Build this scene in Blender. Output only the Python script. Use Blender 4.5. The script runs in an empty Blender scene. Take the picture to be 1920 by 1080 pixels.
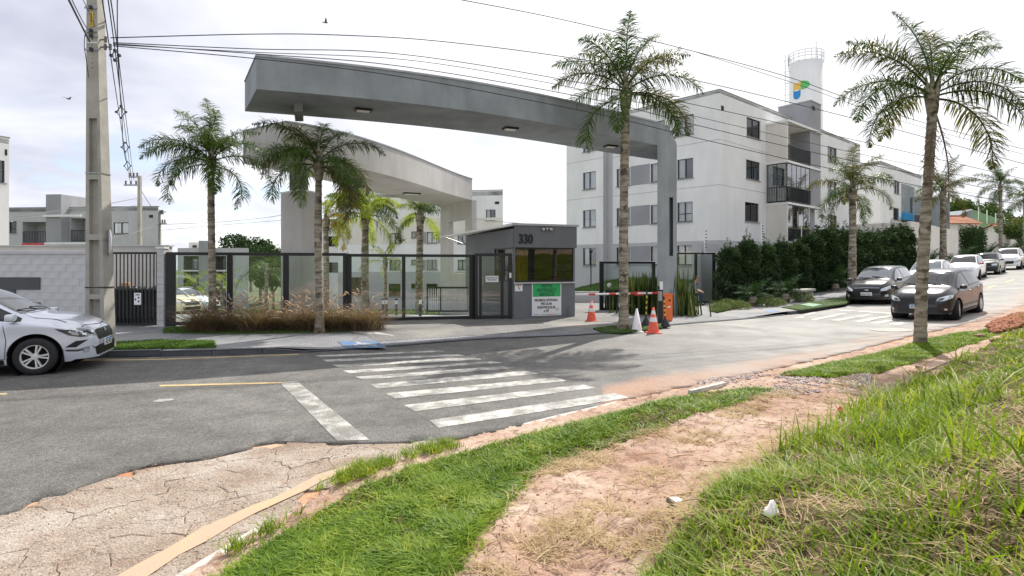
import bpy, bmesh, math, random
import numpy as np
from mathutils import Vector, Matrix
from mathutils.bvhtree import BVHTree
from mathutils.geometry import delaunay_2d_cdt
SC = bpy.context.scene
R = math.radians
# ------------------------------------------------------------------ camera
FPX, CX, HY, EYE = 1048.0, 960.0, 500.0, 1.84
cam = bpy.data.objects.new('camera', bpy.data.cameras.new('camera'))
SC.collection.objects.link(cam)
cam.location = (0, 0, EYE); cam.rotation_euler = (R(90), 0, 0)
cam.data.sensor_width = 36; cam.data.lens = 36 * FPX / 1920
cam.data.shift_y = -40 / 1920
cam.data.clip_start = 0.05; cam.data.clip_end = 3000
SC.camera = cam
# ------------------------------------------------------------------ light
SUN_EL = R(49); SUN_AZ = math.atan2(.50, .866)
sdir = Vector((math.sin(SUN_AZ) * math.cos(SUN_EL), math.cos(SUN_AZ) * math.cos(SUN_EL), math.sin(SUN_EL)))
sun = bpy.data.objects.new('sun', bpy.data.lights.new('sun', 'SUN'))
SC.collection.objects.link(sun)
sun.data.energy = 3.7; sun.data.angle = R(0.6); sun.data.color = (1, .95, .87)
sun.rotation_euler = (-sdir).to_track_quat('-Z', 'Y').to_euler()
sun.location = (20, 30, 40)
W = bpy.data.worlds.new('World'); SC.world = W; W.use_nodes = True
nt = W.node_tree; nt.nodes.clear()
def N(t, typ, **k):
    n = t.nodes.new(typ)
    for a, b in k.items(): setattr(n, a, b)
    return n
def mathn(t, op, a, b=None, c=None):
    n = N(t, 'ShaderNodeMath', operation=op)
    for i, v in enumerate((a, b, c)):
        if v is None: continue
        if isinstance(v, (int, float)): n.inputs[i].default_value = v
        else: t.links.new(v, n.inputs[i])
    return n.outputs[0]
def ramp(t, inp, stops):
    n = N(t, 'ShaderNodeValToRGB'); e = n.color_ramp.elements
    while len(e) < len(stops): e.new(.5)
    for i, (p, c) in enumerate(stops):
        e[i].position = p
        e[i].color = (c, c, c, 1) if isinstance(c, (int, float)) else (*c, 1)
    t.links.new(inp, n.inputs[0]); return n.outputs[0]
def mixc(t, f, a, b, mode='MIX'):
    n = N(t, 'ShaderNodeMix', data_type='RGBA', blend_type=mode)
    for k, v in ((0, f), (6, a), (7, b)):
        if isinstance(v, (int, float)): n.inputs[k].default_value = v if k == 0 else (v, v, v, 1)
        elif isinstance(v, tuple): n.inputs[k].default_value = (*v, 1)
        else: t.links.new(v, n.inputs[k])
    return n.outputs[2]
sky = N(nt, 'ShaderNodeTexSky', sky_type='NISHITA'); sky.sun_disc = False
sky.sun_elevation = SUN_EL; sky.sun_rotation = SUN_AZ; sky.air_density = 1.0; sky.dust_density = .6
bg1 = N(nt, 'ShaderNodeBackground'); bg1.inputs[1].default_value = .13
nt.links.new(sky.outputs[0], bg1.inputs[0])
tc = N(nt, 'ShaderNodeTexCoord'); sx = N(nt, 'ShaderNodeSeparateXYZ'); nt.links.new(tc.outputs['Generated'], sx.inputs[0])
zz = mathn(nt, 'ADD', mathn(nt, 'MAXIMUM', sx.outputs[2], 0.0), .22)
cb = N(nt, 'ShaderNodeCombineXYZ')
nt.links.new(mathn(nt, 'DIVIDE', sx.outputs[0], zz), cb.inputs[0])
nt.links.new(mathn(nt, 'DIVIDE', sx.outputs[1], zz), cb.inputs[1])
nz = N(nt, 'ShaderNodeTexNoise'); nz.inputs['Scale'].default_value = 1.05; nz.inputs['Detail'].default_value = 8
nz.inputs['Roughness'].default_value = .52; nz.inputs['Distortion'].default_value = .35
nt.links.new(cb.outputs[0], nz.inputs['Vector'])
nz2 = N(nt, 'ShaderNodeTexNoise'); nz2.inputs['Scale'].default_value = 2.6; nz2.inputs['Detail'].default_value = 9
nz2.inputs['Distortion'].default_value = .5
nt.links.new(cb.outputs[0], nz2.inputs['Vector'])
dot = N(nt, 'ShaderNodeVectorMath', operation='DOT_PRODUCT'); dot.inputs[1].default_value = sdir
nt.links.new(tc.outputs['Generated'], dot.inputs[0])
glow = ramp(nt, dot.outputs['Value'], [(.42, 0.0), (.97, .78)])
tone = mathn(nt, 'ADD', mathn(nt, 'MULTIPLY', nz.outputs[0], .75), mathn(nt, 'MULTIPLY', nz2.outputs[0], .25))
ccol = ramp(nt, tone, [(.36, (.44, .46, .56)), (.47, (.60, .62, .71)), (.56, (.76, .78, .84)), (.66, (.95, .96, .97))])
ccol = mixc(nt, glow, ccol, (1.02, 1.01, 1.0))
mask_lo = ramp(nt, nz2.outputs[0], [(.36, 0.0), (.50, 1.0)])
lowness = ramp(nt, sx.outputs[2], [(.08, 1.0), (.24, 0.0)])
leftness = ramp(nt, mathn(nt, 'ADD', mathn(nt, 'MULTIPLY', sx.outputs[0], 1.0), .5), [(.3, 1.0), (.75, 0.0)])
hole = mathn(nt, 'MULTIPLY', mathn(nt, 'MULTIPLY', mathn(nt, 'SUBTRACT', 1.0, mask_lo), lowness), leftness)
cmask = mathn(nt, 'SUBTRACT', 1.0, mathn(nt, 'MULTIPLY', hole, .85))
bg2 = N(nt, 'ShaderNodeBackground'); bg2.inputs[1].default_value = .86
nt.links.new(ccol, bg2.inputs[0])
mx = N(nt, 'ShaderNodeMixShader'); nt.links.new(cmask, mx.inputs[0])
nt.links.new(bg1.outputs[0], mx.inputs[1]); nt.links.new(bg2.outputs[0], mx.inputs[2])
wo = N(nt, 'ShaderNodeOutputWorld'); nt.links.new(mx.outputs[0], wo.inputs[0])
SC.view_settings.view_transform = 'Standard'; SC.view_settings.look = 'None'
SC.view_settings.exposure = 0.68; SC.view_settings.gamma = 1.0
SC.view_settings.use_curve_mapping = False
random.seed(7); rng = np.random.default_rng(7)

# ------------------------------------------------------------------ materials
MATS = {}
def newmat(name):
    m = bpy.data.materials.new(name); m.use_nodes = True
    t = m.node_tree; b = t.nodes['Principled BSDF']; MATS[name] = m
    return m, t, b
def noise(t, scale, detail=4, rough=.6, dist=0, coord='Object', vec=None):
    n = N(t, 'ShaderNodeTexNoise'); n.inputs['Scale'].default_value = scale
    n.inputs['Detail'].default_value = detail; n.inputs['Roughness'].default_value = rough; n.inputs['Distortion'].default_value = dist
    if vec is None:
        c = N(t, 'ShaderNodeTexCoord'); vec = c.outputs[coord]
    t.links.new(vec, n.inputs['Vector']); return n.outputs[0]
def bump(t, b, h, strength=.3, dist=.01):
    n = N(t, 'ShaderNodeBump'); n.inputs['Strength'].default_value = strength; n.inputs['Distance'].default_value = dist
    t.links.new(h, n.inputs['Height']); t.links.new(n.outputs[0], b.inputs['Normal'])
def mat(name, col, rough=.7, var=.12, scale=2.0, bmp=0.0, bscale=60, metal=0.0, spec=.5, coat=0.0, streak=0.0, transl=0.0):
    m, t, b = newmat(name)
    b.inputs['Roughness'].default_value = rough; b.inputs['Metallic'].default_value = metal
    b.inputs['Specular IOR Level'].default_value = spec
    if coat: b.inputs['Coat Weight'].default_value = coat; b.inputs['Coat Roughness'].default_value = .04
    n = noise(t, scale, 5)
    f = ramp(t, n, [(.3, 1 - var), (.7, 1 + var)])
    c = mixc(t, 1.0, tuple(col), f, 'MULTIPLY')
    if streak:
        tcn = N(t, 'ShaderNodeTexCoord'); mp = N(t, 'ShaderNodeMapping'); mp.inputs['Scale'].default_value = (1.6, 1.6, .35)
        t.links.new(tcn.outputs['Object'], mp.inputs[0])
        s = noise(t, 1.0, 6, .65, 0, vec=mp.outputs[0])
        c = mixc(t, 1.0, c, ramp(t, s, [(.25, 1 - streak), (.65, 1.0)]), 'MULTIPLY')
    t.links.new(c, b.inputs['Base Color'])
    if bmp: bump(t, b, noise(t, bscale, 4), bmp, .01)
    if transl:
        tr = N(t, 'ShaderNodeBsdfTranslucent'); mxs = N(t, 'ShaderNodeMixShader'); mxs.inputs[0].default_value = transl
        t.links.new(c, tr.inputs[0]); t.links.new(b.outputs[0], mxs.inputs[1]); t.links.new(tr.outputs[0], mxs.inputs[2])
        t.links.new(mxs.outputs[0], t.nodes['Material Output'].inputs[0])
    return m
def leafmat(name, c1, c2, scale=1.5, rough=.5, transl=.35, c3=None):
    m, t, b = newmat(name); b.inputs['Roughness'].default_value = rough
    b.inputs['Specular IOR Level'].default_value = .22
    oi = N(t, 'ShaderNodeObjectInfo')
    g = N(t, 'ShaderNodeNewGeometry')
    n = noise(t, scale, 4)
    v = mathn(t, 'ADD', mathn(t, 'MULTIPLY', n, .75), mathn(t, 'MULTIPLY', g.outputs['Random Per Island'], .35))
    st = [(.3, c1), (.75, c2)] if c3 is None else [(.25, c1), (.6, c2), (.85, c3)]
    c = ramp(t, v, st); t.links.new(c, b.inputs['Base Color'])
    tr = N(t, 'ShaderNodeBsdfTranslucent'); mxs = N(t, 'ShaderNodeMixShader'); mxs.inputs[0].default_value = transl
    t.links.new(mixc(t, 1.0, c, (1.5, 1.4, .6), 'MULTIPLY'), tr.inputs[0]); t.links.new(b.outputs[0], mxs.inputs[1]); t.links.new(tr.outputs[0], mxs.inputs[2])
    t.links.new(mxs.outputs[0], t.nodes['Material Output'].inputs[0])
    return m
def glassmat(name, tint=(.8, .9, .88), refl=.12, rough=.01):
    m, t, b = newmat(name); t.nodes.remove(b)
    tr = N(t, 'ShaderNodeBsdfTransparent'); tr.inputs[0].default_value = (*tint, 1)
    gl = N(t, 'ShaderNodeBsdfGlossy'); gl.inputs['Roughness'].default_value = rough
    fr = N(t, 'ShaderNodeFresnel'); fr.inputs[0].default_value = 1.5
    f = mathn(t, 'ADD', mathn(t, 'MULTIPLY', fr.outputs[0], 1.0), refl)
    mxs = N(t, 'ShaderNodeMixShader'); t.links.new(f, mxs.inputs[0])
    t.links.new(tr.outputs[0], mxs.inputs[1]); t.links.new(gl.outputs[0], mxs.inputs[2])
    t.links.new(mxs.outputs[0], t.nodes['Material Output'].inputs[0]); return m

mat('wall_white', (.83, .825, .815), .85, .05, .5, .15, 90, streak=.10)
mat('wall_beige', (.50, .47, .43), .85, .06, .6, .25, 120, streak=.10)
mat('wall_cream', (.76, .72, .65), .85, .05, .5, .15, 90, streak=.1)
mat('wall_grey', (.33, .33, .35), .85, .08, .6, .2, 100, streak=.12)
mat('wall_lightgrey', (.50, .50, .51), .85, .07, .6, .2, 100, streak=.1)
mat('portal_grey', (.29, .32, .34), .8, .17, .9, .35, 160, streak=.28)
mat('portal_under', (.235, .255, .275), .85, .12, .8, .2, 160)
mat('portal_beige', (.54, .52, .50), .85, .11, .7, .3, 140, streak=.16)
mat('booth_grey', (.17, .18, .195), .75, .08, 1.5, .25, 130, streak=.1)
mat('block_paint', (.54, .54, .55), .85, .10, 2.5, .5, 55, streak=.12)
mat('sign_dark', (.07, .075, .08), .7, .1, 3)
mat('concrete', (.42, .40, .36), .9, .18, 3, .5, 70, streak=.22)
mat('concrete_pole', (.40, .385, .34), .9, .16, 3, .5, 45, streak=.25)
mat('kerb_dark', (.085, .09, .10), .85, .25, 4, .5, 60)
mat('kerb_pale', (.50, .47, .42), .9, .25, 6, .6, 50)
mat('black_metal', (.014, .015, .017), .38, .1, 8, spec=.5)
mat('dark_sheet', (.02, .021, .023), .45, .1, 8)
mat('galv', (.35, .36, .37), .45, .15, 5, metal=.6)
mat('white_paint', (.78, .78, .77), .5, .05, 4)
mat('curtain', (.88, .88, .86), .9, .05, 4)
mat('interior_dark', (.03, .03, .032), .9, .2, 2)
mat('interior_mid', (.16, .15, .14), .9, .3, 1.2)
mat('yellow_curtain', (.62, .42, .05), .8, .2, 3)
mat('brown_thing', (.11, .05, .025), .8, .3, 3)
mat('sign_white', (.82, .83, .84), .5, .02, 4)
mat('sign_green', (.02, .42, .12), .5, .05, 4)
mat('ink_dark', (.02, .02, .02), .6, .05, 4)
mat('ink_darkgreen', (.01, .09, .03), .6, .05, 4)
mat('red_paint', (.62, .03, .02), .5, .1, 4)
mat('cone_orange', (.72, .10, .05), .5, .15, 12)
mat('cone_white', (.75, .73, .72), .5, .12, 12)
mat('orange_box', (.80, .16, .035), .45, .08, 6)
mat('yellow_paint', (.70, .50, .03), .5, .12, 10)
mat('accent_blue', (.01, .25, .55), .6, .08, 3)
mat('logo_orange', (.85, .52, .10), .6, .03, 3)
mat('logo_green', (.12, .52, .15), .6, .03, 3)
mat('faded_green', (.22, .36, .25), .9, .15, 3)
mat('logo_blue', (.02, .25, .60), .6, .03, 3)
mat('roof_tile', (.38, .15, .08), .85, .3, 1.5, .6, 12)
mat('roof_pale', (.55, .50, .44), .85, .1, 1)
mat('metal_roof', (.30, .33, .35), .4, .1, 3, metal=.4)
mat('green_wall', (.20, .36, .18), .85, .1, .8)
mat('skin', (.40, .22, .15), .55, .08, 8)
mat('hair', (.015, .012, .01), .7, .1, 20)
mat('shirt_grey', (.20, .20, .23), .85, .1, 12)
mat('jeans', (.03, .045, .09), .85, .15, 20)
mat('tyre', (.018, .018, .019), .8, .15, 20, .3, 80)
mat('rim', (.66, .66, .65), .4, .05, 8, metal=.1)
mat('rim_dark', (.03, .03, .032), .5, .1, 8)
mat('car_black_trim', (.012, .012, .013), .42, .1, 8)
mat('gap_line', (.006, .006, .006), .8, 0, 8)
mat('chrome', (.6, .6, .62), .12, .02, 8, metal=1)
mat('lamp_glass', (.55, .58, .62), .08, .25, 14, metal=.55, coat=1)
mat('lamp_dark', (.03, .032, .036), .1, .2, 14, coat=1)
mat('tail_red', (.42, .015, .012), .15, .1, 10, coat=1)
mat('amber', (.7, .25, .03), .2, .1, 10)
mat('car_glass', (.012, .016, .018), .04, .1, 3, spec=.45, coat=.25)
mat('car_glass_blue', (.05, .07, .10), .03, .1, 3, spec=.8, coat=1)
for nm, c, me, co in (('silver', (.62, .66, .74), .25, 1), ('graphite', (.018, .017, .024), .1, .4), ('black', (.006, .006, .010), .1, .6),
                      ('white', (.80, .80, .81), 0, 1), ('red', (.55, .04, .035), 0, 1), ('yellowish', (.65, .58, .35), 0, 1), ('oldblack', (.02, .02, .022), 0, .8)):
    mat('paint_' + nm, c, .28, .03, 1, metal=me, coat=co)
mat('bag_black', (.012, .012, .013), .3, .1, 8, .5, 14)
mat('bag_white', (.65, .66, .70), .4, .15, 8, .5, 14)
mat('bag_green', (.10, .50, .33), .4, .15, 8, .5, 14)
mat('cardboard', (.40, .28, .17), .85, .15, 6)
mat('wood', (.30, .22, .15), .9, .3, 14, .5, 60)
mat('bird_dark', (.03, .03, .035), .7, .1, 8)
mat('wire_black', (.02, .02, .022), .6, 0, 1)
mat('wire_grey', (.16, .16, .17), .5, 0, 1)
mat('porcelain', (.12, .11, .11), .3, .1, 8)
mat('stone', (.30, .18, .12), .9, .3, 10, .6, 40)
mat('leaf_litter', (.55, .43, .28), .9, .3, 5)
mat('soil_red', (.30, .12, .065), .95, .25, 6, .8, 30)
mat('lamp_diffuser', (.75, .73, .68), .5, .05, 4)
mat('paper', (.8, .79, .78), .7, .08, 8)
mat('floor_tile', (.35, .34, .33), .7, .1, 3)
leafmat('palm_leaf', (.026, .062, .010), (.062, .115, .018), 1.6, .42, .22, (.15, .20, .03))
leafmat('palm_leaf_sunlit', (.12, .21, .015), (.27, .36, .03), 1.4, .5, .5, (.46, .46, .05))  # palm leaf with base colour raised to look sunlit
leafmat('palm_leaf_olive', (.045, .055, .016), (.10, .105, .025), 1.6, .45, .3, (.22, .19, .05))
leafmat('palm_leaf_yellow', (.20, .17, .015), (.42, .33, .03), 1.4, .5, .3, (.5, .34, .05))
leafmat('palm_dead', (.12, .08, .055), (.22, .16, .11), 2, .9, .1)
leafmat('hedge_leaf', (.012, .030, .012), (.032, .065, .02), 1.2, .85, .12, (.07, .12, .03))
leafmat('cycad_leaf', (.02, .05, .018), (.04, .085, .028), 2, .75, .15)
leafmat('tree_leaf', (.025, .06, .012), (.06, .11, .022), .6, .55, .25, (.12, .17, .03))
leafmat('shrub_leaf', (.05, .085, .02), (.12, .17, .05), 1.5, .6, .25, (.25, .27, .12))
leafmat('sword_leaf', (.025, .055, .018), (.07, .11, .03), 3, .6, .12, (.26, .26, .08))
leafmat('grass_blade', (.045, .10, .008), (.17, .28, .018), 3.2, .5, .40, (.40, .42, .08))
leafmat('grass_bank', (.06, .12, .010), (.19, .29, .020), 1.4, .5, .42, (.46, .48, .12))
leafmat('grass_lawn', (.05, .12, .012), (.10, .19, .02), 1.2, .55, .3)
leafmat('grass_dry', (.28, .20, .11), (.45, .34, .20), 3, .8, .25, (.60, .50, .34))
leafmat('fountain_blade', (.11, .075, .055), (.22, .165, .12), 2.5, .8, .25, (.40, .33, .24))
leafmat('fountain_head', (.42, .31, .25), (.66, .54, .45), 4, .9, .35)
glassmat('fence_glass', (.90, .94, .93), .035)
glassmat('window_glass', (.93, .95, .96), .05)
glassmat('balcony_glass', (.75, .82, .82), .30)
glassmat('booth_glass', (.66, .68, .66), .03)

def trunkmat():
    m, t, b = newmat('palm_trunk'); b.inputs['Roughness'].default_value = .92
    c = N(t, 'ShaderNodeTexCoord'); mp = N(t, 'ShaderNodeMapping'); mp.inputs['Scale'].default_value = (1, 1, 5)
    t.links.new(c.outputs['Object'], mp.inputs[0])
    n = noise(t, 2.2, 6, .65, .3, vec=mp.outputs[0])
    col = ramp(t, n, [(.32, (.075, .06, .042)), (.46, (.22, .185, .135)), (.60, (.40, .36, .285))])
    n2 = noise(t, 3.5, 3, .5)
    col = mixc(t, ramp(t, n2, [(.56, 0.0), (.64, .85)]), col, (.05, .035, .025))
    n3 = noise(t, 1.2, 3, .5)
    col = mixc(t, ramp(t, n3, [(.5, 0.0), (.75, .35)]), col, (.16, .17, .08))
    t.links.new(col, b.inputs['Base Color']); bump(t, b, noise(t, 16, 5, .7, 0, vec=mp.outputs[0]), .8, .02)
trunkmat()
def asphaltmat():
    m, t, b = newmat('asphalt'); b.inputs['Roughness'].default_value = .8; b.inputs['Specular IOR Level'].default_value = .22
    big = noise(t, .35, 4, .55, .4); fine = noise(t, 90, 3, .7); mid = noise(t, 2.2, 5, .65, .3)
    col = ramp(t, big, [(.30, (.10, .096, .09)), (.50, (.135, .13, .122)), (.72, (.18, .173, .16))])
    col = mixc(t, 1.0, col, ramp(t, fine, [(.32, .45), (.5, 1.0), (.68, 1.9)]), 'MULTIPLY')
    col = mixc(t, 1.0, col, ramp(t, mid, [(.3, .76), (.7, 1.2)]), 'MULTIPLY')
    col = mixc(t, 1.0, col, ramp(t, noise(t, 26, 3, .8), [(.35, .78), (.65, 1.22)]), 'MULTIPLY')
    # crazing in the old surface
    v = N(t, 'ShaderNodeTexVoronoi', feature='DISTANCE_TO_EDGE'); v.inputs['Scale'].default_value = 1.1
    c = N(t, 'ShaderNodeTexCoord'); ad = N(t, 'ShaderNodeVectorMath', operation='ADD'); nn = N(t, 'ShaderNodeTexNoise'); nn.inputs['Scale'].default_value = 3; nn.inputs['Detail'].default_value = 6
    t.links.new(c.outputs['Object'], nn.inputs['Vector']); t.links.new(c.outputs['Object'], ad.inputs[0]); t.links.new(nn.outputs['Color'], ad.inputs[1]); t.links.new(ad.outputs[0], v.inputs['Vector'])
    crack = ramp(t, v.outputs['Distance'], [(.0, 1.0), (.010, 0.0)])
    crack = mathn(t, 'MULTIPLY', crack, ramp(t, noise(t, .5, 2), [(.52, 0.0), (.62, .7)]))
    col = mixc(t, crack, col, (.035, .033, .03))
    # orange dirt washed over the edge
    at = N(t, 'ShaderNodeAttribute'); at.attribute_name = 'edge'
    e = mathn(t, 'SUBTRACT', at.outputs['Fac'], mathn(t, 'MULTIPLY', noise(t, 1.4, 6, .7, .6), 1.0))
    em = ramp(t, e, [(.0, 1.0), (.10, .65), (.40, 0.0)])
    em = mathn(t, 'MULTIPLY', em, ramp(t, noise(t, 30, 4, .75), [(.35, .35), (.6, 1.0)]))
    col = mixc(t, em, col, (.42, .235, .145))
    sp = N(t, 'ShaderNodeTexCoord'); s = N(t, 'ShaderNodeSeparateXYZ'); t.links.new(sp.outputs['Object'], s.inputs[0])
    sun_glare = mathn(t, 'MULTIPLY', ramp(t, mathn(t, 'DIVIDE', s.outputs[0], 20.0), [(.0, 0.0), (.35, 1.0)]), ramp(t, noise(t, .8, 5, .6, .5), [(.32, .40), (.62, .95)]))  # paler to the right: glare of the sunlit road put into the colour
    col = mixc(t, sun_glare, col, (.37, .36, .34))
    t.links.new(col, b.inputs['Base Color'])
    bump(t, b, fine, .7, .012)
asphaltmat()
def dirtmat():
    m, t, b = newmat('bank_soil'); b.inputs['Roughness'].default_value = .95; b.inputs['Specular IOR Level'].default_value = .15
    at = N(t, 'ShaderNodeAttribute'); at.attribute_name = 'zone'
    n = noise(t, 1.3, 7, .62, .3); f = noise(t, 28, 5, .7); g = noise(t, 6, 6, .7, .5)
    sand = ramp(t, n, [(.3, (.33, .195, .135)), (.5, (.44, .305, .235)), (.7, (.55, .43, .345))])
    sand = mixc(t, 1.0, sand, ramp(t, f, [(.3, .78), (.7, 1.15)]), 'MULTIPLY')
    sand = mixc(t, ramp(t, g, [(.52, 0.0), (.64, .75)]), sand, (.20, .115, .08))
    vv = N(t, 'ShaderNodeTexVoronoi', feature='DISTANCE_TO_EDGE'); vv.inputs['Scale'].default_value = 2.4; aa = N(t, 'ShaderNodeVectorMath', operation='ADD'); n9 = N(t, 'ShaderNodeTexNoise'); n9.inputs['Scale'].default_value = 2.5; n9.inputs['Detail'].default_value = 7; cc9 = N(t, 'ShaderNodeTexCoord')
    t.links.new(cc9.outputs['Object'], n9.inputs['Vector']); t.links.new(cc9.outputs['Object'], aa.inputs[0]); t.links.new(n9.outputs['Color'], aa.inputs[1]); t.links.new(aa.outputs[0], vv.inputs['Vector'])
    sand = mixc(t, mathn(t, 'MULTIPLY', ramp(t, vv.outputs['Distance'], [(0.0, 1.0), (.03, 0.0)]), ramp(t, noise(t, 1.7, 3), [(.46, 0.0), (.58, .8)])), sand, (.11, .07, .05))
    sand = mixc(t, 1.0, sand, ramp(t, noise(t, 90, 3, .8), [(.35, .8), (.65, 1.15)]), 'MULTIPLY')
    under = ramp(t, g, [(.3, (.035, .032, .014)), (.5, (.10, .075, .04)), (.7, (.24, .175, .10))])
    z = mathn(t, 'ADD', at.outputs['Fac'], mathn(t, 'MULTIPLY', mathn(t, 'SUBTRACT', g, .5), .9))
    col = mixc(t, ramp(t, z, [(.40, 0.0), (.60, 1.0)]), sand, under)
    t.links.new(col, b.inputs['Base Color']); bump(t, b, mathn(t, 'ADD', mathn(t, 'MULTIPLY', f, .5), g), .8, .03)
dirtmat()
def roadside():
    m, t, b = newmat('roadside_dirt'); b.inputs['Roughness'].default_value = .95; b.inputs['Specular IOR Level'].default_value = .15
    n = noise(t, 1.1, 6, .6, .4); f = noise(t, 35, 4, .7)
    col = ramp(t, n, [(.3, (.42, .20, .11)), (.5, (.50, .29, .18)), (.7, (.55, .40, .28))])
    col = mixc(t, 1.0, col, ramp(t, f, [(.3, .7), (.7, 1.2)]), 'MULTIPLY')
    t.links.new(col, b.inputs['Base Color']); bump(t, b, f, .6, .02)
roadside()
def slabmat():
    m, t, b = newmat('old_slab'); b.inputs['Roughness'].default_value = .93; b.inputs['Specular IOR Level'].default_value = .2
    n = noise(t, 1.6, 6, .6, .3, coord='Object'); f = noise(t, 38, 5, .75); v = N(t, 'ShaderNodeTexVoronoi'); v.inputs['Scale'].default_value = 60
    c = N(t, 'ShaderNodeTexCoord'); t.links.new(c.outputs['Object'], v.inputs['Vector'])
    col = ramp(t, n, [(.3, (.31, .235, .18)), (.5, (.42, .345, .28)), (.7, (.52, .46, .40))])
    col = mixc(t, 1.0, col, ramp(t, f, [(.33, .66), (.5, .95), (.65, 1.12)]), 'MULTIPLY')
    col = mixc(t, ramp(t, noise(t, 4.5, 6, .7, .8), [(.54, 0.0), (.66, .55)]), col, (.30, .20, .14))
    v2 = N(t, 'ShaderNodeTexVoronoi', feature='DISTANCE_TO_EDGE'); v2.inputs['Scale'].default_value = 5.5; a2 = N(t, 'ShaderNodeVectorMath', operation='ADD'); n2 = N(t, 'ShaderNodeTexNoise'); n2.inputs['Scale'].default_value = 5; n2.inputs['Detail'].default_value = 7
    t.links.new(c.outputs['Object'], n2.inputs['Vector']); t.links.new(c.outputs['Object'], a2.inputs[0]); t.links.new(n2.outputs['Color'], a2.inputs[1]); t.links.new(a2.outputs[0], v2.inputs['Vector'])
    col = mixc(t, mathn(t, 'MULTIPLY', ramp(t, v2.outputs['Distance'], [(0.0, 1.0), (.035, 0.0)]), ramp(t, noise(t, 2.3, 3), [(.42, 0.0), (.56, .85)])), col, (.09, .06, .045))
    t.links.new(col, b.inputs['Base Color']); bump(t, b, mathn(t, 'ADD', f, mathn(t, 'MULTIPLY', v.outputs['Distance'], .6)), .9, .02)
slabmat()
def paintmat(name, col, wear=.5, wlo=.43):
    m, t, b = newmat(name); b.inputs['Roughness'].default_value = .7
    f = noise(t, 55, 4, .75); g = noise(t, 3.0, 6, .7, .4); s = mathn(t, 'ADD', mathn(t, 'MULTIPLY', f, .45), mathn(t, 'MULTIPLY', g, .55))
    k = ramp(t, s, [(wlo, wear), (wlo + .12, wear * .12)])
    c = mixc(t, k, tuple(col), (.15, .145, .13) if 'kerb' not in name else (.42, .31, .22)); t.links.new(c, b.inputs['Base Color']); bump(t, b, f, .5, .01)
paintmat('road_white', (.62, .60, .56), .9, .455); paintmat('road_yellow', (.62, .45, .19), .6); paintmat('road_white_worn', (.60, .58, .54), .95, .475)
paintmat('kerb_yellow', (.52, .36, .19), .95, .50); paintmat('blue_paint', (.05, .20, .47), .7, .47)
def pavermat(name, c1, c2, mortar, ang=0.0, sc=1.0):
    m, t, b = newmat(name); b.inputs['Roughness'].default_value = .85
    c = N(t, 'ShaderNodeTexCoord'); mp = N(t, 'ShaderNodeMapping'); mp.inputs['Rotation'].default_value = (0, 0, ang)
    t.links.new(c.outputs['Object'], mp.inputs[0])
    br = N(t, 'ShaderNodeTexBrick'); br.inputs['Scale'].default_value = sc
    br.inputs['Color1'].default_value = (*c1, 1); br.inputs['Color2'].default_value = (*c2, 1); br.inputs['Mortar'].default_value = (*mortar, 1)
    br.inputs['Brick Width'].default_value = .22; br.inputs['Row Height'].default_value = .11; br.inputs['Mortar Size'].default_value = .008
    t.links.new(mp.outputs[0], br.inputs['Vector'])
    n = noise(t, .7, 5, .6, .4)
    col = mixc(t, 1.0, br.outputs['Color'], ramp(t, n, [(.3, .78), (.7, 1.2)]), 'MULTIPLY')
    col = mixc(t, ramp(t, noise(t, .35, 3, .5, .5), [(.52, 0.0), (.66, .5)]), col, (.36, .33, .28))
    t.links.new(col, b.inputs['Base Color']); bump(t, b, br.outputs['Fac'], -.4, .006)
pavermat('pavers', (.20, .205, .22), (.26, .26, .27), (.10, .10, .10))
pavermat('pavers_drive', (.16, .155, .15), (.21, .20, .19), (.08, .08, .075), .35)
pavermat('pavers_light', (.50, .49, .47), (.58, .56, .53), (.30, .29, .28))
mat('lawn_ground', (.045, .075, .02), .95, .35, 1.2, .6, 30)
mat('far_ground', (.10, .12, .05), .95, .3, .05)
def gravelmat():
    m, t, b = newmat('gravel'); b.inputs['Roughness'].default_value = .9
    g = N(t, 'ShaderNodeNewGeometry')
    t.links.new(ramp(t, g.outputs['Random Per Island'], [(.0, (.20, .15, .13)), (.5, (.38, .30, .27)), (1.0, (.62, .55, .52))]), b.inputs['Base Color'])
gravelmat()

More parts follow.
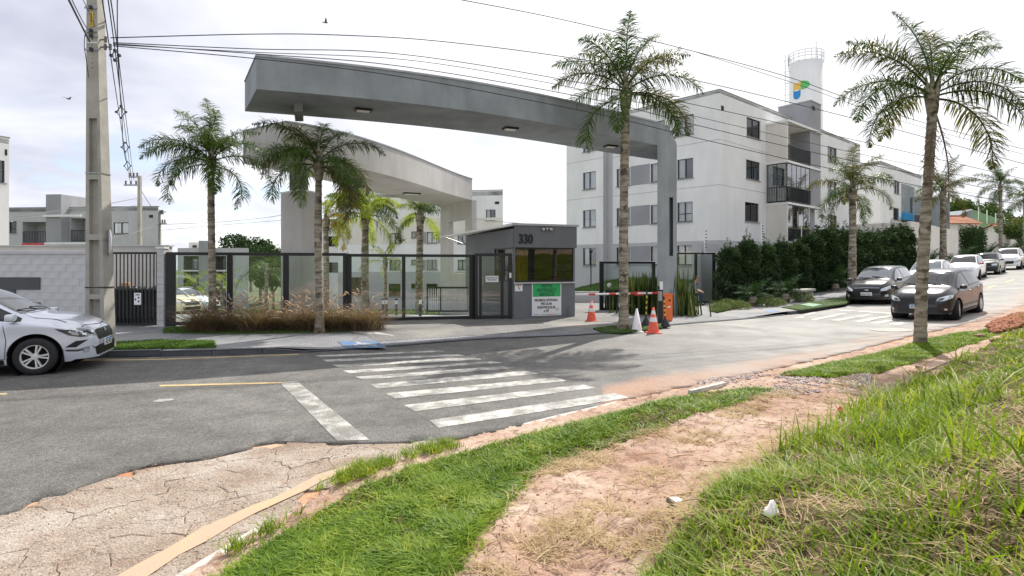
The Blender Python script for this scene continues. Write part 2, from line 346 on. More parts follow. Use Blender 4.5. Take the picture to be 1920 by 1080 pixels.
# ------------------------------------------------------------------ helpers
def link(o):
    SC.collection.objects.link(o); return o
def tag(o, label=None, cat=None, group=None, kind=None):
    for k, v in (('label', label), ('category', cat), ('group', group), ('kind', kind)):
        if v: o[k] = v
    return o
def thing(name, loc, label, cat, group=None, rz=0):
    o = link(bpy.data.objects.new(name, None)); o.location = loc; o.rotation_euler = (0, 0, rz)
    o.empty_display_size = .2
    return tag(o, label, cat, group)
def meshobj(name, me, parent=None, loc=(0, 0, 0), rot=(0, 0, 0)):
    o = link(bpy.data.objects.new(name, me)); o.location = loc; o.rotation_euler = rot
    if parent: o.parent = parent
    return o
class MB:
    def __init__(s): s.v = []; s.f = []; s.mi = []
    def add(s, vs, fs):
        k = len(s.v); s.v += [tuple(v) for v in vs]; s.f += [tuple(i + k for i in f) for f in fs]; return s
    def obox(s, o, a, b, c):
        o, a, b, c = Vector(o), Vector(a), Vector(b), Vector(c)
        if a.cross(b).dot(c) < 0: a, b = b, a
        P = [o, o + a, o + a + b, o + b, o + c, o + a + c, o + a + b + c, o + b + c]
        return s.add(P, [(0, 3, 2, 1), (4, 5, 6, 7), (0, 1, 5, 4), (1, 2, 6, 5), (2, 3, 7, 6), (3, 0, 4, 7)])
    def box(s, x0, x1, y0, y1, z0, z1): return s.obox((x0, y0, z0), (x1 - x0, 0, 0), (0, y1 - y0, 0), (0, 0, z1 - z0))
    def bbox(s, x0, x1, y0, y1, z0, z1, b=.02):   # chamfered box
        k = len(s.v); bm = bmesh.new(); bmesh.ops.create_cube(bm, size=1)
        for v in bm.verts: v.co = Vector(((x0 + x1) / 2 + v.co.x * (x1 - x0), (y0 + y1) / 2 + v.co.y * (y1 - y0), (z0 + z1) / 2 + v.co.z * (z1 - z0)))
        bmesh.ops.bevel(bm, geom=bm.edges[:], offset=b, segments=2, affect='EDGES', profile=.5)
        bm.verts.index_update(); s.add([v.co for v in bm.verts], [[v.index for v in f.verts] for f in bm.faces]); bm.free(); return s
    def tube(s, pts, rad, n=6, caps=True):
        pts = [Vector(p) for p in pts]; m = len(pts)
        if not hasattr(rad, '__len__'): rad = [rad] * m
        rings = []; up = None
        for i, p in enumerate(pts):
            d = (pts[min(i + 1, m - 1)] - pts[max(i - 1, 0)])
            if d.length < 1e-9: d = Vector((0, 0, 1))
            d.normalize()
            if up is None: up = d.orthogonal().normalized()
            else:
                up = (up - d * up.dot(d))
                up = up.normalized() if up.length > 1e-6 else d.orthogonal().normalized()
            w = d.cross(up)
            rings.append([p + (up * math.cos(a) + w * math.sin(a)) * rad[i] for a in [2 * math.pi * k / n for k in range(n)]])
        vs = [v for r in rings for v in r]; fs = []
        for i in range(m - 1):
            for k in range(n): fs.append((i * n + k, i * n + (k + 1) % n, (i + 1) * n + (k + 1) % n, (i + 1) * n + k))
        if caps: fs.append(tuple(range(n))[::-1]); fs.append(tuple((m - 1) * n + k for k in range(n)))
        return s.add(vs, fs)
    def lathe(s, prof, n=24, c=(0, 0, 0), axis='z'):
        vs = []; fs = []; m = len(prof)
        for (r, h) in prof:
            for k in range(n):
                a = 2 * math.pi * k / n
                x, y = r * math.cos(a), r * math.sin(a)
                vs.append((c[0] + x, c[1] + y, c[2] + h) if axis == 'z' else (c[0] + x, c[1] + h, c[2] + y))
        for i in range(m - 1):
            for k in range(n):
                q = (i * n + k, i * n + (k + 1) % n, (i + 1) * n + (k + 1) % n, (i + 1) * n + k)
                fs.append(q if axis == 'z' else q[::-1])
        return s.add(vs, fs)
    def prism(s, poly, z0, z1):
        n = len(poly); vs = [(x, y, z0) for x, y in poly] + [(x, y, z1) for x, y in poly]
        a = sum(poly[i][0] * poly[(i + 1) % n][1] - poly[(i + 1) % n][0] * poly[i][1] for i in range(n))
        fs = [tuple(range(n, 2 * n)), tuple(range(n))[::-1]] + [(i, (i + 1) % n, n + (i + 1) % n, n + i) for i in range(n)]
        if a < 0: fs = [f[::-1] for f in fs]
        return s.add(vs, fs)
    def quad(s, a, b, c, d): return s.add([a, b, c, d], [(0, 1, 2, 3)])
    def mesh(s, name, m, smooth=False, off=None):
        me = bpy.data.meshes.new(name)
        v = s.v if off is None else [(x - off[0], y - off[1], z - off[2]) for x, y, z in s.v]
        me.from_pydata(v, [], s.f)
        if m: me.materials.append(MATS[m] if isinstance(m, str) else m)
        if smooth: me.polygons.foreach_set('use_smooth', [True] * len(me.polygons))
        me.update(); return me
    def part(s, name, m, parent=None, smooth=False, world=False, **tg):
        off = None
        if world and parent is not None: off = parent.location
        o = meshobj(name, s.mesh(name, m, smooth, off), parent)
        return tag(o, **tg)
def npmesh(name, V, F, m, smooth=False):
    """V (n,3), F (k,3|4) arrays"""
    me = bpy.data.meshes.new(name); F = np.asarray(F); k, c = F.shape
    me.vertices.add(len(V)); me.vertices.foreach_set('co', np.asarray(V, np.float32).ravel())
    me.loops.add(k * c); me.loops.foreach_set('vertex_index', F.astype(np.int32).ravel())
    me.polygons.add(k); me.polygons.foreach_set('loop_start', np.arange(0, k * c, c, dtype=np.int32))
    try: me.polygons.foreach_set('loop_total', np.full(k, c, np.int32))
    except Exception: pass
    if smooth: me.polygons.foreach_set('use_smooth', np.ones(k, bool))
    me.materials.append(MATS[m]); me.update(calc_edges=True); return me
def cp(o, parent=None):
    c = o.copy(); SC.collection.objects.link(c); c.parent = parent
    for ch in list(o.children): cp(ch, c)
    return c
def text_mesh(txt, size, align='CENTER', extr=.002, bold=0.0, space=1.0):
    cu = bpy.data.curves.new('t', 'FONT'); cu.body = txt; cu.size = size; cu.align_x = align; cu.align_y = 'CENTER'
    cu.extrude = extr; cu.offset = bold; cu.space_character = space; cu.resolution_u = 3
    o = link(bpy.data.objects.new('t', cu)); dg = bpy.context.evaluated_depsgraph_get(); dg.update()
    me = bpy.data.meshes.new_from_object(o.evaluated_get(dg)); bpy.data.objects.remove(o); return me
def lettering(txt, size, m, parent, loc, rz, align='CENTER', bold=0.0, extr=.002, name='lettering', sx=1.0, space=1.0):
    me = text_mesh(txt, size, align, extr, bold, space); me.materials.clear(); me.materials.append(MATS[m])
    o = meshobj(name, me, parent, loc, (R(90), 0, rz)); o.scale = (sx, 1, 1); return o

# ------------------------------------------------------------------ the lie of the land
def sp(u): return 2 * np.log1p(np.exp(np.clip(u / 2.0, -30, 30)))
def street(x): return .057 * np.minimum(sp(np.asarray(x, float) - 10), 75)
Fl = [(-60, 9.5), (-25, 10.4), (-9.9, 10.83), (-8.34, 11.2), (-4.32, 11.9), (-2.58, 12.86), (-.8, 13.97), (2.3, 15.06), (4.77, 17.2), (10.1, 20.3), (14, 23.3), (28.5, 37), (41, 48.5), (60, 62), (100, 91)]
Kl = [(-14, -14), (-6, -5), (-4, -2), (-2.5, 1.5), (-1.9, 3.3), (-1.6, 4.19), (-1.38, 4.82), (-.99, 5.2), (-.49, 5.76), (1.49, 7.4), (3.35, 8.76), (4.9, 9.9), (8.2, 12.4), (13.7, 16.5), (18.8, 20.5), (32, 31), (45, 41), (64, 55), (104, 84)]
def smoothline(P, step=.5):
    P = np.array(P, float); out = []
    for i in range(len(P) - 1):
        p0 = P[max(i - 1, 0)]; p1 = P[i]; p2 = P[i + 1]; p3 = P[min(i + 2, len(P) - 1)]
        L = np.linalg.norm(p2 - p1); n = max(2, int(L / step))
        a0 = np.linalg.norm(p1 - p0) + 1e-6; a1 = L
        m1 = (p2 - p0) / (a0 + a1) * L if i > 0 else (p2 - p1)
        a2 = np.linalg.norm(p3 - p2) + 1e-6
        m2 = (p3 - p1) / (a1 + a2) * L if i < len(P) - 2 else (p2 - p1)
        for k in range(n):
            t = k / n; t2 = t * t; t3 = t2 * t
            out.append((2 * t3 - 3 * t2 + 1) * p1 + (t3 - 2 * t2 + t) * m1 + (-2 * t3 + 3 * t2) * p2 + (t3 - t2) * m2)
    out.append(P[-1]); return np.array(out)
FL = smoothline(Fl, .6); KL = smoothline(Kl, .4)
def pdist(P, L):
    """distance of points P(n,2) to polyline L, sign + on the right-hand side of its direction"""
    P = np.atleast_2d(np.asarray(P, float)); best = np.full(len(P), 1e9); sg = np.ones(len(P))
    for i in range(len(L) - 1):
        a, b = L[i], L[i + 1]; d = b - a; q = d @ d
        t = np.clip(((P - a) @ d) / q, 0, 1); r = P - (a + t[:, None] * d); dd = np.hypot(r[:, 0], r[:, 1])
        s = -(d[0] * (P[:, 1] - a[1]) - d[1] * (P[:, 0] - a[0]))
        m = dd < best; best[m] = dd[m]; sg[m] = np.where(s[m] >= 0, 1, -1)
    return best * sg
KC = np.array(Kl, float); FC = np.array(Fl, float)
def wob(x, y): return .05 * np.sin(1.3 * x + .7 * y) + .04 * np.sin(2.1 * y - .9 * x + 1) + .025 * np.sin(4.3 * x + 2.9 * y) + .015 * np.sin(7.7 * x - 6.1 * y) + .01 * np.sin(13 * x + 11 * y)
def bank(x, y):
    x = np.asarray(x, float); y = np.asarray(y, float); sh = x.shape
    d = pdist(np.stack([x.ravel(), y.ravel()], 1), KC).reshape(sh)
    dd = np.maximum(d, 0)
    h = .10 + .06 * np.minimum(dd, 2.4) + wob(x, y) * np.clip(dd - .3, 0, 1) * .5
    u = np.maximum(dd - 2.15, 0); u = u * u / (u + .35)
    h = h + np.minimum(.48 * u, .62 + .08 * u) + wob(x * .6, y * .6) * np.clip(u, 0, 1) * 1.2
    return np.where(d > 0, h, -.02), d
def interior(x, y):
    x = np.asarray(x, float); y = np.asarray(y, float)
    k = np.clip((9.0 - x) / 7.0, 0, 1); k = k * k * (3 - 2 * k)
    return -.07 * np.clip(y - 19.5, 0, 55) * k
def H(x, y):
    b, d = bank(x, y)
    return street(x) + np.where(d > 0, b, 0) + interior(x, y)
def G(px, py, dz=0.0, fun=None):
    """the point of the ground that a photo pixel shows"""
    fun = fun or (lambda x, y: float(H(x, y)))
    k = (px - CX) / FPX; s = (py - HY) / FPX
    lo = 1.0; d = 1.0
    while d < 140:
        if EYE - s * d <= fun(k * d, d) + dz: break
        lo = d; d *= 1.03
    hi = d
    for _ in range(30):
        m = (lo + hi) / 2
        if EYE - s * m <= fun(k * m, m) + dz: hi = m
        else: lo = m
    return Vector((k * hi, hi, EYE - s * hi))
def at(px, py, d): return Vector(((px - CX) / FPX * d, d, EYE - (py - HY) / FPX * d))
rz0 = lambda x, y: float(street(x))
def Gr(px, py, dz=0.0): return G(px, py, dz, rz0)
def inpoly(P, poly):
    P = np.atleast_2d(P); x, y = P[:, 0], P[:, 1]; c = np.zeros(len(P), bool); n = len(poly)
    for i in range(n):
        x1, y1 = poly[i]; x2, y2 = poly[(i + 1) % n]
        if y1 == y2: continue
        c ^= ((y1 > y) != (y2 > y)) & (x < (x2 - x1) * (y - y1) / (y2 - y1) + x1)
    return c
def sheet(name, poly, zf, m, step=1.0, attr=None, parent=None, thick=0, fine=None):
    """a triangulated sheet filling an outline, draped on a height function"""
    poly = [tuple(p[:2]) for p in poly]; n = len(poly); A = np.array(poly)
    mn, mxx = A.min(0), A.max(0)
    pts = list(poly)
    def grid(x0, x1, y0, y1, st):
        gx, gy = np.meshgrid(np.arange(x0 + st / 2, x1, st), np.arange(y0 + st / 2, y1, st))
        return np.stack([gx.ravel(), gy.ravel()], 1)
    q = grid(mn[0], mxx[0], mn[1], mxx[1], step)
    if fine:
        (fx0, fx1, fy0, fy1, fs) = fine
        q = q[~((q[:, 0] > fx0) & (q[:, 0] < fx1) & (q[:, 1] > fy0) & (q[:, 1] < fy1))]
        q = np.concatenate([q, grid(fx0, fx1, fy0, fy1, fs)])
    q = q[inpoly(q, poly)]
    pts += [tuple(p) for p in q]
    vs, es, fs, *_ = delaunay_2d_cdt([Vector(p) for p in pts], [(i, (i + 1) % n) for i in range(n)], [], 1, 1e-5)
    V = np.array([(v.x, v.y) for v in vs]); Z = np.array(zf(V[:, 0], V[:, 1])) * np.ones(len(V))
    mb = MB(); mb.v = [(x, y, z) for (x, y), z in zip(V, Z)]
    for f in fs:
        a, b, c = [V[i] for i in f[:3]]
        s = (b[0] - a[0]) * (c[1] - a[1]) - (b[1] - a[1]) * (c[0] - a[0])
        mb.f.append(tuple(f) if s > 0 else tuple(f[::-1]))
    if thick:
        cnt = {}
        for f in mb.f:
            for i in range(len(f)):
                e = (f[i], f[(i + 1) % len(f)]); cnt[e] = 1
        bd = [e for e in cnt if (e[1], e[0]) not in cnt]; k = len(mb.v); mp = {}
        for a, b in bd:
            for i in (a, b):
                if i not in mp: mp[i] = len(mb.v); x, y, z = mb.v[i]; mb.v.append((x, y, z - thick))
            mb.f.append((b, a, mp[a], mp[b]))
    me = mb.mesh(name, m, smooth=True)
    if attr:
        for an, fn in attr.items():
            vv = np.array(mb.v); at_ = me.attributes.new(an, 'FLOAT', 'POINT'); at_.data.foreach_set('value', np.asarray(fn(vv[:, 0], vv[:, 1]), np.float32))
    return meshobj(name, me, parent)
# ================================================================== GROUND
def nonuni(segs):
    out = []
    for a, b, s in segs: out.append(np.arange(a, b, s))
    return np.concatenate(out + [[segs[-1][1]]])
def gridmesh(name, xs, ys, zf, m, keep=None, attr=None):
    X, Y = np.meshgrid(xs, ys); Z = zf(X, Y); nx, ny = len(xs), len(ys)
    I = np.arange(nx * ny).reshape(ny, nx)
    F = np.stack([I[:-1, :-1], I[:-1, 1:], I[1:, 1:], I[1:, :-1]], -1).reshape(-1, 4)
    if keep is not None:
        k = keep(X, Y).ravel(); F = F[k[F].all(1)]
    V = np.stack([X, Y, Z], -1).reshape(-1, 3)
    used = np.unique(F); rm = np.full(len(V), -1); rm[used] = np.arange(len(used))
    me = npmesh(name, V[used], rm[F], m, True)
    if attr:
        for an, fn in attr.items():
            a = me.attributes.new(an, 'FLOAT', 'POINT'); a.data.foreach_set('value', np.asarray(fn(V[used, 0], V[used, 1]), np.float32))
    return meshobj(name, me)
def coarse(X, Y):
    z = street(X) + interior(X, Y)
    b, d = bank(X, Y)
    return z + np.where(d > 0, b * .9, 0) - .16 - np.clip(np.hypot(X, Y) - 250, 0, 900) * .004
o = gridmesh('ground', nonuni([(-900, -200, 50), (-200, -40, 10), (-40, 60, 1.5), (60, 200, 10), (200, 1500, 50)]),
             nonuni([(-200, -40, 20), (-40, -12, 4), (-12, 100, 1.5), (100, 200, 10), (200, 1500, 50)]), coarse, 'far_ground')
tag(o, kind='structure')
# grass areas, read off the photo and kept as outlines on the ground
def gp(L): return [tuple(G(x, y)[:2]) for x, y in L]
STRIP1 = gp([(375, 1120), (500, 1026), (590, 968), (672, 914), (756, 884), (868, 850), (1000, 813), (1160, 774), (1300, 738), (1420, 729), (1455, 733), (1400, 752), (1330, 770), (1250, 800), (1150, 835), (1050, 865), (990, 900), (960, 935), (920, 975), (890, 1000), (870, 1040), (820, 1120)])
STRIP2 = gp([(1462, 704), (1560, 682), (1650, 662), (1720, 642), (1790, 626), (1850, 617), (1890, 612), (1870, 627), (1830, 645), (1760, 665), (1700, 685), (1640, 702), (1560, 709), (1480, 707)])
BANKP = gp([(1180, 1120), (1240, 1040), (1262, 990), (1310, 940), (1380, 890), (1450, 850), (1520, 815), (1590, 775), (1650, 745), (1700, 722), (1760, 698), (1800, 670), (1850, 650), (1880, 628), (1920, 600)]) + [(26, 21), (40, 30), (40, 10), (12, -8), (-2, -8), (-.2, .8)]
GRAV = gp([(1350, 712), (1400, 704), (1500, 700), (1530, 690), (1600, 688), (1640, 696), (1630, 720), (1560, 735), (1480, 742), (1400, 738)])
def grassy(x, y):
    P = np.stack([x, y], 1); v = np.zeros(len(P))
    for poly in (STRIP1, STRIP2, BANKP): v[inpoly(P, poly)] = 1
    return v
o = gridmesh('verge', nonuni([(-9, -3, .25), (-3, 4.5, .045), (4.5, 10, .1), (10, 34, .25)]), nonuni([(-6, 1, .3), (1, 7.5, .045), (7.5, 14, .1), (14, 34, .25)]),
             lambda X, Y: H(X, Y) + (.008 * np.sin(31 * X + 17 * Y) + .006 * np.sin(23 * Y - 41 * X)) * (np.abs(X) < 12), 'bank_soil',
             keep=lambda X, Y: pdist(np.stack([X.ravel(), Y.ravel()], 1), KC).reshape(X.shape) > .07, attr={'zone': grassy})
tag(o, kind='structure')

# road: dirt bed, asphalt, old concrete gutter
A_pts = [(-13, -9), (-6.6, 0.0), (-4.6, 2.8)] + [tuple(Gr(x, y)[:2]) for x, y in [(0, 968), (22, 962), (60, 940), (120, 931), (150, 915), (230, 885), (300, 871), (390, 861), (430, 850), (460, 845), (475, 834), (520, 830), (600, 832), (690, 833), (820, 828), (900, 815), (1000, 795), (1170, 751), (1300, 722), (1450, 693), (1600, 658), (1700, 632), (1830, 603), (1915, 577)]] + [(31.2, 31.6), (44.2, 41.8), (63, 56.5), (103, 85)]
AL = []
for i in range(len(A_pts) - 1):
    a, b = np.array(A_pts[i]), np.array(A_pts[i + 1]); L = np.linalg.norm(b - a); n = max(1, int(L / (.07 if np.hypot(*a) < 12 else .4)))
    nn = np.array([-(b - a)[1], (b - a)[0]]) / L
    for k in range(n):
        p = a + (b - a) * k / n; amp = .03 if np.hypot(*p) < 7.5 else .06
        AL.append(p + nn * amp * (math.sin(9 * p[0] + 5 * p[1]) * .5 + math.sin(23 * p[0] - 17 * p[1]) * .35 + random.uniform(-.3, .3)))
AL.append(np.array(A_pts[-1])); AL = np.array(AL); AC = np.array(A_pts)
roadpoly = [tuple(p) for p in FL] + [tuple(p) for p in KL[::-1]]
bed = sheet('roadside', roadpoly, lambda x, y: street(x) - .012, 'roadside_dirt', 1.2); tag(bed, kind='structure')
asp = [(p[0], p[1]) for p in FL] + [tuple(p) for p in AL[::-1]]
road = sheet('road', asp, lambda x, y: street(x) + .014, 'asphalt', .6, attr={'edge': lambda x, y: np.where(np.hypot(x, y) < 7.2, 1.0, 0) * .9 * 1 + np.where(x < 1.2, 1.2, 0) + np.abs(pdist(np.stack([x, y], 1), AC))}, thick=.045, fine=(-7, 12, 3, 15, .25))
tag(road, kind='structure')
# the broken concrete gutter at the near left, slab by slab
def clip(poly, nx, ny, c):
    out = []; n = len(poly)
    for i in range(n):
        p, q = poly[i], poly[(i + 1) % n]; a = nx * p[0] + ny * p[1] - c; b = nx * q[0] + ny * q[1] - c
        if a <= 0: out.append(p)
        if a * b < 0: t = a / (a - b); out.append((p[0] + (q[0] - p[0]) * t, p[1] + (q[1] - p[1]) * t))
    return out
gut = link(bpy.data.objects.new('gutter', None)); tag(gut, kind='structure')
ki = [p for p in KL if -2.6 < p[0] < -.2 and p[1] > 1.6]
ai = [p for p in AL if p[1] > 1.5 and p[0] > -5.2 and p[0] < -.35 and p[1] < 8]
GZ = [tuple(p) for p in ai] + [tuple(p) for p in ki[::-1]]
rs = random.Random(5); seeds = []
for _ in range(5000):
    x, y = rs.uniform(-5.4, 0), rs.uniform(1.4, 6.6)
    if not inpoly(np.array([[x, y]]), GZ)[0] and rs.random() < .8: continue
    if all((x - a) ** 2 + ((y - b) * 1.3) ** 2 > (.26 + .34 * abs(math.sin(x * 2.9 + 1) * math.sin(y * 3.7))) ** 2 for a, b in seeds): seeds.append((x, y))
for (x, y) in seeds:
    # stretch the metric along the gutter so the slabs are longer than wide
    poly = [(x - .9, y - .9), (x + .9, y - .9), (x + .9, y + .9), (x - .9, y + .9)]
    for (a, b) in seeds:
        if (a, b) == (x, y) or (a - x) ** 2 + (b - y) ** 2 > 3: continue
        nx, ny = a - x, b - y; L = math.hypot(nx, ny); nx /= L; ny /= L
        poly = clip(poly, nx, ny, nx * (x + a) / 2 + ny * (y + b) / 2 - .0022)
        if len(poly) < 3: break
    if len(poly) < 3: continue
    fp = []
    for i in range(len(poly)):       # ragged edges
        p, q = poly[i], poly[(i + 1) % len(poly)]; L = math.hypot(q[0] - p[0], q[1] - p[1]); n = max(1, int(L / .07))
        for k in range(n):
            t = k / n; X = p[0] + (q[0] - p[0]) * t; Y = p[1] + (q[1] - p[1]) * t; w = .026
            fp.append((X + w * math.sin(19 * X + 31 * Y) + .008 * math.sin(57 * Y), Y + w * math.sin(27 * X - 21 * Y) + .008 * math.sin(61 * X)))
    if not inpoly(np.array([[x, y]]), GZ)[0]: continue
    fp = [p for p in fp if inpoly(np.array([p]), GZ)[0]] if sum(inpoly(np.array(fp), GZ)) > 3 else []
    if len(fp) < 4: continue
    mb = MB(); tx, ty = rs.uniform(-.006, .006), rs.uniform(-.006, .006); dz = rs.uniform(0, .008)
    top = [(px, py, float(street(px)) + .004 + dz + tx * (px - x) + ty * (py - y)) for px, py in fp]
    n = len(fp); inn = [(x + (px - x) * .95, y + (py - y) * .95, z + .004) for px, py, z in top]
    mb.v = inn + top + [(px, py, pz - .06) for px, py, pz in top]
    mb.f = [tuple(range(n))] + [(n + i, n + (i + 1) % n, (i + 1) % n, i) for i in range(n)] + [(2 * n + i, 2 * n + (i + 1) % n, n + (i + 1) % n, n + i) for i in range(n)]
    a2 = sum(fp[i][0] * fp[(i + 1) % n][1] - fp[(i + 1) % n][0] * fp[i][1] for i in range(n))
    if a2 < 0: mb.f = [f[::-1] for f in mb.f]
    mb.part('slab', 'old_slab', gut)
# faded yellow kerb line on the slabs
yl = sheet('yellow_line', [Gr(x + random.uniform(-5, 5), y + random.uniform(-3, 3))[:2] for x, y in [(195, 1095), (256, 1064), (325, 1027), (378, 996), (428, 975), (470, 951), (516, 935), (560, 910), (600, 895), (660, 876), (668, 882), (606, 905), (570, 921), (524, 946), (480, 966), (440, 990), (392, 1015), (340, 1045), (275, 1084), (230, 1110)]], lambda x, y: street(x) + .0175, 'kerb_yellow', .3, parent=gut)

# near concrete kerb, stone by stone, half sunk in the verge
kerb = link(bpy.data.objects.new('near_kerb', None)); tag(kerb, kind='structure')
def kerbline(L, i0, i1, root, m, ln, wd, top, off=0.0, jit=.01, z0=-.12, name='kerb_stone', zf=None, drop=0.0):
    acc = 0; P = [np.array(p) for p in L]
    cum = [0]
    for i in range(len(P) - 1): cum.append(cum[-1] + np.linalg.norm(P[i + 1] - P[i]))
    def pt(s):
        i = min(max(np.searchsorted(cum, s) - 1, 0), len(P) - 2); t = (s - cum[i]) / (cum[i + 1] - cum[i]); return P[i] + (P[i + 1] - P[i]) * t
    s = i0; zf = zf or (lambda x: float(street(x)))
    while s + ln < min(i1, cum[-1]):
        a, b = pt(s), pt(s + ln - .012); d = (b - a) / np.linalg.norm(b - a); nr = np.array([d[1], -d[0]])
        a = a + nr * off; b = b + nr * off
        j = random.uniform(-jit, jit); tz = top(*( (a + b) / 2)) if callable(top) else top
        mb = MB(); za, zb = zf(a[0]) + tz + j, zf(b[0]) + tz + j + random.uniform(-jit, jit) * .5 + drop
        c = .012
        pr = [(0, z0), (0, -c), (c, 0), (wd - c, 0), (wd, -c), (wd, z0)]
        v = []
        for (q, zq) in ((a, za), (b, zb)):
            for (w, h) in pr: v.append((q[0] + nr[0] * w, q[1] + nr[1] * w, (zq + h) if h > -.05 else zq + z0))
        mb.v = v; k = len(pr)
        mb.f = [(i, i + k, (i + 1) % k + k, (i + 1) % k) for i in range(k)] + [tuple(range(k)), tuple(range(k, 2 * k))[::-1]]
        mb.part(name, m, root); s += ln
    return s
cumK = lambda L, p: sum(np.linalg.norm(L[i + 1] - L[i]) for i in range(int(np.argmin(((L - np.array(p)) ** 2).sum(1)))))
kerbline(KL, cumK(KL, (-2.5, 1.5)), cumK(KL, (4.0, 9.2)), kerb, 'kerb_pale', .8, .10, lambda x, y: .045 + .03 * math.sin(x * 2.1) , 0, .014)
# far kerb: dark painted stones, lowered along the driveway
fk = link(bpy.data.objects.new('far_kerb', None)); tag(fk, kind='structure')
s1 = cumK(FL, Gr(575, 662)[:2]); s2 = cumK(FL, Gr(1480, 592)[:2])
se = kerbline(FL, 0, s1 - .2, fk, 'kerb_dark', .98, -.13, .135)
se = kerbline(FL, se, se + .9, fk, 'kerb_dark', .85, -.13, .135, jit=0, drop=-.1)
kerbline(FL, se, s2, fk, 'kerb_dark', .98, -.13, .035, jit=.002)
kerbline(FL, s2, 1e9, fk, 'kerb_dark', .98, -.13, .135)
# pavement
def swz(x, y):
    x = np.asarray(x, float); y = np.asarray(y, float)
    d = np.abs(pdist(np.stack([x.ravel(), y.ravel()], 1), FC)).reshape(x.shape)
    r = np.clip((x + 4.9) / .8, 0, 1) * np.clip((9.6 - x) / 1.5, 0, 1)
    return street(x) + .125 - r * .095 * np.clip(1 - d / 1.3, 0, 1)
def offs(L, d):
    out = []
    for i in range(len(L)):
        t = L[min(i + 1, len(L) - 1)] - L[max(i - 1, 0)]; t = t / np.linalg.norm(t); out.append(L[i] + np.array([-t[1], t[0]]) * d)
    return out
FO = offs(FL, .125)
back = [(-60, 16.3), (-9.95, 16.35), (-1.3, 18.6), (-1.3, 19.6), (-.2, 34), (9, 34), (10.5, 27.5), (30, 44), (44, 55), (64, 69), (104, 98)]
pv = sheet('pavement', [tuple(p) for p in FO] + back[::-1], swz, 'pavers', .7, fine=(-7, 12, 11, 19, .2)); tag(pv, kind='structure')
dr = sheet('driveway', [(-3.2, 13.2), (-1.2, 14.3), (2.2, 15.9), (3.6, 17.1), (3.2, 20), (5.5, 33), (1.2, 33), (.5, 24), (-.2, 19), (-1.3, 18.4), (-6.3, 17.2)], lambda x, y: swz(x, y) + .006, 'pavers_drive', .2); tag(dr, kind='structure')
ld = sheet('light_paving', [(-4.9, 15.3), (-4.0, 14.4), (-2.9, 13.9), (-3.9, 15.1), (-4.4, 15.9)], lambda x, y: swz(x, y) + .010, 'pavers_light', .2); tag(ld, kind='structure')
id_ = sheet('inner_driveway', [(-14, 17.0), (-1.4, 19.0), (-1.5, 27), (-8, 29), (-20, 30), (-22, 17)], lambda x, y: street(x) + interior(x, y) + .03 + .09 * np.clip((19.5 - y) / 2.5, 0, 1), 'pavers_light', 1.5); tag(id_, kind='structure')

# road paint
mk = lambda nm, px, m, dz=.0185, step=.35: sheet(nm, [Gr(x, y)[:2] for x, y in px], lambda x, y: street(x) + dz, m, step, parent=road)
for q in [[(590, 668), (823, 658.5), (836, 660.8), (600, 671)], [(604, 676), (858, 665.5), (872, 668.8), (614, 680)], [(623, 686), (888, 671.5), (904, 675.5), (635, 690.5)],
          [(643, 697), (923, 679), (944, 682), (656, 702)], [(666, 708.5), (942, 688), (968, 692), (681, 714)], [(693, 723), (985, 697), (1012, 702.5), (709, 731)],
          [(722, 740), (1040, 710), (1064, 716), (742, 750)], [(757, 762), (1094, 723), (1118, 729), (778, 774)], [(805, 791), (1153, 739), (1180, 748), (822, 805)]]:
    mk('crosswalk_stripe', q, 'road_white')
for q in [[(1488, 597), (1524, 585.5), (1534, 586.5), (1500, 598.5)], [(1517, 600), (1580, 587.5), (1592, 588.5), (1530, 602)], [(1553, 601.5), (1628, 589.5), (1640, 590.5), (1568, 603.5)],
          [(1596, 603.5), (1668, 591.5), (1681, 592.8), (1612, 606)], [(1630, 606), (1700, 594.5), (1714, 595.8), (1646, 608.5)], [(1664, 608.5), (1735, 598.5), (1750, 600), (1682, 611.5)]]:
    mk('crosswalk_stripe', q, 'road_white')
mk('stop_line', [(524, 719), (556, 716), (693, 828), (632, 829.5)], 'road_white_worn')
mk('stop_line', [(1540, 581), (1545, 579), (1700, 588.5), (1698, 591.5)], 'road_white')
mk('lane_line', [(299, 724), (540, 718), (524, 721), (299, 727)], 'road_yellow')
mk('lane_line', [(-60, 742), (13, 739.5), (13, 742), (-60, 745)], 'road_yellow')
mk('lane_line', [(-60, 679.5), (300, 674.6), (560, 665.2), (560, 666.5), (300, 676.4), (-60, 681.5)], 'road_yellow', .0175)
for q in [[(1848, 541), (1867, 535), (1870, 536), (1852, 542)], [(1884, 529.5), (1900, 524), (1903, 525), (1888, 530.5)]]: mk('lane_line', q, 'road_yellow')
mk('paint_splash', [(285, 755), (300, 751), (322, 750), (328, 752), (312, 755), (296, 757)], 'road_white')
# manhole
c = Gr(1672, 620); r0 = .42
mh = sheet('manhole_cover', [(c.x + r0 * 1.3 * math.cos(a), c.y + r0 * math.sin(a)) for a in [k * math.tau / 20 for k in range(20)]], lambda x, y: street(x) + .024, 'concrete', .4, parent=road)
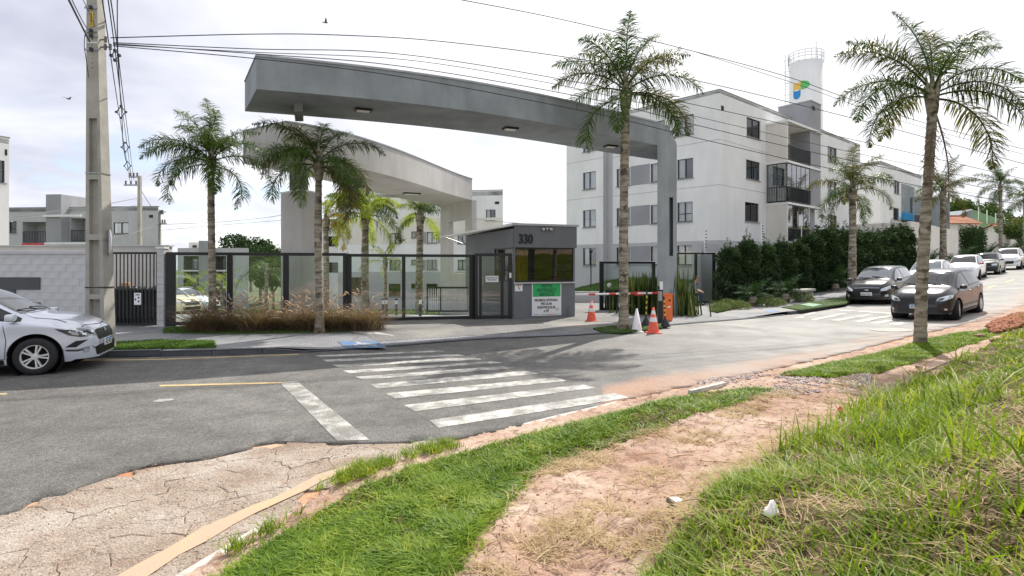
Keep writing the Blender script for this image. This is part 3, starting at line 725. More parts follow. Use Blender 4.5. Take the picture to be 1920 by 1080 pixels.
# wheelchair bay painted on the ramp
g = lambda x, y: G(x, y, 0, lambda a, b: float(swz(a, b)))[:2]
bp = sheet('blue_patch', [g(x, y) for x, y in [(632, 640.5), (705, 639.5), (726, 652.5), (650, 653.5)]], lambda x, y: swz(x, y) + .010, 'blue_paint', .15); tag(bp, kind='structure')
def padmark(px, parent, m='road_white', dz=.0135):
    return sheet('wheelchair_mark', [g(x, y) for x, y in px], lambda x, y: swz(x, y) + dz, m, .15, parent=parent)
ring = [(683 + 20 * math.cos(a), 648.2 + 3.9 * math.sin(a)) for a in [math.pi * (-.15 - 1.45 * k / 18) for k in range(19)]]
rin = [(683 + 15 * math.cos(a), 647.9 + 2.5 * math.sin(a)) for a in [math.pi * (-.15 - 1.45 * k / 18) for k in range(19)]][::-1]
padmark(ring + rin, bp)
padmark([(664, 641.6), (671, 641.6), (687, 646.6), (702, 646.9), (708, 649.2), (714, 649), (716, 650.4), (705, 651), (697, 648.4), (681, 648)], bp)
padmark([(660, 640.7), (667, 640.5), (669, 641.4), (662, 641.7)], bp)
bp2 = sheet('blue_patch', [g(x, y) for x, y in [(1432, 583), (1452, 581), (1462, 584), (1440, 586.5)]], lambda x, y: swz(x, y) + .009, 'blue_paint', .5); tag(bp2, kind='structure')
gpd = sheet('green_patch', [g(x, y) for x, y in [(1500, 573), (1517, 570), (1542, 573), (1524, 577)]], lambda x, y: swz(x, y) + .045, 'faded_green', .5); tag(gpd, kind='structure')

# ------------------------------------------------------------------ grass
def blades(name, P, hgt, wid, m, lean=.35, bend=.35, zf=None, seg=2, zoff=-.01):
    n = len(P); h = hgt if hasattr(hgt, '__len__') else np.full(n, hgt)
    x, y = P[:, 0], P[:, 1]; z = (zf or H)(x, y) + zoff
    a = rng.uniform(0, 2 * np.pi, n); l = h * lean * rng.uniform(.1, 1.6, n); w = wid * rng.uniform(.6, 1.4, n)
    dx, dy = np.cos(a), np.sin(a); ta = a + np.pi / 2 + rng.uniform(-.7, .7, n); wx, wy = np.cos(ta) * w / 2, np.sin(ta) * w / 2
    V = []; ts = [0, .5, 1.0] if seg == 2 else [0, .35, .7, 1.0]
    for t in ts:
        k = l * (t * .55 + t * t * .45 * (1 + bend * 2)); zz_ = z + h * (t - bend * .5 * t * t); q = 1 - .95 * t ** 1.4
        V.append(np.stack([x + dx * k - wx * q, y + dy * k - wy * q, zz_], 1)); V.append(np.stack([x + dx * k + wx * q, y + dy * k + wy * q, zz_], 1))
    m_ = len(V); V = np.stack(V, 1).reshape(-1, 3); b = np.arange(n)[:, None] * m_; F = []
    for s in range(len(ts) - 1): F.append(b + np.array([[2 * s, 2 * s + 1, 2 * s + 3, 2 * s + 2]]))
    return meshobj(name, npmesh(name, V, np.concatenate(F), m, True))
def scatter(poly, n, near=2.0, power=1.6, dens=None):
    A = np.array(poly); mn, mx_ = A.min(0), A.max(0); out = []; got = 0; tries = 0
    while got < n and tries < 60:
        tries += 1
        P = rng.uniform(mn, mx_, (200000, 2)); r = np.hypot(P[:, 0], P[:, 1])
        keep = rng.random(len(P)) < np.minimum(1, (near / np.maximum(r, .3)) ** power)
        keep &= P[:, 1] > -1.0
        P = P[keep]; P = P[inpoly(P, poly)]
        if dens is not None: P = P[rng.random(len(P)) < dens(P[:, 0], P[:, 1])]
        out.append(P); got += len(P)
    return np.concatenate(out)[:n]
def patch(x, y, f=1.0, seed=0):
    return .5 + .5 * (np.sin(1.9 * f * x + seed) * np.sin(2.3 * f * y + 1.3 * seed) * .5 + .3 * np.sin(4.1 * f * x - 3.3 * f * y + seed) + .2 * np.sin(9 * f * x + 7 * f * y) + .15 * np.sin(17 * f * y - 13 * f * x))
def grow(poly, d):
    A = np.array(poly); c = A.mean(0); return [tuple(c + (p - c) * d) for p in A]
fade = lambda x, y: np.clip(1.15 - .9 * patch(x, y, 1.5, 2), .15, 1)
P = scatter(STRIP1, 50000, 3.0, 1.7, lambda x, y: np.clip(patch(x, y, 1.3, 4) * 2.1 - .45, .10, 1)); q_ = rng.random(len(P)) < .22; P[q_] += rng.normal(0, .05, (q_.sum(), 2)); r = np.hypot(P[:, 0], P[:, 1])
o = blades('verge_grass', P, rng.uniform(.018, .052, len(P)) * (.6 + .9 * patch(P[:, 0], P[:, 1], 1.6, 1)), .0105 + .0008 * r, 'grass_blade', 1.25, .55, zoff=0); tag(o, kind='stuff')
P = scatter(STRIP2, 36000, 8.0, 1.0, lambda x, y: np.clip(patch(x, y, .8, 9) * 1.8, .3, 1)); 
o = blades('verge_grass', P, rng.uniform(.03, .08, len(P)), .016, 'grass_blade', .9, .5, zoff=0); tag(o, kind='stuff')
P = scatter(BANKP, 110000, 2.6, 1.35, lambda x, y: np.clip(patch(x, y, 1.4, 3) * 2.6 - .8, .07, 1) * np.clip(.25 + np.hypot(x, y) / 2.4, 0, 1)); r = np.hypot(P[:, 0], P[:, 1])
o = blades('bank_grass', P, rng.uniform(.04, .11, len(P)), .0060 + .0013 * r, 'grass_bank', .9, .6, seg=3, zoff=0); tag(o, kind='stuff')
# taller tussocks
tp = scatter(BANKP, 620, 3.2, .9, lambda x, y: (patch(x, y, .55, 3) > .48) * (x > 1.5)); T = []
for q in tp:
    n = int(rng.integers(35, 90)); T.append(q + rng.normal(0, .10 + .012 * np.hypot(*q), (n, 2)))
T = np.concatenate(T); T = T[inpoly(T, BANKP)]; r = np.hypot(T[:, 0], T[:, 1])
o = blades('tall_grass', T, rng.uniform(.12, .40, len(T)) * np.clip(.35 + .2 * r, .5, 1.0), .0075 + .001 * r, 'grass_bank', .55, .6, seg=3, zoff=0); tag(o, kind='stuff')
# dry straw over bank and path
PATHP = gp([(830, 1120), (890, 1000), (960, 930), (1000, 890), (1060, 860), (1250, 795), (1400, 745), (1640, 690), (1760, 668), (1850, 648), (1800, 690), (1700, 735), (1590, 790), (1450, 860), (1310, 960), (1250, 1060), (1230, 1120)])
P = np.concatenate([scatter(PATHP, 11000, 3, 1.3, lambda x, y: np.clip(patch(x, y, 1.7, 6) * 2.8 - 1.55, 0.006, 1)), scatter(BANKP, 52000, 2.6, 1.4, lambda x, y: np.clip(1.5 - patch(x, y, 1.4, 3) * 1.9, .10, 1))])
o = blades('dry_straw', P, rng.uniform(.012, .045, len(P)), .0045 + .0007 * np.hypot(P[:, 0], P[:, 1]), 'grass_dry', 2.6, .7, zoff=.004); tag(o, kind='stuff')
# fringe where green creeps over kerb and slabs
EDGE = gp([(380, 1020), (480, 985), (560, 945), (640, 895), (730, 862), (860, 832), (870, 842), (740, 880), (650, 915), (560, 975), (470, 1030), (420, 1060)])
P = scatter(EDGE, 2600, 3, 1.2, lambda x, y: np.clip(patch(x, y, 2.4, 1) * 2.6 - 1.3, 0, 1))
o = blades('kerb_weeds', P, rng.uniform(.03, .12, len(P)), .007, 'grass_bank', .7, .5, zoff=.02); tag(o, kind='stuff')
# pavement lawns
swl = lambda x, y: swz(x, y) + .012
def lawnbed(name, px, n, hg=.05, wd=.02, m='grass_lawn', near=14):
    poly = [g(x, y) for x, y in px]
    b = sheet(name, poly, lambda x, y: swz(x, y) + .03, 'lawn_ground', .5, thick=.05); tag(b, kind='structure')
    P = scatter(poly, n, near, .5)
    o = blades('lawn_grass', P, rng.uniform(.5, 1.3, len(P)) * hg, wd, m, .8, .5, zf=lambda x, y: swz(x, y) + .02); tag(o, kind='stuff')
lawnbed('grass_bed', [(205, 645), (300, 640), (400, 641.5), (405, 653), (300, 655), (200, 657)], 9000, .07)
lawnbed('grass_bed', [(308, 616), (420, 610), (640, 606), (700, 612), (705, 621), (560, 625), (420, 627), (306, 625)], 14000, .06)
lawnbed('grass_bed', [(1112, 617), (1150, 612), (1200, 612), (1222, 608), (1250, 608), (1252, 612), (1210, 619), (1165, 624), (1125, 623)], 5000, .05)
lawnbed('grass_bed', [(1465, 577), (1560, 560), (1600, 556), (1600, 562), (1585, 570), (1500, 583)], 5000, .04, .03)
lawnbed('grass_bed', [(1330, 584), (1340, 566), (1400, 556), (1480, 545), (1520, 543), (1522, 548), (1480, 559), (1400, 575), (1345, 587)], 9000, .22, .02, 'shrub_leaf')
P = scatter([(9.5, 25.5), (11.5, 25.2), (30, 43.5), (44, 54), (42.5, 55.5), (28, 46)], 14000, 25, .3)
o = blades('lawn_grass', P, rng.uniform(.04, .10, len(P)), .05, 'grass_lawn', .8, .4, zf=lambda x, y: swz(x, y)); tag(o, kind='stuff')
# lawn inside the estate, in front of the right block and behind the fence
lb = sheet('lawn', [(1.0, 27), (1.0, 45), (6, 41.5), (11.5, 34), (9.5, 31), (5, 27.6)], lambda x, y: street(x) + interior(x, y) + .55 + .05 * (y - 27), 'lawn_ground', 1.5); tag(lb, kind='structure')
P = scatter([(1.0, 27), (1.0, 45), (6, 41.5), (11.5, 34), (9.5, 31), (5, 27.6)], 14000, 30, .3)
o = blades('lawn_grass', P, rng.uniform(.04, .10, len(P)), .05, 'grass_lawn', .7, .4, zf=lambda x, y: street(x) + interior(x, y) + .55 + .05 * (y - 27)); tag(o, kind='stuff')
lawn2 = [(-9, 30), (-1.6, 28), (-1.4, 55), (-20, 56), (-30, 48), (-22, 31)]
lb = sheet('lawn', lawn2, lambda x, y: street(x) + interior(x, y) + .05, 'lawn_ground', 2); tag(lb, kind='structure')
P = scatter(lawn2, 22000, 30, .4)
o = blades('lawn_grass', P, rng.uniform(.05, .14, len(P)), .06, 'grass_lawn', .7, .4, zf=lambda x, y: street(x) + interior(x, y) + .05); tag(o, kind='stuff')

# gravel spills, clods, twigs
def stones(name, P, smin, smax, m, zf=H, zo=.0, kind='stuff'):
    base = np.array([(1, 0, 0), (-1, 0, 0), (0, 1, 0), (0, -1, 0), (0, 0, .7), (0, 0, -.5)]); n = len(P)
    F0 = np.array([(0, 2, 4), (2, 1, 4), (1, 3, 4), (3, 0, 4), (2, 0, 5), (1, 2, 5), (3, 1, 5), (0, 3, 5)])
    s = rng.uniform(smin, smax, n) ; V = base[None] * (s[:, None, None]) * rng.uniform(.6, 1.3, (n, 6, 1)) + rng.normal(0, .12, (n, 6, 3)) * s[:, None, None]
    V = V + np.stack([P[:, 0], P[:, 1], zf(P[:, 0], P[:, 1]) + zo + s * .25], 1)[:, None]
    F = (F0[None] + (np.arange(n) * 6)[:, None, None]).reshape(-1, 3)
    return tag(meshobj(name, npmesh(name, V.reshape(-1, 3), F, m)), kind=kind)
P = scatter(GRAV, 5000, 9, .5, lambda x, y: np.clip(patch(x, y, 1.3, 2) * 3 - 1.2, .02, 1)); stones('gravel', P, .006, .022, 'gravel')
GR2 = gp([(1215, 745), (1260, 730), (1340, 708), (1390, 704), (1360, 718), (1300, 735), (1240, 752)])
P = scatter(GR2, 2500, 9, .5); stones('gravel', P, .008, .025, 'gravel', zf=lambda x, y: street(x), zo=.01)
P = scatter(PATHP, 420, 3, 1.2); stones('clods', P, .003, .014, 'soil_red')
P = scatter(PATHP, 2600, 3, 1.3); stones('pebbles', P, .0015, .006, 'gravel')
P = scatter([tuple(p) for p in AL if 3 < p[1] < 20 and p[0] < 16] + [tuple(p) for p in KL[::-1] if 3 < p[1] < 18 and p[0] < 14], 1000, 5, .8); stones('road_crumbs', P, .003, .010, 'gravel', zf=lambda x, y: street(x), zo=.01)
MOUND = gp([(1850, 615), (1870, 603), (1900, 592), (1935, 585), (1950, 600), (1900, 618), (1860, 628)])
P = scatter(MOUND, 1600, 15, .4); stones('clods', P, .02, .09, 'soil_red', zo=.02)
mb = MB()
for q in scatter(PATHP, 260, 3, 1.0):
    z = float(H(q[0], q[1])); a = random.uniform(0, 6.3); L = random.uniform(.05, .28); pts = []
    for k in range(4):
        t = k / 3; pts.append((q[0] + math.cos(a) * L * t + random.uniform(-.01, .01), q[1] + math.sin(a) * L * t + random.uniform(-.01, .01), z + .012 + .012 * math.sin(3 * t)))
    mb.tube(pts, random.uniform(.0015, .004), 4)
tag(mb.part('twigs', 'grass_dry'), kind='stuff')
# ================================================================== BUILDINGS
WC = {}
def pxs(px, O, u):
    k = (px - CX) / FPX; return (k * O[1] - O[0]) / (u[0] - k * u[1])
def window_unit(w, h, style):
    key = (round(w, 1), round(h, 1), style)
    if key in WC: return WC[key]
    f = .05; mb = MB()
    mb.box(0, w, -.03, .03, 0, f).box(0, w, -.03, .03, h - f, h).box(0, f, -.03, .03, f, h - f).box(w - f, w, -.03, .03, f, h - f)
    if w > .7: mb.box(w / 2 - .03, w / 2 + .03, -.035, .02, f, h - f)
    if style == 'split': mb.box(f, w - f, -.03, .02, h * .38, h * .38 + .04)
    fr = mb.mesh('window', 'black_metal')
    pn = MB().box(f, w - f, .0, .008, f, h - f).mesh('pane', 'window_glass')
    cu = None
    if style != 'dark':
        mb = MB(); n = int(w / .05); vs = []
        rg = [(f, w - f)] if style in ('full', 'split') else ([(f, w * .42)] if style == 'left' else [(w * .55, w - f)])
        for a, b in rg:
            vs = []; m = max(4, int((b - a) / .035))
            for i in range(m + 1):
                x = a + (b - a) * i / m; y = .11 + .02 * math.sin(i * 1.9) + .01 * math.sin(i * 3.1)
                vs += [(x, y, f), (x, y + .01 * math.sin(i), h - f)]
            mb.add(vs, [(2 * i, 2 * i + 2, 2 * i + 3, 2 * i + 1) for i in range(m)])
        cu = mb.mesh('curtain', 'curtain', True)
    sl = MB().box(-.05, w + .05, -.16, -.035, -.05, -.005).mesh('sill', 'wall_grey')
    WC[key] = (fr, pn, cu, sl); return WC[key]
def add_window(root, O, u, s0, s1, z0, z1, style='full', sill=True, rec=.10):
    n = Vector((u[1], -u[0], 0)); ang = math.atan2(u[1], u[0])
    p = Vector((O[0] + u[0] * s0, O[1] + u[1] * s0, z0)) - n * rec - root.location
    w, h = s1 - s0, z1 - z0; fr, pn, cu, sl = window_unit(w, h, style); q = (round(w, 1), round(h, 1))
    f = meshobj('window', fr, root, p, (0, 0, ang)); f.scale = (w / q[0], 1, h / q[1])
    meshobj('pane', pn, f)
    if cu: meshobj('curtain', cu, f)
    if sill: meshobj('sill', sl, f, (0, -.02, 0))
    return f
def facade(root, O, u, s0, s1, z0, z1, holes, m, name='wall', depth=.14, backing=True, back_m='interior_dark', bd=.45):
    """a wall sheet with real window openings, reveals and a dark room behind them"""
    U = Vector((u[0], u[1], 0)); n = Vector((u[1], -u[0], 0)); O3 = Vector((O[0], O[1], 0)) - root.location; O3.z = -root.location.z
    P = lambda s, z, d=0: O3 + U * s + Vector((0, 0, z)) - n * d
    S = sorted({s0, s1} | {h[0] for h in holes} | {h[1] for h in holes}); Z = sorted({z0, z1} | {h[2] for h in holes} | {h[3] for h in holes})
    S = [s for s in S if s0 <= s <= s1]; Z = [z for z in Z if z0 <= z <= z1]; mb = MB()
    for i in range(len(S) - 1):
        for j in range(len(Z) - 1):
            cs, cz = (S[i] + S[i + 1]) / 2, (Z[j] + Z[j + 1]) / 2
            if any(h[0] < cs < h[1] and h[2] < cz < h[3] for h in holes): continue
            mb.quad(P(S[i], Z[j]), P(S[i + 1], Z[j]), P(S[i + 1], Z[j + 1]), P(S[i], Z[j + 1]))
    bk = MB()
    for (a, b, c, d) in [h[:4] for h in holes]:
        D = depth
        mb.quad(P(a, c), P(a, c, D), P(a, d, D), P(a, d)); mb.quad(P(b, c, D), P(b, c), P(b, d), P(b, d, D))
        mb.quad(P(a, d, D), P(b, d, D), P(b, d), P(a, d)); mb.quad(P(a, c), P(b, c), P(b, c, D), P(a, c, D))
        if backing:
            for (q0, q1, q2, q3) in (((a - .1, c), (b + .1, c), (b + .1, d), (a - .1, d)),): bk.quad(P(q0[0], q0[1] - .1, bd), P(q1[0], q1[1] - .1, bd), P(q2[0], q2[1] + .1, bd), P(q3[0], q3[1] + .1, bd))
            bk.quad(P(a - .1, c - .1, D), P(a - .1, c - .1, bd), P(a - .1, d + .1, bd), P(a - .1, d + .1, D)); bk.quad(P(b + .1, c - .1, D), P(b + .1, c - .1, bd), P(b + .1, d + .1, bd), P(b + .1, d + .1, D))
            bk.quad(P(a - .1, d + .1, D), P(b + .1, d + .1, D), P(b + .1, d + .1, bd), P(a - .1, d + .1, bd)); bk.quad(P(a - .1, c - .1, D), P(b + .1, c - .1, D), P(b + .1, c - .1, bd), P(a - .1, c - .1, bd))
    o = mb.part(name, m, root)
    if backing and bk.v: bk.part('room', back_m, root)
    return o
def pwin(O, u, x0, x1, y0, y1):
    s0, s1 = pxs(x0, O, u), pxs(x1, O, u); d = O[1] + u[1] * (s0 + s1) / 2
    return [s0, s1, EYE + (HY - y1) * d / FPX, EYE + (HY - y0) * d / FPX]
def unit(a): v = np.array(a, float); return v / np.linalg.norm(v)
def rail(root, O, u, s0, s1, z0, h=1.05, step=.11, m='black_metal', off=0.0, name='railing'):
    n = Vector((u[1], -u[0], 0)); U = Vector((u[0], u[1], 0)); B = Vector((O[0], O[1], 0)) + n * off - root.location; B.z = -root.location.z
    mb = MB(); P = lambda s, z: B + U * s + Vector((0, 0, z))
    mb.obox(P(s0, z0 + h - .05), U * (s1 - s0), n * .05, Vector((0, 0, .05))); mb.obox(P(s0, z0 + .06), U * (s1 - s0), n * .04, Vector((0, 0, .04)))
    s = s0
    while s < s1:
        mb.obox(P(s, z0 + .06), U * .022, n * .03, Vector((0, 0, h - .1))); s += step
    return mb.part(name, m, root)

# ---- right block
C1 = np.array((12.2, 33.5)); uL = unit((.69, -.724)); uR = unit((.76, .65)); E1 = C1 - uL * 11.75
nR = np.array((uR[1], -uR[0])); nL = np.array((uL[1], -uL[0]))
BR = thing('apartment_block', (C1[0], C1[1], .3), 'large off-white four-storey apartment block with stacked balconies behind the dark hedge', 'building', 'apartment blocks of the estate')
hl = []
WL = [(1093, 1117, 266, 300, 'full'), (1093, 1117, 334, 369, 'full'), (1093, 1117, 404, 435, 'full'), (1093, 1117, 472, 504, 'left'),
      (1148, 1173, 255, 290, 'left'), (1148, 1173, 327, 362, 'left'), (1148, 1173, 400, 431, 'left'), (1148, 1173, 469, 500, 'dark'),
      (1212, 1237, 238, 277, 'full'), (1212, 1237, 315, 351, 'full'), (1212, 1237, 390, 425, 'full'), (1212, 1237, 466, 500, 'full'),
      (1261, 1293, 220, 259, 'split'), (1262, 1292, 301, 339, 'left'), (1262, 1291, 383, 418, 'split'), (1262, 1290, 463, 498, 'full')]
rows = []
for i, (x0, x1, y0, y1, st) in enumerate(WL):
    h = pwin(E1, uL, x0, x1, y0, y1); fl = i % 4; zc = [11.0, 8.25, 5.5, 2.75][fl] - .18; h[2], h[3] = zc - .62, zc + .62; hl.append(h + [st])
zb = 3.45; sA, sB = pxs(1131, E1, uL), pxs(1141, E1, uL)
def split(hs, a, b, c, d): return [h for h in hs if a <= (h[0] + h[1]) / 2 <= b and c <= (h[2] + h[3]) / 2 <= d]
E1b = E1 - nL * .0
for (a, b, m1, off) in ((0, sA, 'wall_white', 0.0), (sB, 11.75, 'wall_white', .5)):
    Oo = E1 - nL * off
    facade(BR, Oo, uL, a, b, zb, 12.55, split(hl, a, b, zb, 20), m1)
    facade(BR, Oo, uL, a, b, -1.5, zb, split(hl, a, b, -2, zb), 'wall_lightgrey', name='lower_wall')
# return wall at the recess
mb = MB(); a = E1 + uL * sA; mb.quad((a[0], a[1], -1.5), (a[0] - nL[0] * .5, a[1] - nL[1] * .5, -1.5), (a[0] - nL[0] * .5, a[1] - nL[1] * .5, 12.55), (a[0], a[1], 12.55))
b_ = E1 - nL * .5; mb.quad((b_ + uL * sA).tolist() + [-1.5], (b_ + uL * sB).tolist() + [-1.5], (b_ + uL * sB).tolist() + [12.55], (b_ + uL * sA).tolist() + [12.55])
mb.part('recess_wall', 'wall_lightgrey', BR, world=True)
for h in hl:
    off = 0 if h[0] < sA else .5
    add_window(BR, E1 - nL * off, uL, *h[:4], style=h[4])
# grey spandrels between the second and third windows, joint lines
h2, h3 = hl[4], hl[8]
for zc in (8.07, 5.32, 2.57):
    mb = MB(); p = E1 - nL * .5 + uL * (h2[1] + .06); mb.obox((p[0], p[1], zc - .66), (uL[0] * (h3[0] - h2[1] - .12), uL[1] * (h3[0] - h2[1] - .12), 0), (nL[0] * .015, nL[1] * .015, 0), (0, 0, 1.32)); mb.part('spandrel_panel', 'wall_grey', BR, world=True)
# right-hand facade, from the corner on
C1b = C1 - nL * .5
hr = []
for (x0, x1, y0, y1, st) in [(1400, 1426, 228, 270, 'dark'), (1399, 1425, 307, 348, 'right'), (1397, 1423, 386, 424, 'dark'), (1396, 1421, 463, 499, 'dark'),
                             (1552, 1569, 353, 383, 'right'), (1552, 1569, 289, 318, 'full'), (1552, 1569, 415, 443, 'left'), (1585, 1597, 350, 380, 'left')]:
    h = pwin(C1b, uR, x0, x1, y0, y1); zc = min([(abs(q - (h[2] + h[3]) / 2), q) for q in (10.9, 8.15, 5.4, 2.65)])[1]
    h[2], h[3] = zc - .62, zc + .62; hr.append(h + [st])
sM, sN = pxs(1437, C1b, uR), 24
facade(BR, C1b, uR, 0, sN, zb, 12.55, split(hr, 0, sN, zb, 20), 'wall_white'); facade(BR, C1b, uR, 0, sN, -1, zb, split(hr, 0, sN, -2, zb), 'wall_lightgrey', name='lower_wall')
for h in hr: add_window(BR, C1b, uR, *h[:4], style=h[4])
# roof slab, parapet cap, ends and rear
c0 = C1b; e0 = E1 - nL * .0; f0 = C1b + uR * sN; g0 = f0 - nR * 12; h0 = E1 - nL * .5 - nR * 0
foot = [tuple(E1), tuple(E1 + uL * sA), tuple(E1 + uL * sA - nL * .5), tuple(C1b), tuple(f0), tuple(f0 + np.array((-8.3, 8.7))), tuple(E1 + np.array((13, 11.5)))]
mb = MB(); mb.prism(foot, 12.35, 12.5); mb.part('roof', 'wall_lightgrey', BR, world=True)
mb = MB()
for i in range(len(foot)):
    a, b = np.array(foot[i]), np.array(foot[(i + 1) % len(foot)]); d = unit(b - a); nn = np.array((d[1], -d[0]))
    mb.obox((*(a - nn * .2), 12.552 + .002 * i), ((b - a)[0], (b - a)[1], 0), (nn[0] * .24, nn[1] * .24, 0), (0, 0, .05))
mb.part('parapet_cap', 'wall_grey', BR, world=True)
mb = MB()
for i in (4, 5, 6):
    a, b = foot[i], foot[(i + 1) % len(foot)]; mb.quad((*a, -1), (*b, -1), (*b, 12.55), (*a, 12.55))
mb.part('wall', 'wall_white', BR, world=True)
# joints in the render
mb = MB()
for zj in (9.55, 6.8):
    for O_, u_, n_, a, b in ((E1, uL, nL, 0, sA), (E1 - nL * .5, uL, nL, sB, 11.75), (C1b, uR, nR, 0, sM)):
        p = O_ + u_ * a; mb.obox((p[0], p[1], zj), (u_[0] * (b - a), u_[1] * (b - a), 0), (n_[0] * .004, n_[1] * .004, 0), (0, 0, .025))
mb.part('render_joint', 'wall_grey', BR, world=True)
mb = MB(); p = C1b + uR * pxs(1352, C1b, uR); mb.obox((p[0], p[1], 11.35), (uR[0] * .32, uR[1] * .32, 0), (nR[0] * .01, nR[1] * .01, 0), (0, 0, .3)); mb.part('vent', 'interior_dark', BR, world=True)
# balcony tower
Pa = C1b + uR * sM; Q0 = Pa + nR * 1.38
def bb(root, s0, s1, d0, d1, z0, z1, m, name, O=None):     # box in balcony coordinates: s along, d out of the facade
    O = Pa if O is None else O; p = O + uR * s0 + nR * d0
    return MB().obox((p[0], p[1], z0), (uR[0] * (s1 - s0), uR[1] * (s1 - s0), 0), (nR[0] * (d1 - d0), nR[1] * (d1 - d0), 0), (0, 0, z1 - z0)).part(name, m, root, world=True)
for z in (8.72, 5.97, 3.22): bb(BR, -.02, 5.62, .0, 1.42, z, z + .14, 'wall_white', 'balcony_slab')
bb(BR, -.05, 5.68, .0, 1.50, 11.38, 11.52, 'wall_white', 'balcony_roof')
bb(BR, 0, .14, .01, 1.38, 8.86, 11.38, 'wall_cream', 'side_wall'); bb(BR, 0, .14, .01, 1.38, .3, 5.97, 'wall_cream', 'side_wall')
bb(BR, 3.7, 5.55, .012, 1.35, 8.86, 11.37, 'wall_grey', 'grey_pier'); bb(BR, 3.7, 5.55, .012, 1.35, 6.11, 8.72, 'wall_grey', 'grey_pier'); bb(BR, 3.9, 5.55, .012, .95, .3, 5.97, 'wall_grey', 'grey_pier')
tw = bb(BR, 3.8, 5.55, -.9, 1.36, 11.525, 13.5, 'wall_grey', 'tank_room'); bb(BR, 4.0, 4.5, 1.36, 1.372, 12.9, 13.2, 'interior_dark', 'vent'); bb(BR, 3.75, 5.6, -.95, 1.41, 13.502, 13.56, 'wall_lightgrey', 'cap')
bb(BR, 3.5, 3.64, 1.2, 1.34, .3, 5.97, 'wall_white', 'post')
for z in (8.86, 6.11, 3.36): # doors and inner walls
    bb(BR, .3, 1.3, -.02, .02, z, z + 2.1, 'black_metal', 'door_frame'); bb(BR, .36, 1.24, .021, .03, z + .05, z + 2.05, 'car_glass', 'door_pane')
    bb(BR, 1.8, 3.3, -.02, .02, z, z + 2.1, 'black_metal', 'door_frame'); bb(BR, 1.86, 3.24, .021, .03, z + .05, z + 2.05, 'car_glass', 'door_pane')
rail(BR, Q0, uR, .12, 3.7, 8.86); rail(BR, Q0, uR, .12, 3.7, 6.11); rail(BR, Q0, uR, .12, 3.6, 3.36)
rail(BR, Pa, nR, .1, 1.36, 6.11, off=.0)
def glasswall(O, u, s0, s1, z0, z1, n, name='balcony_glazing', m='balcony_glass', rt=BR):
    ang = math.atan2(u[1], u[0]); fr = MB(); w = (s1 - s0)
    fr.box(0, w, -.02, .02, 0, .05).box(0, w, -.02, .02, z1 - z0 - .05, z1 - z0)
    for i in range(n + 1): x = w * i / n; fr.box(max(0, x - .02), min(w, x + .02), -.018, .018, .05, z1 - z0 - .05)
    o = fr.part(name, 'black_metal', rt); p = np.array(O) + np.array(u) * s0
    o.location = Vector((p[0], p[1], z0)) - rt.location; o.rotation_euler = (0, 0, ang)
    for i in range(n): MB().box(w * i / n + .02, w * (i + 1) / n - .02, -.004, .004, .05, z1 - z0 - .05).part('pane', m, o)
    return o
glasswall(Q0 - nR * .06, uR, .1, 3.68, 6.12, 8.7, 5); glasswall(Pa, nR, .1, 1.3, 6.12, 8.7, 2); glasswall(Q0 - nR * .06, uR, .16, 3.5, 3.38, 5.95, 4)
mb = MB()
for k in range(26):
    s = .3 + k * .045; p = Q0 - nR * (.22 + .03 * math.sin(k * 1.7)) + uR * s; q = Q0 - nR * (.22 + .03 * math.sin((k + 1) * 1.7)) + uR * (s + .045)
    mb.quad((*p, 6.2), (*q, 6.2), (*q, 8.6), (*p, 8.6))
mb.part('curtain', 'curtain', BR, world=True)
p = C1b + uR * pxs(1541, C1b, uR)
bb(BR, 5.75, 7.0, .003, .02, 8.9, 11.3, 'interior_dark', 'stair_recess_shade'); bb(BR, 5.75, 7.0, .003, .02, 6.2, 8.3, 'interior_dark', 'stair_recess_shade'); bb(BR, 5.75, 7.0, .003, .02, 3.4, 4.6, 'interior_dark', 'stair_recess_shade')  # near-black sheets on the wall paint the shade of the recess
bb(BR, 5.7, 7.05, .003, .06, 4.75, 5.6, 'accent_blue', 'blue_band'); bb(BR, 5.7, 7.05, .003, .03, 8.36, 8.86, 'wall_grey', 'grey_band')

# ---- farther blocks along the street
def block(loc2, ul, ur, ll, lr, z0, z1, label, wl, wr, extra=None, m='wall_white', grp='apartment blocks of the estate'):
    C = np.array(loc2); rt = thing('apartment_block', (C[0], C[1], z0 + 1), label, 'building', grp)
    E = C - np.array(ul) * ll
    HL = [pwin(E, ul, *w[:4]) + [w[4]] for w in wl]; HR = [pwin(C, ur, *w[:4]) + [w[4]] for w in wr]
    facade(rt, E, ul, 0, ll, z0, z1, HL, m); facade(rt, C, ur, 0, lr, z0, z1, HR, m)
    for h in HL: add_window(rt, E, ul, *h[:4], style=h[4])
    for h in HR: add_window(rt, C, ur, *h[:4], style=h[4])
    F = C + np.array(ur) * lr; Gq = F - np.array(ul) * ll
    MB().prism([tuple(E), tuple(C), tuple(F), tuple(Gq)], z1 - .3, z1 - .05).part('roof', 'wall_grey', rt, world=True)
    mb = MB()
    for i, (a, b) in enumerate(((E, C), (C, F))):
        d = unit(b - a); nn = np.array((d[1], -d[0])); mb.obox((*(a - nn * .15), z1 + .002 + i * .002), (*(b - a), 0), (*(nn * .19), 0), (0, 0, .06))
    mb.part('parapet_cap', 'wall_grey', rt, world=True)
    mb = MB(); mb.quad((*F, z0), (*Gq, z0), (*Gq, z1), (*F, z1)); mb.quad((*Gq, z0), (*E, z0), (*E, z1), (*Gq, z1)); mb.part('wall', m, rt, world=True)
    return rt, E, C
C2 = ((1651 - CX) / FPX * 54, 54)
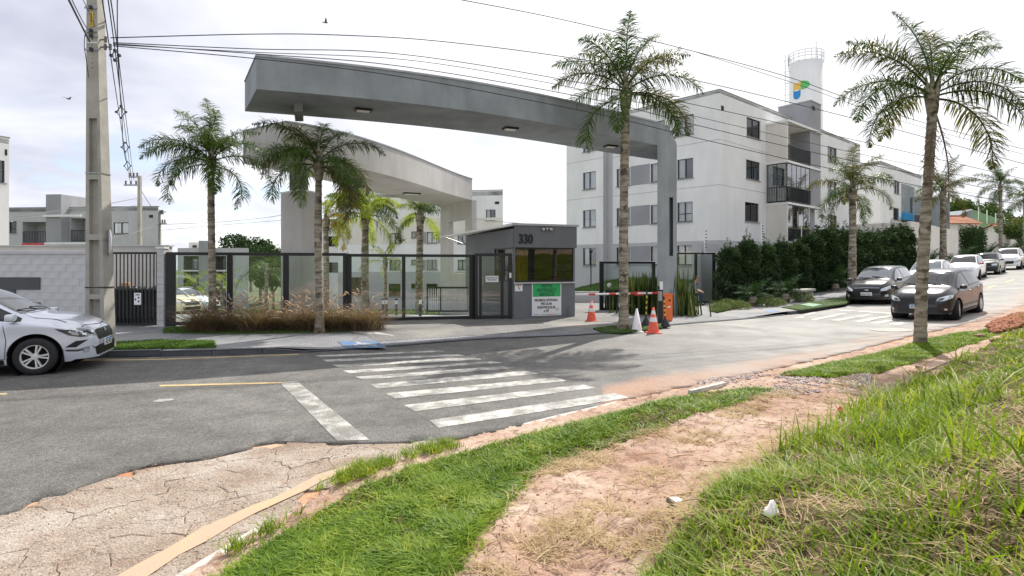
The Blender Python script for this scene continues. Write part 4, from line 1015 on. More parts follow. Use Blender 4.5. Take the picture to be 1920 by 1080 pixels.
B2, _, _ = block(C2, uL, uR, 13, 14, -1, 12.0, 'off-white apartment block farthest up the street with blue balcony band', [(1604, 1617, 385, 409, 'right'), (1604, 1617, 330, 354, 'left')],
      [(1676, 1686.5, 339, 363, 'full'), (1675, 1686, 390, 413, 'dark'), (1676, 1686, 438, 458, 'dark')])
s = pxs(1690, C2, uR); s2 = pxs(1714, C2, uR)
def onwall(rt, C, u, s0, s1, z0, z1, m, name, t=.03, o=.003):
    n = np.array((u[1], -u[0])); p = np.array(C) + np.array(u) * s0 + n * o
    return MB().obox((p[0], p[1], z0), (u[0] * (s1 - s0), u[1] * (s1 - s0), 0), (n[0] * t, n[1] * t, 0), (0, 0, z1 - z0)).part(name, m, rt, world=True)
onwall(B2, C2, uR, s, s2, 5.0 + 2.6, 10.5, 'portal_grey', 'grey_panel'); onwall(B2, C2, uR, s, s2 - .5, 1.5, 6.7, 'interior_dark', 'balcony_recess_shade'); onwall(B2, C2, uR, s, s2, 6.75, 7.55, 'accent_blue', 'blue_band', .3)  # the near-black sheet is recess shade put into colour, no opening is cut
onwall(B2, C2, uR, .35 * s, .35 * s + .5, 10.7, 11.0, 'interior_dark', 'vent')
# block at right of block 2, dark grey stair box
tb = thing('stair_tower', (43.5, 60, 2), 'dark grey stair tower beside the farthest apartment block', 'building')
MB().box(43.0, 47, 60, 64, 0, 9.3).part('wall', 'portal_grey', tb, world=True); MB().box(43.2, 44.2, 59.98, 60.0, 6.2, 7.4).part('window', 'car_glass', tb, world=True)

# ---- block behind the portal (C)
OC = np.array(((634 - CX) / FPX * 57, 57.0)); uC = unit(((943 - CX) / FPX * 54 - OC[0], -3.0)); LC = pxs(943, OC, uC)
BC = thing('apartment_block', (OC[0], OC[1], -2.5), 'long pale apartment block seen through the gates behind the bright palms', 'building', 'apartment blocks of the estate')
WCl = [(911, 929, 393, 413, 'left'), (800, 819.5, 435, 456, 'full'), (771, 781, 434, 446, 'dark'), (799.5, 820, 487, 506, 'dark'), (771, 781, 487, 496, 'dark'), (799.5, 820, 532, 556, 'dark'),
       (730, 751, 487, 506, 'dark'), (729, 751, 532, 556, 'dark'), (858, 876, 532, 552, 'dark'), (858, 876, 487, 506, 'full'), (858, 876, 437, 457, 'full'), (730, 751, 437, 457, 'left'), (771, 781, 532, 541, 'dark'), (911, 929, 440, 460, 'left'),
       (655, 681, 520, 553, 'dark')]
HC = [pwin(OC, uC, *w[:4]) + [w[4]] for w in WCl]; zr = [EYE + (HY - y) * 55.5 / FPX for y in (364, 410, 458, 510)]
facade(BC, OC, uC, 0, LC, zr[1], zr[0] + .2, split(HC, 0, LC, zr[1], 99), 'wall_white'); facade(BC, OC, uC, 0, LC, zr[2], zr[1], split(HC, 0, LC, zr[2], zr[1]), 'wall_cream')
facade(BC, OC, uC, 0, LC, zr[3], zr[2], split(HC, 0, LC, zr[3], zr[2]), 'wall_white'); facade(BC, OC, uC, 0, LC, -4.5, zr[3], split(HC, 0, LC, -5, zr[3]), 'wall_lightgrey', name='lower_wall')
for h in HC: add_window(BC, OC, uC, *h[:4], style=h[4])
for (a, b, y0, y1) in ((781, 800, 435, 456), (781, 799, 487, 506), (820, 826, 435, 456)):
    d = 55.5; onwall(BC, OC, uC, pxs(a, OC, uC) + .05, pxs(b, OC, uC) - .05, EYE + (HY - y1) * d / FPX, EYE + (HY - y0) * d / FPX, 'wall_grey', 'spandrel_panel')
mb = MB(); nC = np.array((uC[1], -uC[0]))
pRb = (OC + uC * LC) * 1.18; mb.prism([tuple(OC), tuple(OC + uC * LC), tuple(pRb), tuple(OC - nC * 10)], zr[0] - .3, zr[0] + .1); mb.part('roof', 'wall_grey', BC, world=True)
mb = MB(); pR = OC + uC * LC; pL = OC; mb.quad((*pR, -4.5), (*pRb, -4.5), (*pRb, zr[0] + .2), (*pR, zr[0] + .2)); mb.quad((*(pL - nC * 10), -4.5), (*pL, -4.5), (*pL, zr[0] + .2), (*(pL - nC * 10), zr[0] + .2)); mb.part('wall', 'wall_white', BC, world=True)
mb = MB(); mb.obox((*(OC + nC * .02), zr[0] + .202), (*(uC * LC), 0), (*(-nC * .2), 0), (0, 0, .06)); mb.part('parapet_cap', 'wall_grey', BC, world=True)
a, b = pxs(642, OC, uC), pxs(676, OC, uC); p = OC + uC * a - nC * 2
MB().obox((*p, zr[0] - .3), (*(uC * (b - a)), 0), (*(nC * 2.2), 0), (0, 0, 1.4)).part('tank_room', 'wall_grey', BC, world=True)
onwall(BC, OC + nC * .2, uC, a + .5, a + .95, zr[0] + .45, zr[0] + .8, 'interior_dark', 'vent'); onwall(BC, OC, uC, pxs(723, OC, uC), pxs(731, OC, uC), 8.3, 8.65, 'interior_dark', 'vent'); onwall(BC, OC, uC, pxs(928, OC, uC), pxs(936, OC, uC), 7.9, 8.15, 'interior_dark', 'vent')
# lower wing at its left
OW = np.array(((602 - CX) / FPX * 60, 60.0)); BW = thing('apartment_block', (OW[0], OW[1], -3), 'small pale wing of a block behind the yellow palm, left of the long block', 'building', 'apartment blocks of the estate')
zt = EYE + (HY - 412) * 60 / FPX; MB().box(OW[0], OW[0] + 3.5, 60, 66, -4.5, zt).part('wall', 'wall_white', BW, world=True); MB().box(OW[0] - .1, OW[0] + 3.6, 59.9, 66.1, zt + .002, zt + .08).part('parapet_cap', 'wall_grey', BW, world=True)
for z in (4.0, 1.2): MB().box(OW[0] + .8, OW[0] + 1.9, 59.97, 59.998, z, z + 1.1).part('window', 'car_glass', BW, world=True)

# ---- left block (L2)
OL = np.array(((-60 - CX) / FPX * 46, 46.0)); LL = ((297 - CX) / FPX * 44.5) ; uA = unit((LL - OL[0], -1.5)); SL = pxs(297, OL, uA)
B4 = thing('apartment_block', (OL[0] + 15, OL[1], -1), 'grey apartment block at left with a red-trimmed balcony and dark stair tower', 'building', 'apartment blocks of the estate')
zz_ = lambda y, d=45.0: EYE + (HY - y) * d / FPX
HH = [pwin(OL, uA, 17, 31, 415, 437) + ['split'], pwin(OL, uA, 213, 241, 417, 438) + ['full']]
open_ = [pwin(OL, uA, 42, 101, 416, 456), pwin(OL, uA, 132, 172, 409, 454)]
facade(B4, OL, uA, 0, SL, -4, zz_(390), [h[:4] for h in HH], 'wall_grey')  if False else None
def facade_open(root, O, u, s0, s1, z0, z1, wins, opens, m, room_m, bd=1.3):
    facade(root, O, u, s0, s1, z0, z1, [h[:4] for h in wins] + [o[:4] for o in opens], m, backing=False)
    n = np.array((u[1], -u[0]))
    for o in opens:
        a, b, c, d = o[:4]; p = np.array(O) + np.array(u) * a; U = np.array(u) * (b - a); mb = MB(); D = n * -bd; q = n * -.14
        mb.quad((*(p + D), c), (*(p + U + D), c), (*(p + U + D), d), (*(p + D), d)); mb.quad((*(p + q), c), (*(p + D), c), (*(p + D), d), (*(p + q), d))
        mb.quad((*(p + U + D), c), (*(p + U + q), c), (*(p + U + q), d), (*(p + U + D), d)); mb.quad((*(p + q), c), (*(p + U + q), c), (*(p + U + D), c), (*(p + D), c)); mb.quad((*(p + q), d), (*(p + D), d), (*(p + U + D), d), (*(p + U + q), d))
        mb.part('balcony_room', room_m, root, world=True)
    for w in wins:
        a, b, c, d = w[:4]; p = np.array(O) + np.array(u) * (a - .05) - n * .4; MB().obox((*p, c - .05), (*(np.array(u) * (b - a + .1)), 0), (*(-n * .05), 0), (0, 0, d - c + .1)).part('room', 'interior_dark', root, world=True)
facade_open(B4, OL, uA, 0, SL, -4, zz_(389), HH, open_, 'wall_lightgrey', 'wall_lightgrey')
for h in HH: add_window(B4, OL, uA, *h[:4], style=h[4])
for o in open_: rail(B4, OL, uA, o[0] + .02, o[1] - .02, o[2] + .02, .95, .14, off=-.05)
s0, s1 = open_[0][:2]; onwall(B4, OL, uA, s0, s1, open_[0][2] - .22, open_[0][2] - .01, 'red_paint', 'red_band', .06)
nA = np.array((uA[1], -uA[0])); O4 = OL - nA * 1.28
f = add_window(B4, O4, uA, pxs(61, OL, uA), pxs(80, OL, uA), open_[0][2] + .05, open_[0][3] - .1, 'right', sill=False, rec=-.02)
f = add_window(B4, O4, uA, pxs(139, OL, uA), pxs(151, OL, uA), open_[1][2] + .05, open_[1][3] - .15, 'dark', sill=False, rec=-.02)
s0, s1 = pxs(103, OL, uA), pxs(131, OL, uA); p = OL + uA * s0 - nA * 1.5
MB().obox((*p, -3), (*(uA * (s1 - s0)), 0), (*(nA * 2.3), 0), (0, 0, zz_(366) + 3)).part('stair_tower', 'wall_grey', B4, world=True)
onwall(B4, OL + nA * .8, uA, pxs(100, OL, uA), pxs(170, OL, uA), zz_(408), zz_(404), 'wall_white', 'balcony_slab', .1, .05); onwall(B4, OL, uA, pxs(100, OL, uA), pxs(176, OL, uA), zz_(459), zz_(455), 'wall_white', 'balcony_slab', .8)
onwall(B4, OL, uA, pxs(280, OL, uA), pxs(287, OL, uA), zz_(409), zz_(404), 'interior_dark', 'vent')
mb = MB(); p = OL - nA * 8; q = OL + uA * SL; qb = q * 1.18; mb.prism([tuple(OL), tuple(q), tuple(qb), tuple(p)], zz_(389) - .3, zz_(389) - .05); mb.part('roof', 'wall_grey', B4, world=True)
mb = MB(); mb.quad((*q, -4), (*qb, -4), (*qb, zz_(389)), (*q, zz_(389))); mb.part('wall', 'wall_lightgrey', B4, world=True)
mb = MB(); mb.obox((*(OL + nA * .03), zz_(389) + .002), (*(uA * SL), 0), (*(-nA * .2), 0), (0, 0, .07)); mb.part('parapet_cap', 'wall_grey', B4, world=True)
mb = MB()
for k in range(24): # corrugated roof edge
    s = pxs(140, OL, uA) + k * .16; p = OL + uA * s - nA * 1.5; mb.obox((*p, zz_(389) + .075), (*(uA * .08), 0), (*(-nA * 4), 0), (0, 0, .14))
mb.part('corrugated_roof', 'roof_pale', B4, world=True)

# ---- corner of a block at the far left edge
cL = np.array(((17 - CX) / FPX * 24, 24.0)); uE = unit((.50, .866)); O5 = cL - uE * 9
B5 = thing('apartment_block', (cL[0], cL[1], 0), 'white apartment block cut off by the left edge, only its window corner showing', 'building', 'apartment blocks of the estate')
w5 = [pwin(O5, uE, -14, 9, 300, 342) + ['dark']]; facade(B5, O5, uE, 0, 9, 0, 7.35, [w5[0][:4]], 'wall_white'); add_window(B5, O5, uE, *w5[0][:4], style='dark')
nE = np.array((uE[1], -uE[0])); mb = MB(); mb.quad((*cL, 0), (*(cL - nE * 9), 0), (*(cL - nE * 9), 7.35), (*cL, 7.35)); mb.quad((*(O5 - nE * 9), 0), (*O5, 0), (*O5, 7.35), (*(O5 - nE * 9), 7.35)); mb.prism([tuple(O5), tuple(cL), tuple(cL - nE * 9), tuple(O5 - nE * 9)], 7.1, 7.3); mb.part('wall', 'wall_white', B5, world=True)
onwall(B5, O5, uE, pxs(9, O5, uE), pxs(13, O5, uE), 6.6, 6.85, 'interior_dark', 'vent'); mb = MB(); mb.obox((*(O5 + nE * .03), 7.352), (*(uE * 9.03), 0), (*(-nE * .2), 0), (0, 0, .05)); mb.part('parapet_cap', 'wall_grey', B5, world=True)

# ---- block seen through the fence at left (L3)
OD = np.array(((333 - CX) / FPX * 72, 72.0)); uD = unit((1, 0)); BD = thing('apartment_block', (OD[0] + 4, 72, -4), 'low grey three-storey block with stacked balconies seen through the glass fence', 'building', 'apartment blocks of the estate')
zd = lambda y: EYE + (HY - y) * 72 / FPX; ops = []
for (a, b) in ((344, 378), (403, 424)):
    for (c, d) in ((506, 480), (537, 508), (576, 540)): ops.append([pxs(a, OD, uD), pxs(b, OD, uD), zd(c), zd(d)])
LD = pxs(466, OD, uD)
facade_open(BD, OD, uD, 0, LD, -6, zd(465), [], ops, 'wall_lightgrey', 'interior_mid')
for o in ops: rail(BD, OD, uD, o[0], o[1], o[2], 1.0, .2, off=-.06)
for o in ops: onwall(BD, OD, uD, o[0] - .1, o[1] + .1, o[2] - .2, o[2] - .01, 'wall_white', 'balcony_slab', .3)
for o in ops: add_window(BD, OD + np.array((0, 1.2)), uD, o[0] + .3, o[1] - .3, o[2] + .1, o[3] - .3, 'left', sill=False, rec=-.02)
onwall(BD, OD, uD, pxs(379, OD, uD), pxs(402, OD, uD), -5, zd(452), 'wall_grey', 'stair_tower', .8); onwall(BD, OD, uD, pxs(376, OD, uD), pxs(378, OD, uD), -5, zd(468), 'wall_white', 'post', .4)
MB().prism([(OD[0], 72.02), (OD[0] + LD, 72.02), ((OD[0] + LD) * 1.13, 81.4), (OD[0], 81.4)], zd(468), zd(465.5)).part('roof', 'wall_lightgrey', BD, world=True); mb = MB(); qx = OD[0] + LD; mb.quad((qx, 72, -6), (qx * 1.13, 81.4, -6), (qx * 1.13, 81.4, zd(465)), (qx, 72, zd(465))); mb.part('side_wall', 'wall_lightgrey', BD, world=True)
onwall(BD, OD + np.array((0, 3)), uD, 0, pxs(377, OD, uD), zd(465.3), zd(453), 'wall_cream', 'rooftop_room', .5); onwall(BD, OD + np.array((0, 2.4)), uD, pxs(341, OD, uD), pxs(349, OD, uD), zd(463), zd(458.5), 'interior_dark', 'vent')

# ---- water tower
wt = thing('water_tower', ((1511 - CX) / FPX * 66, 66, 3), 'tall white cylindrical water tower with coloured leaf emblem above the roofs', 'water tower')
rT = 29.5 * 66 / FPX; zT = EYE + (HY - 120) * 66 / FPX - 3
MB().lathe([(rT, -3), (rT, zT), (rT - .1, zT + .05), (0, zT + .25)], 48).part('tank', 'wall_white', wt, True)
mb = MB()
for zq in (.45, .8, 1.15): mb.tube([(rT * 1.02 * math.cos(a), rT * 1.02 * math.sin(a), zT + zq) for a in [k * math.tau / 36 for k in range(37)]], .025, 5)
for k in range(18): a = k * math.tau / 18; mb.tube([(rT * 1.02 * math.cos(a), rT * 1.02 * math.sin(a), zT - .1), (rT * 1.02 * math.cos(a), rT * 1.02 * math.sin(a), zT + 1.15)], .022, 5)
mb.part('guard_rail', 'galv', wt); mb = MB()
x0 = -rT * .93; y0 = rT * .30
for dx in (-.25, .2): mb.tube([(x0 + dx - .2, y0, 0), (x0 + dx - .2, y0, zT + 1.3)], .03, 5)
k = 0
while k * .35 < zT: mb.tube([(x0 - .45, y0, k * .35), (x0, y0, k * .35)], .018, 4); k += 1
for k in range(16):
    z = 3 + k * 1.35; mb.tube([(x0 - .2 + .42 * math.cos(a), y0 - .1 + .42 * math.sin(a), z) for a in [math.pi * (.9 + .13 * j) for j in range(10)]], .018, 4)
mb.part('ladder', 'galv', wt)
mb = MB().tube([(0.3, -rT * .9, zT), (.3, -rT * .9, zT + 2.0)], .03, 5); mb.part('aerial', 'galv', wt)
# emblem: three coloured shapes curved onto the shell
def shell(poly, m, name='emblem'):
    pts = [Vector(p) for p in poly]; n = len(pts); q = [(x, y) for x in np.arange(-1.5, 1.6, .12) for y in np.arange(15, 30, .3)]
    q = [Vector(p) for p in q if inpoly(np.array([p]), poly)[0]]
    vs, _, fs, *_ = delaunay_2d_cdt(pts + q, [(i, (i + 1) % n) for i in range(n)], [], 1, 1e-5)
    th0 = math.atan2(-1, .0) + math.atan2((1505 - 1511), 900) * 0
    mb = MB(); mb.v = [((rT + .02) * math.sin(v.x / rT - .485), -(rT + .02) * math.cos(v.x / rT - .485), v.y) for v in vs]; mb.f = [tuple(f) for f in fs]; mb.part(name, m, wt)
kx = 66 / FPX; X = lambda p: math.asin(max(-1, min(1, (p - 1512.5) * kx / rT))) * rT + .0; Zt = lambda y: EYE + (HY - y) * (66 - rT) / FPX - 3
xa, xm, xb = X(1492), X(1504), X(1519); za, zm, zc = Zt(149), Zt(165), Zt(182)
shell([(xa, zm), (xm, zm), (xm, za), (xa, za)], 'logo_orange')
hh = (za - zm) / 2; shell([(xm, zm), (xb - .5, zm)] + [(xb - .75 + .75 * math.cos(a), zm + hh + hh * math.sin(a)) for a in [-math.pi / 2 + math.pi * k / 12 for k in range(1, 12)]] + [(xb - .5, za), (xm, za)], 'logo_green')
w_ = (xm - xa) / 2; shell([(xm, zm), (xa, zm), (xa, zc + .5)] + [(xa + w_ - w_ * math.cos(a), zc + .5 - .5 * math.sin(a)) for a in [math.pi * k / 10 for k in range(1, 10)]] + [(xm, zc + .5)], 'logo_blue')

# ================================================================== PORTALS
PF = [(x, 5093 / (500 - y)) for x, y in [(480, 104), (600, 116.5), (700, 127), (800, 140), (900, 157), (980, 171), (1060, 188), (1150, 209), (1232, 229)]]
PF = [((x - CX) / FPX * d, d) for x, d in PF]
PR = [(x, 4.09 * 1048 / (500 - y)) for x, y in [(463, 209), (560, 217), (700, 228), (800, 237), (900, 250), (980, 261), (1060, 273), (1150, 287), (1231, 300)]]
PR = [((x - CX) / FPX * d, d) for x, d in PR]
def smooth(P, n=40):
    Q = smoothline(P, 100)
    S = np.array(P, float); t = np.linspace(0, 1, len(S)); T = np.linspace(0, 1, n)
    cx_ = np.polyfit(t, S[:, 0], 4); cy_ = np.polyfit(t, S[:, 1], 4); return np.stack([np.polyval(cx_, T), np.polyval(cy_, T)], 1)
F_, R_ = smooth(PF), smooth(PR)
pB = thing('entrance_portal', (5.2, 20, 0), 'large dark grey curved concrete portal beam sweeping over the entrance from the right pillar', 'portal')
def beam(root, F, Rr, z0, z1, m, mu, caps=(1, 1)):
    n = len(F); mb = MB(); sd = MB(); k = n
    for i in range(n): mb.v += [(*F[i], z0), (*F[i], z1), (*Rr[i], z1), (*Rr[i], z0)]
    for i in range(n - 1):
        a, b = 4 * i, 4 * i + 4; mb.f += [(a, b, b + 1, a + 1), (a + 1, b + 1, b + 2, a + 2), (a + 2, b + 2, b + 3, a + 3), (a + 3, b + 3, b, a)]
    if caps[0]: mb.f.append((0, 1, 2, 3))
    if caps[1]: mb.f.append(tuple(4 * (n - 1) + j for j in (3, 2, 1, 0)))
    mb.part('beam', m, root, world=True)
    e = MB()
    for i in range(n - 1):
        d = unit(np.array(F[i + 1]) - np.array(F[i])); nn = np.array((d[1], -d[0])); a, b = np.array(F[i]) + nn * .02, np.array(F[i + 1]) + nn * .02
        e.quad((*a, z1 - .02), (*b, z1 - .02), (*b, z1 + .03), (*a, z1 + .03)); e.quad((*a, z1 + .03), (*b, z1 + .03), (*(b - nn * .25), z1 + .03), (*(a - nn * .25), z1 + .03)); e.quad((*(a - nn * .04), z1 - .02), (*(b - nn * .04), z1 - .02), (*b, z1 - .02), (*a, z1 - .02))
    a, b = np.array(F[0]), np.array(Rr[0]); d = unit(a - b); nn = np.array((d[1], -d[0])); e.obox((*b, z1 - .0), (*(a - b), 0), (*(nn * .02), 0), (0, 0, .03))
    e.part('metal_flashing', 'galv', root, world=True)
beam(pB, F_, R_, 5.93, 6.7, 'portal_grey', None, (1, 0))
f0_, f1_ = F_[-1], np.array(((1269 - CX) / FPX * 19.6, 19.6)); uu = unit(f1_ - f0_); wP = np.linalg.norm(f1_ - f0_); back_ = R_[-1] - F_[-1]
def pl(poly, name='pillar', m='portal_grey', sh=0.0, bk=1.0):
    mb = MB(); n = len(poly); A = [(*(f0_ + uu * s + back_ * sh), z) for s, z in poly]; B = [(*(f0_ + uu * s + back_ * bk), z) for s, z in poly]
    mb.v = A + B; mb.f = [tuple(range(n)), tuple(range(n, 2 * n))[::-1]] + [(i, i + n, (i + 1) % n + n, (i + 1) % n) for i in range(n)]
    mb.part(name, m, pB, world=True)
sa, sb = wP * .60, wP * .80; za_, zb_ = EYE + 20 * 19.4 / FPX, EYE + 130 * 19.4 / FPX
mb = MB(); P5 = lambda s, z, q=0: (*(f0_ + uu * s + back_ * q), z)
Sx = [0, sa, sb, wP]; Zx = [-.1, za_, zb_, 6.05]
for i in range(3):
    for j in range(3):
        if i == 1 and j == 1: continue
        mb.quad(P5(Sx[i], Zx[j]), P5(Sx[i + 1], Zx[j]), P5(Sx[i + 1], Zx[j + 1]), P5(Sx[i], Zx[j + 1]))
mb.add([P5(0, 6.05), P5(wP, 6.05), P5(wP, 6.14), P5(wP * .55, 6.7), P5(0, 6.7)], [(0, 1, 2, 3, 4)])
mb.quad(P5(sa, za_), P5(sa, za_, .12), P5(sa, zb_, .12), P5(sa, zb_)); mb.quad(P5(sb, za_, .12), P5(sb, za_), P5(sb, zb_), P5(sb, zb_, .12)); mb.quad(P5(sa, za_, .12), P5(sb, za_, .12), P5(sb, zb_, .12), P5(sa, zb_, .12))
mb.quad(P5(sa, za_), P5(sb, za_), P5(sb, za_, .12), P5(sa, za_, .12)); mb.quad(P5(sa, zb_, .12), P5(sb, zb_, .12), P5(sb, zb_), P5(sa, zb_))
mb.quad(P5(0, -.1, 1), P5(0, -.1), P5(0, 5.93), P5(0, 5.93, 1)); mb.quad(P5(wP, -.1), P5(wP, -.1, 1), P5(wP, 6.14, 1), P5(wP, 6.14)); mb.quad(P5(wP, -.1, 1), P5(0, -.1, 1), P5(0, 6.7, 1), P5(wP, 6.7, 1))
mb.quad(P5(0, 6.7), P5(wP * .55, 6.7), P5(wP * .55, 6.7, 1), P5(0, 6.7, 1)); mb.quad(P5(wP * .55, 6.7), P5(wP, 6.14), P5(wP, 6.14, 1), P5(wP * .55, 6.7, 1))
mb.part('pillar', 'portal_grey', pB, world=True)
def downlight(root, x, y, z, w=.42, d=.30):
    o = MB().box(-w / 2, w / 2, -d / 2, d / 2, -.05, .0).part('light_fitting', 'black_metal', root); o.location = Vector((x, y, z - .001)) - root.location; o.rotation_euler = (0, 0, .4)
    MB().box(-w / 2 + .05, w / 2 - .05, -d / 2 + .05, d / 2 - .05, -.058, -.051).part('diffuser', 'lamp_diffuser', o)
for px, py in ((681, 205), (957, 240), (1145, 273)):
    d = 4.09 * 1048 / (500 - py); downlight(pB, (px - CX) / FPX * d, d, 5.93)
# stub bracket tying beam to post
MB().obox((-5.42, 13.9, 5.70), (.22, 0, 0), (-.34, .95, 0), (0, 0, .228)).part('bracket', 'portal_under', pB, world=True)
# second, beige portal
AF = [(-5.0, 12.33), (-4.3, 13.0), (-3.75, 13.9), (-3.1, 15.4), (-2.6, 17.0), (-2.1, 18.7), (-1.45, 20.4)]
AR = [(-6.36, 13.2), (-6.0, 13.9), (-5.6, 14.8), (-5.15, 16.1), (-4.6, 17.9), (-3.9, 20.0), (-2.88, 22.5)]
pA = thing('entrance_portal', (-2.7, 27, 0), 'lower beige concrete portal beam crossing under the dark grey one', 'portal')
AFs, ARs = smooth(AF) * 1.3, smooth(AR) * 1.3; ZA, ZB = EYE + 2.43 * 1.3, EYE + 3.2 * 1.3; beam(pA, AFs, ARs, ZA, ZB, 'portal_beige', None)
fa, fb = AFs[-1], ARs[-1]; ua = unit(fa - fb); La = np.linalg.norm(fa - fb)
ops = [La * .30, La * .80, 1.5, EYE + 1.76 * 1.3]
facade(pA, fb, ua, 0, La, -.9, ZA - .002, [ops], 'portal_beige', name='pillar', depth=.24, backing=False)
na = np.array((ua[1], -ua[0])); facade(pA, fb - na * .24, ua, 0, La, -.9, ZA - .002, [ops], 'portal_beige', name='pillar', depth=.001, backing=False)
mb = MB(); mb.quad((*fa, -.9), (*(fa - na * .24), -.9), (*(fa - na * .24), ZA), (*fa, ZA)); mb.quad((*(fb - na * .24), -.9), (*fb, -.9), (*fb, ZA), (*(fb - na * .24), ZA)); mb.part('pillar_edge', 'portal_beige', pA, world=True)
for px, py in ((772, 362), (652, 336)):
    d = 2.43 * 1.3 * 1048 / (500 - py); downlight(pA, (px - CX) / FPX * d, d, ZA, .7, .4)
# diamond-plan column with square post on top
cc, cl, cr = np.array((-6.41, 17.05)), np.array((-7.36, 17.8)), np.array((-6.22, 17.8)); c4 = cl + cr - cc
co = thing('gate_column', (-6.8, 17.9, 0), 'broad grey rendered column behind the glass fence, dark square post on top', 'column')
MB().prism([tuple(cc), tuple(cr), tuple(c4), tuple(cl)], -.5, 4.16).part('shaft', 'portal_beige', co, world=True)
ce = (cc + c4) / 2; ex = lambda p: tuple(ce + (p - ce) * 1.06); MB().prism([ex(cc), ex(cr), ex(c4), ex(cl)], 4.161, 4.21).part('cap', 'wall_white', co, world=True)
MB().box(-6.93, -6.50, 17.4, 17.83, 4.211, ZA - .002).part('post', 'portal_grey', co, world=True)

# ================================================================== STREET WALLS, FENCE, GATES
# painted block wall at left, block by block
wy = 16.1
bw = thing('block_wall', (-14, wy, .1), 'light grey painted block wall with dark sign shape, behind the silver car', 'wall')
blk = MB().bbox(-.198, .198, -.07, .07, -.0985, .0985, .003).mesh('block', 'block_paint')
xr = (205 - CX) / FPX * wy; k = 0
for r in range(11):
    for c in range(27):
        if len(bw.children) >= 296: break
        x = xr - .2 - c * .4 - (.2 if r % 2 else 0)
        o = meshobj('block', blk, bw, (x + 14, random.uniform(-.002, .002), .1 + r * .2)); o.rotation_euler = (0, 0, random.uniform(-.002, .002))
mb = MB(); mb.box(-40, xr - 11.1, wy - .07, wy + .07, 0, 2.22); mb.part('wall_core', 'block_paint', bw, world=True)
MB().box(-40, xr + .0, wy - .062, wy + .062, 0, 2.2).part('mortar', 'block_paint', bw, world=True)
MB().box(-40, xr + .02, wy - .11, wy + .11, 2.201, 2.27).part('coping', 'wall_lightgrey', bw, world=True)
fx = lambda p: (p - CX) / FPX * (wy - .09); fz = lambda p: EYE + (HY - p) * (wy - .09) / FPX
MB().box(fx(-40), fx(75), wy - .10, wy - .076, fz(543), fz(520)).box(fx(-40), fx(29), wy - .10, wy - .076, fz(575), fz(543.2)).box(fx(64), fx(75), wy - .1, wy - .076, fz(574), fz(567)).part('sign_shape', 'sign_dark', bw, world=True)
# higher beige wall behind
w2 = thing('boundary_wall', (-14, 18.2, .1), 'plain beige wall behind the block wall and the bin gate', 'wall')
MB().box(-45, (316 - CX) / FPX * 18.2, 18.2, 18.4, -1, 2.50).part('wall', 'portal_beige', w2, world=True); MB().box(-45, (316.5 - CX) / FPX * 18.15, 18.15, 18.45, 2.501, 2.54).part('coping', 'wall_lightgrey', w2, world=True)
# bin-store gate
gx = lambda p, d=16.05: (p - CX) / FPX * d
bg = thing('bin_store_gate', (gx(251), 16.05, .12), 'black barred metal gate of the bin store with recycling sign', 'gate')
gl, gr = gx(206) - gx(251), gx(297) - gx(251)
mb = MB(); mb.box(gl, gr, -.025, .025, 2.08, 2.14).box(gl, gr, -.025, .025, .05, .10).box(gl, gl + .05, -.025, .025, .10, 2.08).box(gr - .05, gr, -.025, .025, .10, 2.08).box(gl + .05, gr - .05, -.02, .02, 1.03, 1.07); mb.part('frame', 'black_metal', bg)
bar = MB().box(-.012, .012, -.012, .012, .10, 2.079).mesh('bar', 'black_metal'); n = 13
for i in range(1, n): meshobj('bar', bar, bg, (gl + (gr - gl) * i / n, -.034, 0))
MB().box(gl + .051, gr - .051, -.006, .006, .24, 1.029).part('sheet', 'dark_sheet', bg)
s_ = MB().box(-.10, .10, -.004, .004, -.17, .17).part('sign', 'sign_white', bg); s_.location = (gl + (gr - gl) * .60, -.056, .80)
for k in range(3):
    a = k * math.tau / 3 + .5; c, s = math.cos(a), math.sin(a); mb = MB(); P = lambda x, y: (x * c - y * s, -.006, x * s + y * c - .02)
    mb.add([P(.02, .02), P(.05, .02), P(.06, -.005), P(.085, .015), P(.06, .06), P(.025, .05)], [(0, 1, 2, 3, 4, 5)]); mb.part('recycling_mark', 'ink_dark', s_)
MB().box(-.06, .06, -.0055, -.0045, .10, .13).part('lettering', 'ink_dark', s_)
# bags in the bin store
bs = random.Random(3)
def blob(name, x, y, z, r, m, label, cat, grp):
    bm = bmesh.new(); bmesh.ops.create_icosphere(bm, subdivisions=3, radius=1); sd = bs.uniform(0, 10)
    for v in bm.verts:
        k = 1 + .13 * math.sin(5 * v.co.x + sd) * math.cos(4 * v.co.y - sd) + .07 * math.sin(11 * v.co.z + 9 * v.co.x + sd) + .05 * math.sin(17 * v.co.y + sd * 2); v.co = Vector((v.co.x * r * k, v.co.y * r * k, v.co.z * r * .8 * k))
        if v.co.z > r * .62: v.co.x *= .6; v.co.y *= .6; v.co.z += .03
    me = bpy.data.meshes.new(name); bm.to_mesh(me); bm.free(); me.materials.append(MATS[m]); me.polygons.foreach_set('use_smooth', [True] * len(me.polygons))
    return tag(meshobj(name, me, None, (x, y, z)), label, cat, grp)
x = gx(209, 16.6); i = 0
bag_l = {'bag_black': 'black bin bag heaped behind the barred bin-store gate', 'bag_white': 'white carrier bag of rubbish behind the barred gate'}
for row, zz2 in ((0, .9), (1, 1.12)):
    for k in range(9):
        m = 'bag_black' if row or k % 3 == 0 else 'bag_white'
        if row == 0 and k == 5: m = 'bag_green'
        blob('rubbish_bag', gx(211 + k * 10 + (4 if row else 0), 16.6), 16.55 + row * .22, zz2 + bs.uniform(-.04, .04), bs.uniform(.10, .15), m, bag_l.get(m, 'green rubbish bag behind the barred gate, among white ones'), 'rubbish bag', 'rubbish bags in the bin store')
